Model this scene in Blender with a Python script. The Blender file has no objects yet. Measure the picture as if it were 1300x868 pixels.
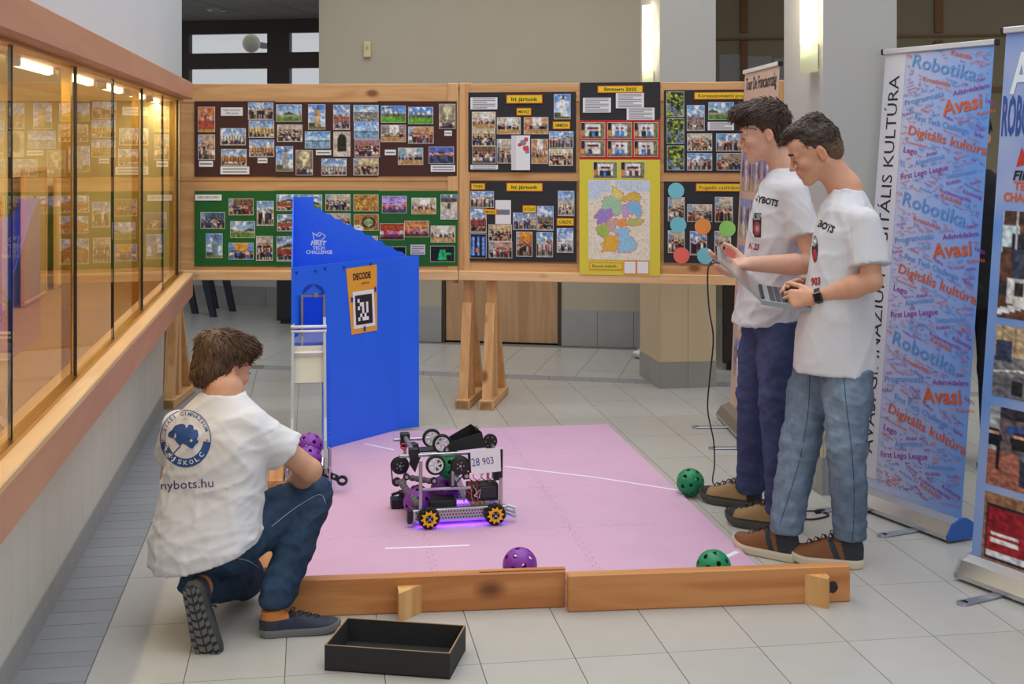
import bpy, bmesh, math, random
import numpy as np
from mathutils import Vector, Matrix
from mathutils.bvhtree import BVHTree
# ------------------------------------------------------------------ camera, world, light
F, CX, HZ, H = 1650.0, 650.0, 182.0, 1.62      # focal length (px of 1300), principal column, horizon row, eye height
A = math.atan(256.0 / F)                       # the camera looks this much to the right of the hall's long direction
CA, SA = math.cos(A), math.sin(A)
scn = bpy.context.scene
COL = scn.collection
cam = bpy.data.cameras.new('camera'); cam.sensor_width = 36.0; cam.lens = 36.0 * F / 1300.0
cam.shift_y = -(434.0 - HZ) / 1300.0; cam.clip_end = 200
camo = bpy.data.objects.new('camera', cam); COL.objects.link(camo)
camo.location = (0, 0, H); camo.rotation_euler = (math.pi / 2, 0, -A)
scn.camera = camo
wd = bpy.data.worlds.new('hall_daylight'); scn.world = wd; wd.use_nodes = True
bgn = wd.node_tree.nodes['Background']; bgn.inputs[0].default_value = (0.93, 0.96, 1.0, 1); bgn.inputs[1].default_value = 0.72
def area(name, loc, rot, sx, sy, power, color=(1, 1, 1)):
    l = bpy.data.lights.new(name, 'AREA'); l.shape = 'RECTANGLE'; l.size = sx; l.size_y = sy; l.energy = power; l.color = color
    o = bpy.data.objects.new(name, l); COL.objects.link(o); o.location = loc; o.rotation_euler = rot; return o
area('skylight', (1.6, 5.6, 6.5), (0, 0, 0), 6.0, 9.0, 480, (0.94, 0.975, 1.0))
area('front_fill_light', (2.0, -4.0, 3.6), (math.radians(68), 0, 0), 7.0, 3.0, 90, (0.95, 0.98, 1.0))  # unseen fill lamp added behind the camera
vs = scn.view_settings
vs.view_transform = 'Standard'; vs.look = 'None'; vs.gamma = 1.0; vs.use_curve_mapping = False; vs.exposure = -0.35
try: scn.display_settings.display_device = 'sRGB'
except Exception: pass
random.seed(7); RNG = np.random.default_rng(7)
# ------------------------------------------------------------------ geometry of the photograph
def W(r, f, z): return Vector((r * CA + f * SA, -r * SA + f * CA, z))       # camera-level frame (right, forward, up) -> world
def C3(px, py, f): return np.array([(px - CX) / F * f, f, H - (py - HZ) / F * f])
def GC(px, py, z=0.0): return C3(px, py, F * (H - z) / (py - HZ))           # where a pixel's ray meets height z
def G(px, py, z=0.0): return W(*GC(px, py, z))
def Q(px, py, f): return W(*C3(px, py, f))
def to_px(v):
    r = v[0] * CA - v[1] * SA; f = v[0] * SA + v[1] * CA
    return (CX + F * r / max(f, 1e-3), HZ + F * (H - v[2]) / max(f, 1e-3), f)
def lin(c):
    c = np.asarray(c, float) / 255.0
    return np.where(c <= 0.04045, c / 12.92, ((c + 0.055) / 1.055) ** 2.4)
def L(r, g, b): return tuple(float(x) for x in lin((r, g, b)))
# ------------------------------------------------------------------ materials
MAT = {}
def nodes_of(name):
    m = bpy.data.materials.new(name); m.use_nodes = True
    nt = m.node_tree; b = nt.nodes['Principled BSDF']; MAT[name] = m
    return m, nt, b
def pm(name, col, rough=0.5, metal=0.0, var=0.0, scale=8.0, bump=0.0, bscale=60.0, spec=0.5, stretch=(1, 1, 1), per_obj=0.0, coat=0.0, alpha=1.0, emit=0.0, ecol=None, trans=0.0):
    if name in MAT: return MAT[name]
    m, nt, b = nodes_of(name); N = nt.nodes.new; K = nt.links.new
    col = tuple(col) + (1,)
    b.inputs['Base Color'].default_value = col; b.inputs['Roughness'].default_value = rough; b.inputs['Metallic'].default_value = metal
    b.inputs['Specular IOR Level'].default_value = spec; b.inputs['Coat Weight'].default_value = coat; b.inputs['Alpha'].default_value = alpha
    b.inputs['Transmission Weight'].default_value = trans
    if emit: b.inputs['Emission Color'].default_value = (tuple(ecol) + (1,)) if ecol else col; b.inputs['Emission Strength'].default_value = emit
    if var or bump or per_obj:
        tc = N('ShaderNodeTexCoord'); mp = N('ShaderNodeMapping'); mp.inputs['Scale'].default_value = stretch; K(tc.outputs['Object'], mp.inputs['Vector'])
    if var or per_obj:
        nz = N('ShaderNodeTexNoise'); nz.inputs['Scale'].default_value = scale; nz.inputs['Detail'].default_value = 5; K(mp.outputs[0], nz.inputs['Vector'])
        mr = N('ShaderNodeMapRange'); mr.inputs['From Min'].default_value = .25; mr.inputs['From Max'].default_value = .75
        mr.inputs['To Min'].default_value = 1 - var; mr.inputs['To Max'].default_value = 1 + var; K(nz.outputs['Fac'], mr.inputs['Value'])
        fac = mr.outputs[0]
        if per_obj:
            oi = N('ShaderNodeObjectInfo'); m2 = N('ShaderNodeMapRange'); m2.inputs['To Min'].default_value = 1 - per_obj; m2.inputs['To Max'].default_value = 1 + per_obj
            K(oi.outputs['Random'], m2.inputs['Value']); mu = N('ShaderNodeMath'); mu.operation = 'MULTIPLY'; K(fac, mu.inputs[0]); K(m2.outputs[0], mu.inputs[1]); fac = mu.outputs[0]
        vm = N('ShaderNodeVectorMath'); vm.operation = 'SCALE'; vm.inputs[0].default_value = col[:3]; K(fac, vm.inputs['Scale']); K(vm.outputs[0], b.inputs['Base Color'])
    if bump:
        n2 = N('ShaderNodeTexNoise'); n2.inputs['Scale'].default_value = bscale; n2.inputs['Detail'].default_value = 3; K(mp.outputs[0], n2.inputs['Vector'])
        bp = N('ShaderNodeBump'); bp.inputs['Strength'].default_value = bump; bp.inputs['Distance'].default_value = 0.004; K(n2.outputs['Fac'], bp.inputs['Height']); K(bp.outputs[0], b.inputs['Normal'])
    return m
def vcol(name, rough=0.6, var=0.0, scale=60.0, bump=0.0, bscale=200.0, spec=0.4, sss=0.0, stretch=(1, 1, 1)):
    if name in MAT: return MAT[name]
    m, nt, b = nodes_of(name); N = nt.nodes.new; K = nt.links.new
    at = N('ShaderNodeAttribute'); at.attribute_name = 'Col'; b.inputs['Roughness'].default_value = rough; b.inputs['Specular IOR Level'].default_value = spec
    out = at.outputs['Color']
    tc = N('ShaderNodeTexCoord'); mp = N('ShaderNodeMapping'); mp.inputs['Scale'].default_value = stretch; K(tc.outputs['Object'], mp.inputs['Vector'])
    if var:
        nz = N('ShaderNodeTexNoise'); nz.inputs['Scale'].default_value = scale; nz.inputs['Detail'].default_value = 4; K(mp.outputs[0], nz.inputs['Vector'])
        mr = N('ShaderNodeMapRange'); mr.inputs['From Min'].default_value = .25; mr.inputs['From Max'].default_value = .75; mr.inputs['To Min'].default_value = 1 - var; mr.inputs['To Max'].default_value = 1 + var
        K(nz.outputs['Fac'], mr.inputs['Value']); vm = N('ShaderNodeVectorMath'); vm.operation = 'SCALE'; K(out, vm.inputs[0]); K(mr.outputs[0], vm.inputs['Scale']); out = vm.outputs[0]
    K(out, b.inputs['Base Color'])
    if bump:
        n2 = N('ShaderNodeTexNoise'); n2.inputs['Scale'].default_value = bscale; K(mp.outputs[0], n2.inputs['Vector'])
        bp = N('ShaderNodeBump'); bp.inputs['Strength'].default_value = bump; bp.inputs['Distance'].default_value = 0.003; K(n2.outputs['Fac'], bp.inputs['Height']); K(bp.outputs[0], b.inputs['Normal'])
    if sss:
        b.inputs['Subsurface Weight'].default_value = sss; b.inputs['Subsurface Radius'].default_value = (.012, .005, .003)
    return m
def wood(name, light, dark, axis=0, scale=1.0, rough=0.45, knots=True):
    if name in MAT: return MAT[name]
    m, nt, b = nodes_of(name); N = nt.nodes.new; K = nt.links.new
    tc = N('ShaderNodeTexCoord'); mp = N('ShaderNodeMapping'); s = [14 * scale] * 3; s[axis] = 1.1 * scale; mp.inputs['Scale'].default_value = s
    oi = N('ShaderNodeObjectInfo'); ad = N('ShaderNodeVectorMath'); ad.operation = 'ADD'; cb = N('ShaderNodeCombineXYZ')
    ml = N('ShaderNodeMath'); ml.operation = 'MULTIPLY'; ml.inputs[1].default_value = 37.0; K(oi.outputs['Random'], ml.inputs[0]); K(ml.outputs[0], cb.inputs[0]); K(ml.outputs[0], cb.inputs[1]); K(ml.outputs[0], cb.inputs[2])
    K(tc.outputs['Object'], mp.inputs['Vector']); K(mp.outputs[0], ad.inputs[0]); K(cb.outputs[0], ad.inputs[1])
    nz = N('ShaderNodeTexNoise'); nz.inputs['Scale'].default_value = 1.6; nz.inputs['Detail'].default_value = 6; nz.inputs['Distortion'].default_value = 0.8; K(ad.outputs[0], nz.inputs['Vector'])
    cr = N('ShaderNodeValToRGB'); cr.color_ramp.elements[0].position = .32; cr.color_ramp.elements[0].color = tuple(dark) + (1,); cr.color_ramp.elements[1].position = .62; cr.color_ramp.elements[1].color = tuple(light) + (1,)
    K(nz.outputs['Fac'], cr.inputs[0]); out = cr.outputs[0]
    if knots:
        m2 = N('ShaderNodeMapping'); s2 = [5.5 * scale] * 3; s2[axis] = 3.2 * scale; m2.inputs['Scale'].default_value = s2; K(tc.outputs['Object'], m2.inputs['Vector'])
        a2 = N('ShaderNodeVectorMath'); a2.operation = 'ADD'; K(m2.outputs[0], a2.inputs[0]); K(cb.outputs[0], a2.inputs[1])
        vo = N('ShaderNodeTexVoronoi'); vo.inputs['Scale'].default_value = 1.0; K(a2.outputs[0], vo.inputs['Vector'])
        mr = N('ShaderNodeMapRange'); mr.inputs['From Min'].default_value = .07; mr.inputs['From Max'].default_value = .17; K(vo.outputs['Distance'], mr.inputs['Value'])
        mx = N('ShaderNodeMix'); mx.data_type = 'RGBA'; K(mr.outputs[0], mx.inputs['Factor']); mx.inputs[6].default_value = (dark[0] * .42, dark[1] * .33, dark[2] * .28, 1); K(out, mx.inputs[7]); out = mx.outputs[2]
    K(out, b.inputs['Base Color']); b.inputs['Roughness'].default_value = rough
    bp = N('ShaderNodeBump'); bp.inputs['Strength'].default_value = .15; bp.inputs['Distance'].default_value = .002; K(nz.outputs['Fac'], bp.inputs['Height']); K(bp.outputs[0], b.inputs['Normal'])
    return m
def glass_mat(name, ior=1.6, tint=(1, 1, 1), rough=0.0):
    if name in MAT: return MAT[name]
    m, nt, b = nodes_of(name); N = nt.nodes.new; K = nt.links.new; nt.nodes.remove(b)
    t = N('ShaderNodeBsdfTransparent'); t.inputs[0].default_value = tuple(tint) + (1,); g = N('ShaderNodeBsdfGlossy'); g.inputs['Roughness'].default_value = rough
    fr = N('ShaderNodeFresnel'); fr.inputs[0].default_value = ior; mx = N('ShaderNodeMixShader'); K(fr.outputs[0], mx.inputs[0]); K(t.outputs[0], mx.inputs[1]); K(g.outputs[0], mx.inputs[2])
    K(mx.outputs[0], nt.nodes['Material Output'].inputs[0]); return m
# ------------------------------------------------------------------ objects
def tag(o, label=None, cat=None, group=None, kind=None):
    if label: o['label'] = label
    if cat: o['category'] = cat
    if group: o['group'] = group
    if kind: o['kind'] = kind
    return o
def empty(name, loc=(0, 0, 0), rz=0.0, label=None, cat=None, group=None):
    o = bpy.data.objects.new(name, None); COL.objects.link(o); o.location = loc; o.rotation_euler = (0, 0, rz); o.empty_display_size = .1
    return tag(o, label, cat, group)
def mesh_obj(name, v, f, mat=None, parent=None, smooth=False, col=None):
    me = bpy.data.meshes.new(name)
    v = np.asarray(v, dtype=np.float64).reshape(-1, 3)
    me.from_pydata(v.tolist(), [], [tuple(int(i) for i in q) for q in f])
    if smooth: me.polygons.foreach_set('use_smooth', [True] * len(me.polygons))
    if col is not None:
        ca = me.color_attributes.new('Col', 'FLOAT_COLOR', 'POINT')
        c = np.ones((len(v), 4), np.float32); c[:, :3] = col; ca.data.foreach_set('color', c.ravel())
    if mat: me.materials.append(mat)
    me.update()
    o = bpy.data.objects.new(name, me); COL.objects.link(o)
    if parent: o.parent = parent
    return o
class MB:
    def __init__(s): s.v = []; s.f = []
    def add(s, v, f):
        o = len(s.v); s.v += [tuple(map(float, p)) for p in v]; s.f += [tuple(i + o for i in q) for q in f]; return s
    def box(s, x0, x1, y0, y1, z0, z1, M=None):
        v = [(x, y, z) for x in (x0, x1) for y in (y0, y1) for z in (z0, z1)]
        if M is not None: v = [M @ Vector(p) for p in v]
        return s.add(v, [(0, 1, 3, 2), (4, 6, 7, 5), (0, 4, 5, 1), (2, 3, 7, 6), (0, 2, 6, 4), (1, 5, 7, 3)])
    def cbox(s, x0, x1, y0, y1, z0, z1, c=0.004, M=None):
        # box with chamfered edges (24 vertices)
        xs = (x0, x1); ys = (y0, y1); zs = (z0, z1); v = []; idx = {}
        for i in (0, 1):
            for j in (0, 1):
                for k in (0, 1):
                    sx, sy, sz = (1 - 2 * i) * c, (1 - 2 * j) * c, (1 - 2 * k) * c
                    for a, p in enumerate(((xs[i], ys[j] + sy, zs[k] + sz), (xs[i] + sx, ys[j], zs[k] + sz), (xs[i] + sx, ys[j] + sy, zs[k]))):
                        idx[i, j, k, a] = len(v); v.append(p)
        f = []
        g = lambda i, j, k, a: idx[i, j, k, a]
        for i in (0, 1):
            q = [g(i, 0, 0, 0), g(i, 1, 0, 0), g(i, 1, 1, 0), g(i, 0, 1, 0)]; f.append(q if i else q[::-1])
            q = [g(0, i, 0, 1), g(1, i, 0, 1), g(1, i, 1, 1), g(0, i, 1, 1)]; f.append(q[::-1] if i else q)
            q = [g(0, 0, i, 2), g(1, 0, i, 2), g(1, 1, i, 2), g(0, 1, i, 2)]; f.append(q if i else q[::-1])
        for j in (0, 1):
            for k in (0, 1):
                f.append([g(0, j, k, 1), g(1, j, k, 1), g(1, j, k, 2), g(0, j, k, 2)]); f.append([g(j, 0, k, 0), g(j, 1, k, 0), g(j, 1, k, 2), g(j, 0, k, 2)]); f.append([g(j, k, 0, 0), g(j, k, 1, 0), g(j, k, 1, 1), g(j, k, 0, 1)])
        for i in (0, 1):
            for j in (0, 1):
                for k in (0, 1): f.append([g(i, j, k, 0), g(i, j, k, 1), g(i, j, k, 2)])
        if M is not None: v = [M @ Vector(p) for p in v]
        return s.add(v, f)
    def cyl(s, a, b, r, n=12, r2=None, cap=True):
        a = Vector(a); b = Vector(b); r2 = r if r2 is None else r2; d = (b - a).normalized()
        u = d.orthogonal().normalized(); w = d.cross(u); v = []
        for p, q in ((a, r), (b, r2)):
            for i in range(n): t = 2 * math.pi * i / n; v.append(p + u * (q * math.cos(t)) + w * (q * math.sin(t)))
        f = [(i, (i + 1) % n, n + (i + 1) % n, n + i) for i in range(n)]
        if cap: f += [tuple(range(n - 1, -1, -1)), tuple(range(n, 2 * n))]
        return s.add(v, f)
    def tube(s, pts, r, n=8, cap=True):
        P = [Vector(p) for p in pts]; R = r if hasattr(r, '__len__') else [r] * len(P); v = []; u = None
        for i, p in enumerate(P):
            d = (P[min(i + 1, len(P) - 1)] - P[max(i - 1, 0)]).normalized()
            u = d.orthogonal().normalized() if u is None else (u - d * u.dot(d)).normalized(); w = d.cross(u)
            for k in range(n): t = 2 * math.pi * k / n; v.append(p + u * (R[i] * math.cos(t)) + w * (R[i] * math.sin(t)))
        f = [(i * n + k, i * n + (k + 1) % n, (i + 1) * n + (k + 1) % n, (i + 1) * n + k) for i in range(len(P) - 1) for k in range(n)]
        if cap: f += [tuple(range(n - 1, -1, -1)), tuple(range((len(P) - 1) * n, len(P) * n))]
        return s.add(v, f)
    def prism(s, poly, z0, z1, M=None):
        n = len(poly); v = [(p[0], p[1], z0) for p in poly] + [(p[0], p[1], z1) for p in poly]
        if M is not None: v = [M @ Vector(p) for p in v]
        return s.add(v, [tuple(range(n - 1, -1, -1)), tuple(range(n, 2 * n))] + [(i, (i + 1) % n, n + (i + 1) % n, n + i) for i in range(n)])
    def lathe(s, prof, n=24, M=None):
        v = []; k = len(prof)
        for i in range(n):
            t = 2 * math.pi * i / n
            for r, z in prof: v.append((r * math.cos(t), r * math.sin(t), z))
        if M is not None: v = [M @ Vector(p) for p in v]
        return s.add(v, [(i * k + j, ((i + 1) % n) * k + j, ((i + 1) % n) * k + j + 1, i * k + j + 1) for i in range(n) for j in range(k - 1)])
    def build(s, name, mat=None, parent=None, smooth=False):
        o = mesh_obj(name, s.v, s.f, mat, parent, smooth); return o
def spline(pts, n=8):
    P = [np.array(p, float) for p in pts]; out = []
    for i in range(len(P) - 1):
        p0 = P[max(i - 1, 0)]; p1 = P[i]; p2 = P[i + 1]; p3 = P[min(i + 2, len(P) - 1)]
        for k in range(n):
            t = k / n; out.append(.5 * ((2 * p1) + (-p0 + p2) * t + (2 * p0 - 5 * p1 + 4 * p2 - p3) * t * t + (-p0 + 3 * p1 - 3 * p2 + p3) * t ** 3))
    out.append(P[-1]); return out
def clip_poly(poly, a, b, c):
    # keep a*x + b*y <= c
    out = []
    for i, p in enumerate(poly):
        q = poly[(i + 1) % len(poly)]; dp = a * p[0] + b * p[1] - c; dq = a * q[0] + b * q[1] - c
        if dp <= 0: out.append(p)
        if dp * dq < 0: t = dp / (dp - dq); out.append((p[0] + (q[0] - p[0]) * t, p[1] + (q[1] - p[1]) * t))
    return out
# ------------------------------------------------------------------ lettering
_T = {}
def text2d(s, bold=0.0, shear=0.0, space=1.0):
    key = (s, bold, shear, space)
    if key in _T: return _T[key]
    c = bpy.data.curves.new('t', 'FONT'); c.body = s; c.size = 1; c.resolution_u = 2; c.offset = bold; c.shear = shear; c.space_character = space
    o = bpy.data.objects.new('t', c); COL.objects.link(o)
    dg = bpy.context.evaluated_depsgraph_get(); me = o.evaluated_get(dg).to_mesh()
    v = np.array([p.co[:2] for p in me.vertices]) if len(me.vertices) else np.zeros((0, 2)); f = [tuple(p.vertices) for p in me.polygons]
    o.evaluated_get(dg).to_mesh_clear(); bpy.data.objects.remove(o); bpy.data.curves.remove(c)
    if len(v): v[:, 0] -= v[:, 0].min()
    _T[key] = (v, f); return _T[key]
def text_on(mb, s, fn, p0, p1, hscale=1.0, h=None, bold=0.0, shear=0.0, space=1.0, arc=None):
    # write s between 2D points p0 -> p1 (baseline), 2D y growing upward as given by fn's own axes; fn maps 2D -> 3D
    v, f = text2d(s, bold, shear, space)
    if not len(v): return
    p0 = np.array(p0, float); p1 = np.array(p1, float); w = np.linalg.norm(p1 - p0); d = (p1 - p0) / w; n = np.array([d[1], -d[0]])   # image axes: y down
    sc = w / v[:, 0].max(); hs = (h / 0.72) if h else sc * hscale
    P = [fn(*(p0 + d * (x * sc) + n * (y * hs))) for x, y in v]
    if any(p is None for p in P):
        ok = [i for i, q in enumerate(f) if all(P[k] is not None for k in q)]; f = [f[i] for i in ok]; P = [p if p is not None else (0, 0, 0) for p in P]
        used = sorted({k for q in f for k in q}); mp = {k: i for i, k in enumerate(used)}; P = [P[k] for k in used]; f = [tuple(mp[k] for k in q) for q in f]
    mb.add(P, f)
# ------------------------------------------------------------------ the setting
M_tile = pm('floor_tile', L(182, 180, 174), rough=.28, var=.035, scale=9, per_obj=.035, spec=.45)
M_tile_d = pm('border_tile', L(146, 149, 154), rough=.4, var=.05, scale=10, per_obj=.05)
M_grout = pm('grout', L(120, 116, 110), rough=.9)
M_wallw = pm('white_paint', L(203, 206, 212), rough=.8, var=.015, scale=3)
M_wallb = pm('beige_paint', L(178, 168, 149), rough=.85, var=.02, scale=3)
M_walltile = pm('wall_tile', L(214, 209, 198), rough=.4, var=.03, scale=6, per_obj=.02)
M_basetile = pm('base_tile', L(156, 155, 153), rough=.45, var=.05, scale=10, per_obj=.04)
M_pine_h = wood('pine_h', L(222, 174, 120), L(200, 146, 92), 0)
M_pine_v = wood('pine_v', L(222, 174, 120), L(200, 146, 92), 2)
M_pine_y = wood('pine_y', L(222, 174, 120), L(200, 146, 92), 1)
M_black = pm('black_plastic', L(26, 26, 28), rough=.5)
M_white = pm('white_paper', L(236, 236, 240), rough=.7)
M_alu = pm('aluminium', L(200, 202, 206), rough=.32, metal=1.0)
tile_dx = (G(1184.6, 807).x - G(963, 821.5).x) / 2; tile_x0 = G(1075, 814).x
tile_dy = (G(1127, 686).y - G(1127, 810.7).y) / 2; tile_y0 = G(1075, 814).y
XW, XF, XG = -0.89, -0.70, -0.765      # left wall, display case front, its glass
XB = -0.668                            # edge of the dark border strip
# back part of the building: turned a little against the hall
ub = np.array([.981, -.193]); vb = np.array([.193, .981]); Ob = np.array([-.768, 10.65])
def BK(s, t, z): p = Ob + ub * s + vb * t; return W(p[0], p[1], z)
BROT = -A + math.atan2(ub[1], ub[0])
def back_px(px, py, t=0.0):            # pixel -> (s, z) on the plane t of the back frame
    o = Ob + vb * t; k = (px - CX) / F; s = (k * o[1] - o[0]) / (ub[0] - k * ub[1]); f = o[1] + s * ub[1]; return s, H - (py - HZ) / F * f
# floor
b1 = G(530, 476); b2 = G(820, 487); d = (b2 - b1).normalized(); nb = Vector((-d.y, d.x, 0)); cb0 = nb.dot(b1); BANDW = .16
floor = MB().box(-6, 14, -6, 18, -.10, -.004).build('floor', M_grout); tag(floor, kind='structure')
cand = []
for i in range(-9, 16):
    for j in range(-3, 14):
        x0 = tile_x0 + i * tile_dx; y0 = tile_y0 + j * tile_dy
        poly = [(x0 + .0015, y0 + .0015), (x0 + tile_dx - .0015, y0 + .0015), (x0 + tile_dx - .0015, y0 + tile_dy - .0015), (x0 + .0015, y0 + tile_dy - .0015)]
        poly = clip_poly(clip_poly(poly, -1, 0, -(XB + .001)), nb.x, nb.y, cb0 - .001)
        if len(poly) < 3: continue
        ps = [to_px((p[0], p[1], 0)) for p in poly]
        if max(p[2] for p in ps) < 3.4 or max(p[0] for p in ps) < -40 or min(p[0] for p in ps) > 1345 or min(p[1] for p in ps) > 890: continue
        cand.append((poly, 'n'))
ax = W(ub[0], ub[1], 0); ay = W(vb[0], vb[1], 0); o0 = BK(0, 0, 0)
for i in range(-16, 24):
    for j in range(-5, 6):
        poly = []
        for a, b in ((0, 0), (1, 0), (1, 1), (0, 1)):
            s = (i + a) * .30 + (.0015 if a == 0 else -.0015); t = (j + b) * .5 - .12 + (.0015 if b == 0 else -.0015); p = o0 + ax * s + ay * t; poly.append((p.x, p.y))
        poly = clip_poly(poly, -nb.x, -nb.y, -(cb0 + BANDW + .001))
        if len(poly) > 2 and min(q[1] for q in poly) < 9.5: poly = clip_poly(poly, -1, 0, -(XB + .001))
        if len(poly) < 3: continue
        ps = [to_px((p[0], p[1], 0)) for p in poly]
        if max(p[0] for p in ps) < 225 or min(p[0] for p in ps) > 1300 or (j >= 0 and min(p[0] for p in ps) > 380 and max(p[0] for p in ps) < 830): continue
        cand.append((poly, 'b'))
def area2(poly): return abs(sum(poly[i][0] * poly[(i + 1) % len(poly)][1] - poly[(i + 1) % len(poly)][0] * poly[i][1] for i in range(len(poly)))) / 2
def shown(c): ps = [to_px((p[0], p[1], 0)) for p in c[0]]; return area2(ps)
cand.sort(key=shown, reverse=True)
shared = {}
for k, (poly, kind) in enumerate(cand[:295]):
    c = (sum(p[0] for p in poly) / len(poly), sum(p[1] for p in poly) / len(poly))
    key = (kind, tuple((round(p[0] - c[0], 4), round(p[1] - c[1], 4)) for p in poly))
    if key in shared:
        o = shared[key].copy(); COL.objects.link(o)
    else:
        o = MB().prism([(p[0] - c[0], p[1] - c[1]) for p in poly], -.008, 0).build('tile', M_tile); shared[key] = o
    o.parent = floor; o.location = (c[0], c[1], 0)
if len(cand) > 295:
    m = MB()
    for poly, kind in cand[295:]: m.prism(poly, -.008, 0)
    tag(m.build('far_tiles', M_tile, floor), kind='stuff')
# dark border strip along the left wall, dark band across the hall
tr = MB().box(XW, XB - .001, -1, 9.44, -.09, -.003).build('trim_1', M_grout); tag(tr, kind='structure')
proto = None
for k in range(56):
    y = 2.6 + k * .122
    if proto is None: o = proto = MB().box(XW + .002, XB - .003, .0015, .1205, -.006, .0).build('tile', M_tile_d)
    else: o = proto.copy(); COL.objects.link(o)
    o.parent = tr; o.location = (0, y, 0)
tb = empty('trim_2'); tag(tb, kind='structure')
st = b1 - d * 3.0; proto = None; rz = math.atan2(d.y, d.x)
for k in range(26):
    if (st + d * (k * .30)).x < XB + .02: continue
    if proto is None: o = proto = MB().prism([(.0015 + .04, .002), (.298 + .04, .002), (.298, BANDW - .002), (.0015, BANDW - .002)], -.006, 0).build('tile', M_tile_d)
    else: o = proto.copy(); COL.objects.link(o)
    o.parent = tb; o.location = st + d * (k * .30); o.rotation_euler = (0, 0, rz)
# left wall: tiled foot, open display case, white wall above
wl = empty('wall_left'); tag(wl, kind='structure'); YE = 9.35
MB().box(XW - .6, XW - .01, -2, YE - .002, 0, .69).build('wall_core', M_wallw, wl)
MB().box(XW - .6, XW, -2, YE, 1.985, 5.0).build('wall_upper', M_wallw, wl)
MB().box(XW - .6, XW, 8.02, YE, .70, 1.985).build('wall_end', M_wallw, wl)
proto = None
for k in range(44):
    if proto is None: o = proto = MB().box(XW - .012, XW, .001, .249, .10, .70).build('panel', M_walltile)
    else: o = proto.copy(); COL.objects.link(o)
    o.parent = wl; o.location = (0, 2.0 - 3.65 + k * .25, 0)
bl = empty('baseboard_left'); tag(bl, kind='structure'); proto = None
for k in range(37):
    if proto is None: o = proto = MB().box(XW - .012, XW + .006, .001, .299, 0, .10).build('tile', M_basetile)
    else: o = proto.copy(); COL.objects.link(o)
    o.parent = bl; o.location = (0, -1.75 + k * .30, 0)
# back wall with a door
wb = empty('wall_back', BK(0, 0, 0), BROT); tag(wb, kind='structure')
sl = back_px(405, 100)[0]; sr = 2.35
d0 = back_px(565.5, 400)[0]; d1 = back_px(708, 400)[0]; DH = 2.05
MB().box(sl, d0 - .03, 0, .2, 0, 5).box(d1 + .03, sr, 0, .2, 0, 5).box(d0 - .03, d1 + .03, 0, .2, DH + .03, 5).box(sl, sl + .15, .2, 1.95, 0, 5).build('wall_panel', M_wallb, wb)
dr = empty('door_1', BK(0, 0, 0), BROT); tag(dr, kind='structure')
M_doorw = wood('door_veneer', L(196, 158, 120), L(178, 138, 100), 2, .6, knots=False); M_dark = pm('dark_frame', L(64, 52, 46), rough=.5)
MB().cbox(d0, d1, .012, .055, .012, DH, .003).build('door_leaf', M_doorw, dr)
MB().box(d0 - .03, d0 - .002, -.008, .1, 0, DH + .03).box(d1 + .002, d1 + .03, -.008, .1, 0, DH + .03).box(d0 - .002, d1 + .002, -.008, .1, DH + .002, DH + .03).build('door_frame', M_dark, dr)
MB().box(d0, d1, .06, .1, 0, DH).build('door_back', M_dark, dr)
MB().cyl((d1 - .08, .012, 1.05), (d1 - .08, -.04, 1.05), .01).cyl((d1 - .08, -.04, 1.05), (d1 - .2, -.04, 1.05), .009).build('door_handle', M_alu, dr)
bb = empty('baseboard_back', BK(0, 0, 0), BROT); tag(bb, kind='structure')
def base_run(par, a, b, h, step=.3, y0=-.012):
    n = max(1, round((b - a) / step))
    for k in range(n): MB().box(a + (b - a) * k / n + .002, a + (b - a) * (k + 1) / n - .002, y0, 0, 0, h).build('tile', M_basetile, par)
base_run(bb, sl, d0 - .03, .29, .27); base_run(bb, d1 + .03, sr, .29, .27)
cs, cz = back_px(467, 63)
t = empty('wall_sensor', BK(cs, 0, cz), BROT, 'small yellowed plastic call unit high on the beige back wall', 'wall unit')
MB().cbox(-.03, .03, -.03, 0, -.065, .065, .006).build('housing', pm('old_plastic', L(214, 196, 150), rough=.5), t)
MB().box(-.012, .012, -.033, -.03, .0, .03).build('button', pm('old_plastic2', L(180, 170, 140), rough=.5), t)
# corridor on the left: window wall, ceiling
TW = 1.95
ww = empty('wall_corridor', BK(0, TW, 0), BROT); tag(ww, kind='structure')
ws0 = -5.0
MB().box(ws0, sl + .15, 0, .2, 0, .95).box(ws0, sl + .15, 0, .2, 2.9, 5).build('wall_panel', pm('corridor_paint', L(200, 200, 198), rough=.8), ww)
bc = empty('baseboard_corridor', BK(0, TW, 0), BROT); tag(bc, kind='structure'); base_run(bc, ws0, sl, .19, .4)
M_dkwood = pm('dark_window_wood', L(52, 34, 30), rough=.45, var=.1, scale=4)
w1 = empty('window_1', BK(0, TW, 0), BROT); tag(w1, kind='structure')
def bs(px): return back_px(px, 60, TW)[0]
def bz(py, px=330): return back_px(px, py, TW)[1]
cols = [(bs(120), bs(222)), (bs(241.5), bs(340.5)), (bs(368.5), bs(470))]; rows = [(1.0, 1.55), (1.70, bz(87)), (bz(67), bz(42.5))]
zt = bz(25)
m = MB(); xs = [ws0] + [x for c in cols for x in c] + [sl + .6]
for k in range(0, len(xs), 2): m.box(xs[k], xs[k + 1], -.03, .05, .95, zt)
for c in cols:
    zz = [.95] + [z for r in rows for z in r] + [zt]
    for k in range(0, len(zz), 2): m.box(c[0], c[1], -.03, .05, zz[k], zz[k + 1])
m.build('window_frame', M_dkwood, w1)
M_pane = glass_mat('window_glass', 1.45)
for c in cols:
    for r in rows: MB().box(c[0], c[1], .008, .014, r[0], r[1]).build('pane', M_pane, w1)
s0, z0 = back_px(319, 55, TW + .8)
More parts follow.
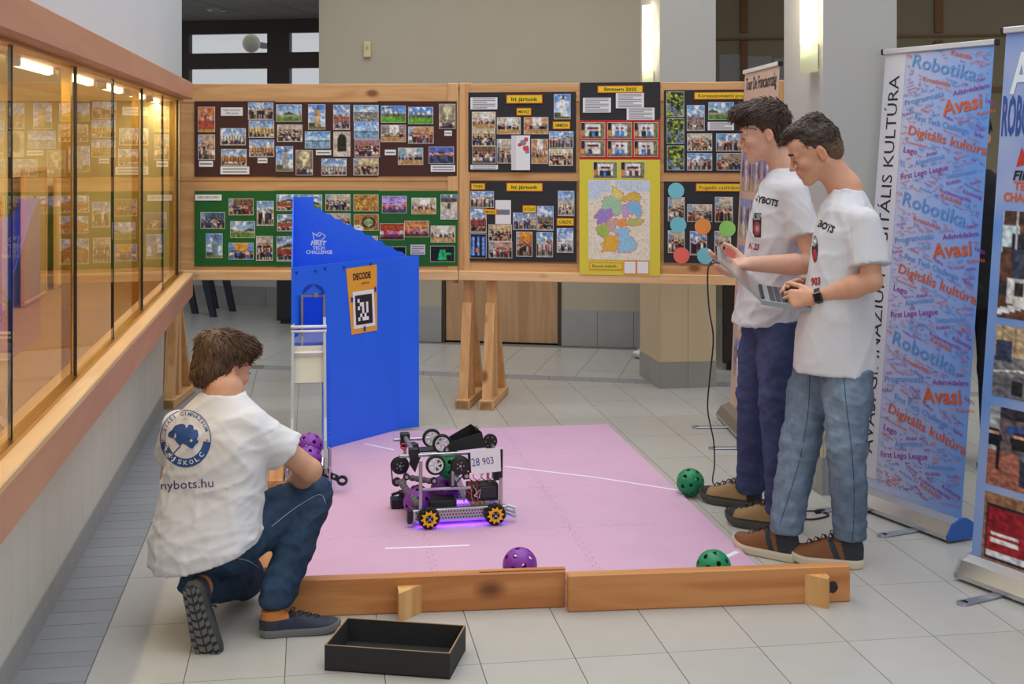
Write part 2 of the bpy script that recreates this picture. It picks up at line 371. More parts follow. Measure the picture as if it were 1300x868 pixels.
t = empty('outdoor_lamp', BK(s0, TW + .8, z0), BROT, 'pale oval outdoor lamp seen through the upper corridor window pane', 'lamp')
MB().lathe([(0, -.1)] + [(.095 * math.sin(a), -.1 * math.cos(a)) for a in np.linspace(.3, math.pi - .01, 10)], 16).build('shade', pm('lamp_opal', L(226, 222, 190), rough=.4), t, True)
MB().cbox(-.03, .03, .08, .4, -.03, .03, .004).build('bracket', M_dkwood, t)
cl = empty('ceiling', BK(0, 0, 0), BROT); tag(cl, kind='structure')
MB().box(ws0, sl, -.3, TW, bz(25) + .012, bz(25) + .1).build('ceiling_slab', pm('ceiling_grid', L(210, 210, 206), rough=.7), cl)
M_ceil = pm('ceiling_panel', L(150, 150, 148), rough=.9, var=.05, scale=20, per_obj=.04); proto = None
for i in range(7):
    for j in range(4):
        if proto is None: o = proto = MB().box(.008, .592, .008, .592, bz(25), bz(25) + .012).build('panel', M_ceil)
        else: o = proto.copy(); COL.objects.link(o)
        o.parent = cl; o.location = (sl - .6 * (i + 1), TW - .6 * (j + 1), 0)
s0 = -2.35; t = empty('ceiling_spotlight', BK(*(back_px(275, 12, .95)[0], .95, bz(25))), BROT, 'small round recessed ceiling spotlight with a chrome ring', 'ceiling light')
MB().lathe([(.0, -.004), (.05, -.004), (.055, -.012), (.085, -.012), (.09, 0)], 20).build('ring', M_alu, t, True)
# back right: gallery wall with wooden laths, slab above
TG = 2.6
wr = empty('wall_gallery', BK(0, TG, 0), BROT); tag(wr, kind='structure')
MB().box(1.6, 12, 0, .2, 0, 5.5).build('wall_panel', pm('gallery_paint', L(170, 156, 130), rough=.9), wr)
M_lath = pm('lath_wood', L(150, 106, 64), rough=.6, var=.1, scale=6)
def gl(px, py): return back_px(px, py, TG)
def lath(x0, x1, y0, y1):
    a = gl(x0, y1); b = gl(x1, y0); MB().cbox(a[0], b[0], -.03, 0, a[1], b[1], .004).build('lath', M_lath, wr)
lath(908, 1400, 42, 52); lath(940.5, 949.5, -60, 42); lath(940.5, 949.5, 52, 240); lath(1186, 1197, -60, 42); lath(1186, 1197, 52, 240); lath(860, 1400, 110, 120)
a = gl(912, 108); b = gl(1016, 68)
nt_ = empty('notice_sheets', BK(a[0], TG, a[1]), BROT, 'pale notice sheets pinned on the gallery wall behind the columns', 'notice')
wdt = (b[0] - a[0]) / 3; M_not = pm('notice_paper', L(188, 186, 186), rough=.8, var=.06, scale=30)
for k in range(3): MB().box(k * wdt + .01, (k + 1) * wdt - .01, -.006, -.001, .0, b[1] - a[1] - .02 * k).build('sheet', M_not, nt_)
tag(MB().box(sl - .1, 12, -.35, 6, 3.35, 3.5).build('ceiling_shade_slab', M_wallw), kind='structure'); bpy.data.objects['ceiling_shade_slab'].location = BK(0, 0, 0); bpy.data.objects['ceiling_shade_slab'].rotation_euler = (0, 0, BROT)  # unseen slab, added to darken the walls at the back right
# columns with a tiled foot
def column(corner, w, dpt, label):
    t = empty('column', (corner.x, corner.y, 0), 0, label, 'column')
    MB().box(0, w, 0, dpt, 0, 5).build('shaft', pm('column_paint', L(184, 182, 178), rough=.75, var=.01, scale=3), t)
    MB().box(-.006, w + .006, -.006, dpt, .001, .0).build('core', M_basetile, t) if False else None
    n = 2
    for k in range(n):
        MB().box(w * k / n + .001, w * (k + 1) / n - .001, -.01, 0, 0, .17).build('base_tile', M_basetile, t)
        MB().box(-.01, 0, dpt * k / n + .001 - (.01 if k == 0 else 0), dpt * (k + 1) / n - .001, 0, .17).build('base_tile', M_basetile, t)
    for k in range(2):
        MB().box(w * k / 2 + .001, w * (k + 1) / 2 - .001, -.006, 0, .172, 1.3).build('facing_tile', pm('column_tile', L(210, 192, 158), rough=.5, var=.02, scale=5), t)
        MB().box(-.006, 0, dpt * k / 2 + .001 - (.006 if k == 0 else 0), dpt * (k + 1) / 2 - .001, .172, 1.3).build('facing_tile', MAT['column_tile'], t)
    return t
c2 = G(837.6, 493); c3 = G(1045, 628)
column(c2, .384, .50, 'pale square column with grey tiled foot behind the photo display board')
column(c3, .36, .50, 'pale square column with grey tiled foot between the standing people and the word cloud banner')
def sconce(corner, z0, z1, y, label):
    t = empty('wall_sconce', (corner.x, corner.y + y, z0), 0, label, 'wall lamp')
    hh = z1 - z0; prof = []
    M_s = pm('sconce_glass', L(250, 246, 214), rough=.3, emit=7.0, ecol=(1.0, .86, .48)); M_f = pm('sconce_frost', L(206, 214, 170), rough=.35, emit=.35, ecol=(1, .95, .6))
    def half(z0, z1, r):
        m = MB(); n = 14; v = []
        for z in (z0, z1):
            for i in range(n + 1): a = math.pi / 2 + math.pi * i / n; v.append((r * 1.0 * math.cos(a) - .008, r * .95 * math.sin(a), z))
        m.add(v, [(i, i + 1, n + 2 + i, n + 1 + i) for i in range(n)] + [tuple(range(n, -1, -1)), tuple(range(n + 1, 2 * n + 2))]); return m
    half(.13, hh, .06).build('lit_shade', M_s, t, True)
    half(0, .13, .06).build('shade_foot', M_f, t, True)
    MB().box(-.008, -.001, -.05, .05, .02, hh - .02).build('back_plate', M_alu, t)
    l = bpy.data.lights.new('sconce_light', 'POINT'); l.energy = 5; l.color = (1, .86, .55); l.shadow_soft_size = .05
    o = bpy.data.objects.new('sconce_light', l); COL.objects.link(o); o.parent = t; o.location = (-.14, 0, hh * .6)
sconce(c2, 1.98, 2.55, .19, 'lit half-round wall lamp on the column behind the display board')
sconce(c3, 1.955, 2.50, .10, 'lit half-round wall lamp on the column beside the word cloud banner')
# ------------------------------------------------------------------ display case sunk in the left wall
YC = 8.02
M_fascia = wood('fascia_wood', L(198, 140, 110), L(186, 128, 100), 1, .5, knots=False)
M_sill = wood('sill_wood', L(226, 186, 140), L(212, 166, 118), 1, .6, knots=False)
dc = empty('display_case', (0, 0, 0), 0, 'long wall display case with brown wooden fascia, sloping glass fronts and yellow light inside', 'display case')
XI = -1.42
MB().cbox(XW - .02, XF, -1.9, YC + .02, 1.885, 1.985, .004).build('fascia', M_fascia, dc)
MB().cbox(XF - .02, XF, -1.9, YC + .02, .70, .815, .003).build('front_rail', M_fascia, dc)
MB().cbox(XG - .05, XF + .002, -1.9, YC + .02, .815, .84, .004).build('sill', M_sill, dc)
M_in = pm('case_cream', L(226, 208, 156), rough=.7, var=.03, scale=3)
MB().box(XI - .02, XI, -1.9, YC, .70, 1.98).build('back_panel', M_in, dc)
MB().box(XI, XG - .05, -1.9, YC, .70, .835).build('case_floor', pm('case_floor', L(176, 130, 92), rough=.45, var=.05, scale=5), dc)
MB().box(XI, XW - .02, -1.9, YC, 1.90, 1.98).build('case_ceiling', M_in, dc)
MB().box(XI, XG - .01, YC - .02, YC, .835, 1.9).build('end_panel', M_in, dc)
MB().box(XW - .02, XF - .02, -1.9, YC, .70, .815).build('apron_core', M_sill, dc)
M_brass = pm('brass', L(206, 160, 74), rough=.3, metal=1.0); M_cg = glass_mat('case_glass', 1.75, (.98, .97, .92))
fm = [3.37, 4.30, 5.11, 6.0, 6.83, 7.6]
ym = [fm_ * (((px - CX) / F) * -SA + CA) for fm_, px in zip(fm, (15, 97, 144, 181, 207, 226))]
edges = [-1.0, 0.1, 1.0, 1.75, 2.5] + ym + [YC - .01]
for k in range(len(edges) - 1):
    off = .008 if k % 2 else 0
    MB().add([(XG - off, y, z) for y, z in ((edges[k] - .015, .842), (edges[k + 1] + .015, .842), (edges[k + 1] + .015, 1.884), (edges[k] - .015, 1.884))], [(0, 1, 2, 3)]).build('glass_pane', M_cg, dc)
for k, y in enumerate(edges[1:-1]):
    MB().box(XG - .009, XG + .002, y - .0015, y + .0015, .84, 1.885).build('glass_edge', M_black, dc)  # some of these dark lines stand in for reflections in the glass
    if k % 2 == 1: MB().box(XG - .05, XG - .02, y + .01, y + .04, .84, 1.885).build('brass_strip', M_brass, dc)
MB().box(XG - .03, XG + .012, -1.9, YC, .84, .852).build('lower_track', M_brass, dc)
MB().box(XG - .03, XG + .012, -1.9, YC, 1.873, 1.885).build('upper_track', M_brass, dc)
M_tube = pm('tube_light', (1, .93, .72), rough=.4, emit=9, ecol=(1, .88, .55))
for k in range(7):
    y = 3.35 + k * .86 - .86
    t = empty('tube_lamp', (XG - .14, y, 1.872), 0, 'glowing fluorescent tube lamp under the display case ceiling', 'tube lamp', 'fluorescent tubes in the display case')
    MB().cyl((0, .0, 0), (0, .52, 0), .014, 10).build('tube', M_tube, t, True)
    MB().cbox(-.02, .02, -.03, .0, -.014, .028, .003).cbox(-.02, .02, .52, .55, -.014, .028, .003).box(-.02, .02, -.03, .55, .018, .03).build('fitting', M_white, t)
    l = bpy.data.lights.new('tube_glow', 'AREA'); l.shape = 'RECTANGLE'; l.size = .03; l.size_y = .5; l.energy = 4.2; l.color = (1, .86, .5)
    o = bpy.data.objects.new('tube_glow', l); COL.objects.link(o); o.parent = t; o.location = (0, .26, -.02)
# framed sheets standing inside the case
random.seed(3)
for k, (y, w, h, c) in enumerate([(3.9, .5, .62, (222, 206, 150)), (4.7, .42, .7, (200, 176, 120)), (5.55, .5, .55, (214, 190, 130)), (6.5, .55, .66, (190, 160, 104)), (7.3, .4, .6, (216, 196, 140))]):
    t = empty('framed_sheet', (XI + .05, y, .836), 0, ['cream sheet in a thin wooden frame leaning on the case back, above the kneeling person', 'tall tan framed sheet inside the display case', 'square cream framed sheet in the middle of the display case', 'wide brown framed sheet inside the display case', 'narrow cream framed sheet at the board end of the display case'][k], 'framed sheet')
    MB().box(.004, .012, .02, w - .02, .02, h - .02).build('sheet', pm('sheet%d' % k, L(*c), rough=.7, var=.08, scale=12), t)
    MB().cbox(0, .02, 0, w, 0, .02, .003).cbox(0, .02, 0, w, h - .02, h, .003).cbox(0, .02, 0, .02, .02, h - .02, .003).cbox(0, .02, w - .02, w, .02, h - .02, .003).build('frame', M_pine_v, t)
# ------------------------------------------------------------------ pictures (flat prints as fine colour grids)
def smoothn(a, k):
    for _ in range(k): a = (a + np.roll(a, 1, 0) + np.roll(a, -1, 0) + np.roll(a, 1, 1) + np.roll(a, -1, 1)) / 5
    return a
def picture(kind, nx, ny, seed, pal=None):
    g = np.random.default_rng(seed); yy, xx = np.mgrid[0:ny, 0:nx]; y = yy / (ny - 1); x = xx / (nx - 1)     # y from the top
    img = np.zeros((ny, nx, 3)); nz = smoothn(g.random((ny, nx)), 1)[..., None]; nz = (nz - nz.mean()) / (nz.std() + 1e-6)
    C = lambda *c: np.array(c, float)
    def put(mask, c): img[mask] = c
    def sky(h, top=(104, 150, 208), bot=(196, 212, 228)):
        t = np.clip(y / h, 0, 1)[..., None]; img[:] = C(*top) * (1 - t) + C(*bot) * t
        cl = smoothn(g.random((ny, nx)), 3); put((cl > np.quantile(cl, .8)) & (y < h), (238, 242, 248))
    def people(n, y0, y1, cols=None, hs=1.0):
        for k in range(n):
            cx = (k + .5 + g.uniform(-.3, .3)) / n; hh = (y1 - y0) * g.uniform(.85, 1.1); w = .42 / n * g.uniform(.8, 1.3) * hs; top = y1 - hh
            c = C(*(cols[g.integers(len(cols))] if cols else [(30, 34, 50), (210, 205, 205), (50, 70, 130), (150, 50, 50), (90, 80, 80), (30, 30, 34), (220, 190, 160)][g.integers(7)])) * g.uniform(.8, 1.15)
            put((abs(x - cx) < w) & (y > top + .2 * hh) & (y < top + .65 * hh), c); put((abs(x - cx) < w * .8) & (y >= top + .62 * hh) & (y < y1), c * .45 + 12)
            put((abs(x - cx) < w * .55) & (y > top) & (y < top + .22 * hh), (214, 166, 140)); put((abs(x - cx) < w * .6) & (y > top - .03) & (y < top + .07 * hh), (60, 42, 34))
    if kind == 'land':
        sky(.6); put(y > .55 + .12 * np.sin(x * 7 + seed), (52, 84, 44)); put(y > .72, (96, 140, 60)); put((y > .62) & (y < .7), (160, 150, 135))
    elif kind == 'lawn':
        sky(.5, (60, 120, 210), (150, 190, 235)); put((y > .3) & (y < .68) & (abs((x * 5) % 1 - .5) < .28) & (x > .1) & (x < .85), (120, 112, 96)); put((y > .45) & (y < .68), (104, 98, 80)); put(y > .68, (96, 168, 48))
    elif kind == 'city':
        sky(.45, (120, 170, 215), (200, 215, 225)); bl = smoothn(g.random((ny, nx)), 0); put(y > .38, (120, 128, 132)); m = (y > .38); img[m] = (C(150, 150, 145) * (.5 + .8 * bl[..., None]))[m]
    elif kind == 'river':
        sky(.5, (90, 150, 225), (180, 210, 240)); put((y > .5) & (y < .62), (70, 90, 90)); put(y > .6, (130, 165, 195))
    elif kind in ('house', 'castle', 'temple'):
        sky(.6); c = C(*(pal or (190, 160, 115))); hgt = .34 + .14 * abs(((x * 3 + seed * .3) % 1) - .5) * 2; put((y > hgt) & (y < .85), c)
        put((y > .45) & (y < .8) & (((x * 9) % 1) < .35) & (((y * 8) % 1) < .55), c * .4)
        if kind == 'temple': put((y > .25 + .5 * abs(x - .5)) & (y < .42 + .2 * abs(x - .5)), (70, 74, 82)); put((y > .5) & (y < .82), (150, 70, 60))
        put(y > .82, (176, 168, 155)); people(6, .72, .95)
    elif kind == 'tower':
        sky(.9, (80, 140, 220), (190, 210, 235)); put((abs(x - .55) < .16 + .05 * y) & (y > .22), C(*(pal or (188, 160, 120)))); put((abs(x - .55) < (y - .02) * .8) & (y > .02) & (y < .24), (110, 96, 90)); put((y > .75) & (x < .4), (80, 90, 60)); put(y > .9, (120, 120, 80))
    elif kind == 'group':
        img[:] = C(*(pal or (196, 184, 166))) * (1.05 - .25 * y[..., None]); put(y > .8, (160, 140, 118)); put((x < .2) & (y < .5), (150, 170, 190)); people(7, .4, .78); people(6, .5, .97)
    elif kind == 'groupsky':
        sky(.55); put(y > .55, (170, 160, 148)); put((y > .35) & (y < .55) & (x > .6), (150, 130, 110)); people(9, .35, .95)
    elif kind == 'crowd':
        img[:] = C(*(pal or (190, 180, 170))); people(9, .3, .6); people(8, .45, .8); people(7, .6, 1.0)
    elif kind == 'indoor':
        img[:] = C(*(pal or (206, 194, 172))); put((y < .5) & (x > .35) & (x < .75), (232, 232, 228)); put(y > .72, (190, 150, 100)); people(8, .45, .75)
    elif kind == 'stage':
        c = C(*(pal or (120, 110, 200))); img[:] = c * (.6 + .7 * (1 - abs(y[..., None] - .4))); put(y > .78, c * .5); people(5, .4, .82, [(220, 120, 200), (240, 90, 60), (240, 220, 220)])
    elif kind == 'food':
        img[:] = C(*(pal or (170, 120, 50)))
        for k in range(14): cx, cy, r = g.random(), g.random(), g.uniform(.08, .16); m = ((x - cx) * 1.4) ** 2 + (y - cy) ** 2; put(m < r * r, (226, 190, 110)); put(m < (r * .7) ** 2, C(200, 150, 60) * g.uniform(.5, 1.1))
    elif kind == 'bowl':
        img[:] = (176, 120, 60); m = ((x - .6) * 1.3) ** 2 + (y - .5) ** 2; put(m < .14, (36, 44, 44)); put(m < .07, (150, 170, 110)); put(((x - .15) ** 2 + (y - .9) ** 2) < .06, (230, 225, 215))
    elif kind == 'dark':
        img[:] = (16, 26, 26); c = pal or (40, 190, 120); m = (abs(x - .5) < .1 + .1 * y) & (y > .25) & (y < .9); put(m, c); put((abs(y - .5) < .06) & (x > .5) & (x < .85), C(*c) * .9)
    elif kind == 'arch':
        img[:] = (196, 188, 170); m = (abs(x - .5) < .26) & (y > .25) | (((x - .5) / .26) ** 2 + ((y - .28) / .2) ** 2 < 1); put(m & (y < .82), (40, 38, 36)); put(y > .86, (210, 206, 190))
    elif kind == 'nave':
        img[:] = (150, 140, 120); put((((x - .5) / .3) ** 2 + ((y - .25) / .24) ** 2 < 1), (206, 196, 160)); put((abs(x - .5) < .08) & (y > .35) & (y < .7), (240, 230, 190)); put(y > .75, (50, 50, 66)); people(5, .7, 1.0)
    elif kind == 'autumn':
        img[:] = (180, 200, 205); put(smoothn(g.random((ny, nx)), 1) + (1 - y) * .35 > .62, (196, 110, 60)); put(y > .55, (176, 72, 56)); put((abs(x - .45) < .09) & (y > .35) & (y < .7), (150, 60, 50)); put(y > .88, (190, 150, 60))
    elif kind == 'sunset':
        t = y[..., None]; img[:] = C(90, 110, 190) * (1 - t) + C(60, 70, 120) * t; put((y > .32) & (y < .45), (226, 150, 150)); people(4, .38, .9, [(60, 50, 70), (90, 80, 90)])
    elif kind == 'beach':
        sky(.25, (90, 120, 150), (150, 160, 170)); put((y > .12) & (y < .3), (80, 70, 66)); put(y > .3, (206, 190, 172)); put((abs(x - .5) < .1) & (y > .35) & (y < .58), (40, 80, 80)); put((y > .6), (196, 190, 186))
    elif kind == 'bus':
        img[:] = (110, 150, 205); put((abs(x - .5) < .12 + .2 * (1 - y)) & (y < .45), (220, 160, 60)); put((y > .45) & (((x * 8) % 1) < .5), (60, 96, 180)); put((abs(x - .5) < .08) & (y > .5), (60, 50, 60)); people(6, .5, .9)
    elif kind == 'leaf':
        img[:] = (70, 96, 44); put(smoothn(g.random((ny, nx)), 1) > .53, (180, 190, 70)); put(smoothn(g.random((ny, nx)), 1) > .56, (30, 34, 40)); put((smoothn(g.random((ny, nx)), 2) > .53) & (y > .5), (110, 130, 170))
    elif kind == 'glasswin':
        img[:] = (20, 24, 44); put((abs((x * 3) % 1 - .5) < .34) & (y > .08), (70, 110, 200)); put((abs((x * 3) % 1 - .5) < .12) & (y > .12), (150, 190, 235)); put((abs(x - .45) < .1) & (abs(y - .7) < .08), (230, 130, 50)); put(y > .88, (24, 26, 40))
    elif kind == 'studio':
        img[:] = (140, 130, 96); put((x < .14) & (y < .5), (40, 36, 34)); put((x < .14) & (y > .5), (214, 140, 60)); put((x > .86), (120, 130, 80)); put(y > .86, (120, 112, 96)); put((x > .16) & (x < .84) & (y > .08) & (y < .82), (226, 226, 236))
        n = int(g.integers(2, 5))
        for k in range(n):
            cx = .28 + .44 * (k + .5) / n; c = [(40, 44, 50), (70, 140, 210), (236, 232, 236), (96, 60, 60)][int(g.integers(4))]; put((abs(x - cx) < .09) & (y > .52) & (y < .82), c); put((abs(x - cx) < .055) & (y > .34) & (y < .54), (222, 176, 160)); put((abs(x - cx) < .065) & (y > .26) & (y < .38), (70, 44, 36))
    elif kind == 'robotpic':
        img[:] = (96, 62, 44); put(y < .12, (70, 46, 36)); put((x < .22) & (y > .14) & (y < .34), (206, 226, 230)); put((x > .3) & (x < .6) & (y > .12) & (y < .3), (206, 52, 36)); put((y > .2) & (y < .42) & (x > .12), (34, 36, 44)); put(((x * 6) % 1 < .12) & (y < .4), (190, 190, 196)); put((y > .36) & (y < .62) & (x > .15) & (x < .95), (60, 66, 84)); put((y > .62) & (y < .86) & (x > .1), (214, 210, 206)); put((y > .66) & (y < .8) & (((x * 5) % 1) < .5), (46, 46, 52)); put((abs(y - .9 + .25 * (x - .2)) < .03), (226, 228, 232)); put((x > .6) & (x < .7) & (y > .5) & (y < .62), (226, 110, 50))
    elif kind == 'hallpic':
        img[:] = (190, 164, 130); put((x > .45) & (y > .06) & (y < .34), (226, 232, 240)); put((abs((x * 6) % 1 - .5) < .05) & (y < .36), (150, 120, 90)); put(y > .42, (120, 120, 124)); put((y > .7), (104, 106, 112)); put((abs(x - .12) < .1) & (y > .2) & (y < .5), (50, 60, 90)); put((abs(y - .6 - .2 * abs(x - .3)) < .012), (230, 226, 220)); put((abs(x - .55) < .014) & (y > .4) & (y < .95), (70, 60, 60)); put((abs(x - .3) < .07) & (y > .75) & (y < .95), (40, 40, 44))
    elif kind == 'expo':
        img[:] = (110, 96, 96); put(y < .14, (50, 50, 60)); put((y > .2) & (y < .32) & (x > .2), (60, 90, 160)); put((x < .12), (170, 176, 180)); put(y > .55, (160, 100, 84)); put((abs(x - .45) < .06) & (y > .32) & (y < .44), (196, 150, 126)); put((abs(x - .46) < .1) & (y > .42) & (y < .62), (110, 116, 126)); put((abs(x - .46) < .08) & (y >= .62) & (y < .93), (46, 52, 70)); put((x > .75) & (y > .5) & (((y * 9) % 1) < .5), (224, 100, 60)); people(4, .3, .5); put((abs(x - .12) < .03) & (y > .5) & (y < .8), (30, 30, 34))
    elif kind == 'scores':
        img[:] = (150, 110, 80); put((y > .14) & (y < .82) & (x > .03), (28, 28, 40)); put((y > .18) & (y < .72) & (x > .06) & (x < .52), (150, 24, 36)); put((y > .18) & (y < .72) & (x >= .52), (34, 44, 150)); put((y > .72) & (y < .8) & (x > .06), (220, 224, 235))
        for q in (.5, .58): put((abs(y - q) < .025) & (x > .1) & (x < .44), (240, 236, 240))
        for q in (.42, .5, .58): put((abs(y - q) < .022) & (x > .6), (120, 150, 230))
        put(y > .86, (176, 136, 104))
    elif kind == 'france':
        img[:] = (150, 130, 150); put((((x * 2.5 + seed * .3) % 1) < .45) & (y > .15), (96, 86, 140)); put((y > .65), (180, 150, 140)); put((abs(x - .5) < .12) & (y > .2), (210, 200, 220)); put((y < .2), (130, 140, 200))
    img = np.clip(img * (1 + .09 * nz) + 6 * nz, 0, 255)
    return img
def pic_mesh(name, fn, img, mat, parent, flip=False):
    ny, nx = img.shape[:2]; v = [fn(i / (nx - 1), j / (ny - 1)) for j in range(ny) for i in range(nx)]
    f = [(j * nx + i, (j + 1) * nx + i, (j + 1) * nx + i + 1, j * nx + i + 1) for j in range(ny - 1) for i in range(nx - 1)]
    return mesh_obj(name, v, f, mat, parent, col=lin(img.reshape(-1, 3)))
M_pic = vcol('printed_picture', rough=.32, spec=.4)
# ------------------------------------------------------------------ planes that carry posters
class Plane:
    def __init__(s, p0, p1):            # two (r, f) points in the camera-level frame
        s.o = np.array(p0, float); d = np.array(p1, float) - s.o; s.len = float(np.linalg.norm(d)); s.u = d / s.len
        s.rz = -A + math.atan2(s.u[1], s.u[0]); s.org = W(s.o[0], s.o[1], 0)
    def xz(s, px, py):
        k = (px - CX) / F; a = (k * s.o[1] - s.o[0]) / (s.u[0] - k * s.u[1]); f = s.o[1] + a * s.u[1]; return a, H - (py - HZ) / F * f
    def empty(s, name, label, cat, group=None): return empty(name, s.org, s.rz, label, cat, group)
fl = 8.05
PL = Plane(((228 - CX) / F * fl, fl), ((582 - CX) / F * fl, fl))
PR = Plane(((583.5 - CX) / F * fl, fl), ((1004 - CX) / F * 7.70, 7.70))
def rect(P, px0, py0, px1, py1):
    pts = [P.xz(x, y) for x in (px0, px1) for y in (py0, py1)]
    x0 = (pts[0][0] + pts[1][0]) / 2; x1 = (pts[2][0] + pts[3][0]) / 2; z1 = (pts[0][1] + pts[2][1]) / 2; z0 = (pts[1][1] + pts[3][1]) / 2
    return x0, x1, z0, z1
def board(P, name, label, posts, z0, z1):
    t = P.empty(name, label, 'display board'); n = P.len
    MB().box(.0, n, .004, .016, z0 + .05, z1 - .02).build('back_panel', wood('pine_panel', L(218, 170, 116), L(198, 146, 92), 0), t)
    zs = [(z1 - .115, z1), ((z0 + z1) / 2 + .005, (z0 + z1) / 2 + .105), (z0 + .055, z0 + .112)]
    for a, b in zs: MB().cbox(.0, n, -.004, .03, a, b, .003).build('rail', M_pine_h, t)
    MB().cbox(.0, n, -.03, .03, z0, z0 + .058, .004).build('ledge', wood('pine_ledge', L(236, 196, 146), L(222, 176, 126), 0), t)
    for x in posts: MB().cbox(x - .034, x + .034, -.012, .045, z0 - .02 if x > .1 else z0, z1 + .006, .004).build('post', M_pine_v, t)
    return t
zt0 = H + 75.5 * fl / F; zb0 = H - 173 * fl / F
bl_ = board(PL, 'display_board', 'pine display board carrying brown and green photo posters beside the glass case', [PL.len - .034], zb0, zt0)
br_ = board(PR, 'display_board', 'pine display board carrying black photo posters and a map of Germany', [.035, PR.len - .04], zb0, zt0)
def trestle(par, P, x, y0=-.13, y1=.42, post_from=None):
    # foot bar across the board with a post and two slanted braces
    w = .032
    MB().cbox(x - .042, x + .042, y0, y1, 0, .055, .006).cbox(x - .046, x + .046, y0, y0 + .05, 0, .06, .004).build('foot', M_pine_y, par)
    MB().cbox(x - w, x + w, .05, .10, .055, zb0 + .5, .004).build('leg', M_pine_v, par)
    for a in (y0 + .05, y1 - .05):
        b = .03 if a < .05 else .12; m = MB(); n = w * .9
        pr = [(a - .03, .056), (a + .035, .056), (b + .02, zb0 - .20), (b - .022, zb0 - .14)]
        M = Matrix(((0, 0, 1, x), (1, 0, 0, 0), (0, 1, 0, 0), (0, 0, 0, 1)))
        m.prism(pr, -n, n, M).build('brace', M_pine_v, par)
trestle(br_, PR, .045); trestle(br_, PR, PR.xz(622, 450)[0]); trestle(bl_, PL, PL.xz(219, 450)[0]); trestle(br_, PR, PR.len - .12)
# ------------------------------------------------------------------ posters
M_brown = pm('brown_card', L(70, 38, 30), rough=.8, var=.04, scale=4); M_green = pm('green_card', L(24, 96, 36), rough=.8, var=.05, scale=5)
M_blackc = pm('black_card', L(44, 44, 48), rough=.8, var=.05, scale=5); M_redc = pm('red_card', L(196, 48, 40), rough=.75); M_yelc = pm('yellow_card', L(222, 208, 66), rough=.75)
M_tagy = pm('tag_yellow', L(240, 208, 36), rough=.7); M_tago = pm('tag_orange', L(206, 78, 30), rough=.7); M_ink = pm('ink', L(34, 30, 40), rough=.6); M_inkg = pm('ink_grey', L(120, 120, 130), rough=.7)
SEED = [100]
def sheet(P, name, px, mat, label, y=-.0125):
    x0, x1, z0, z1 = rect(P, *px); t = P.empty(name, label, 'poster')
    MB().box(x0, x1, y, y + .003, z0, z1).build('card', mat, t); t['y'] = y; return t
def photo(P, t, q, kind, pal=None, rows=16, name='photo', border=True):
    x0, x1, z0, z1 = rect(P, *q); y = t['y']; SEED[0] += 1
    lng = max(x1 - x0, z1 - z0); cell = lng / 26; nx = max(8, int((x1 - x0) / cell)); ny = max(8, int((z1 - z0) / cell)); yb = y - .0025 - .0004 * (SEED[0] % 3)
    o = pic_mesh(name, lambda a, b: (x0 + (x1 - x0) * a, yb, z1 - (z1 - z0) * b), picture(kind, nx, ny, SEED[0], pal), M_pic, t)
    m = MB().box(x0 - .002, x1 + .002, yb + .0003, yb + .0012, z0 - .002, z1 + .002); m.build('print_edge', M_white, o)
    return o
def plan(P, y):    # pixel -> 3D on the plane
    def fn(px, py): a, z = P.xz(px, py); return (a, y, z)
    return fn
def slip(P, t, q, lines=2, words=None, mat=None, name='caption_slip'):
    x0, x1, z0, z1 = rect(P, *q); y = t['y'] - .004
    o = MB().box(x0, x1, y, y + .001, z0, z1).build(name, mat or M_white, t); m = MB(); fn = plan(P, y - .0006)
    if words:
        for k, wds in enumerate(words):
            hh = (q[3] - q[1]) / (len(words) + .5); base = q[1] + hh * (k + 1.0); wd = (q[2] - q[0]) * .8 * (1 if k == 0 else .7); cx = (q[0] + q[2]) / 2
            text_on(m, wds, fn, (cx - wd / 2, base), (cx + wd / 2, base), h=hh * .62)
    else:
        for k in range(lines):
            yy = q[1] + (q[3] - q[1]) * (k + .8) / (lines + .6); xx0 = q[0] + (q[2] - q[0]) * .08; xx1 = q[2] - (q[2] - q[0]) * (.08 + .3 * ((k * 7) % 3 == 2))
            a = fn(xx0, yy); b = fn(xx1, yy); h = (z1 - z0) / (lines + 1) * .22; m.box(a[0], b[0], a[1], a[1] + .0002, a[2] - h, a[2] + h)
    if m.v: m.build('print', M_inkg if not words else M_ink, o)
    return o
def tagc(P, t, q, word, bold=.01, serif=False):
    x0, x1, z0, z1 = rect(P, *q); y = t['y'] - .005; b = .005
    o = MB().box(x0, x1, y, y + .002, z0, z1).build('title_tag', M_tago, t)
    MB().box(x0 + b, x1 - b, y - .0008, y, z0 + b, z1 - b).build('tag_face', M_tagy, o)
    m = MB(); hh = q[3] - q[1]; wd = (q[2] - q[0]) * (.72 if len(word) < 14 else .86); cx = (q[0] + q[2]) / 2; base = q[3] - hh * .30
    text_on(m, word, plan(P, y - .0014), (cx - wd / 2, base), (cx + wd / 2, base), h=hh * .42, bold=bold); m.build('lettering', M_ink, o)
def cr(ox, oy, s): return lambda a, b, c, d: (ox + a / s, oy + b / s, ox + c / s, oy + d / s)
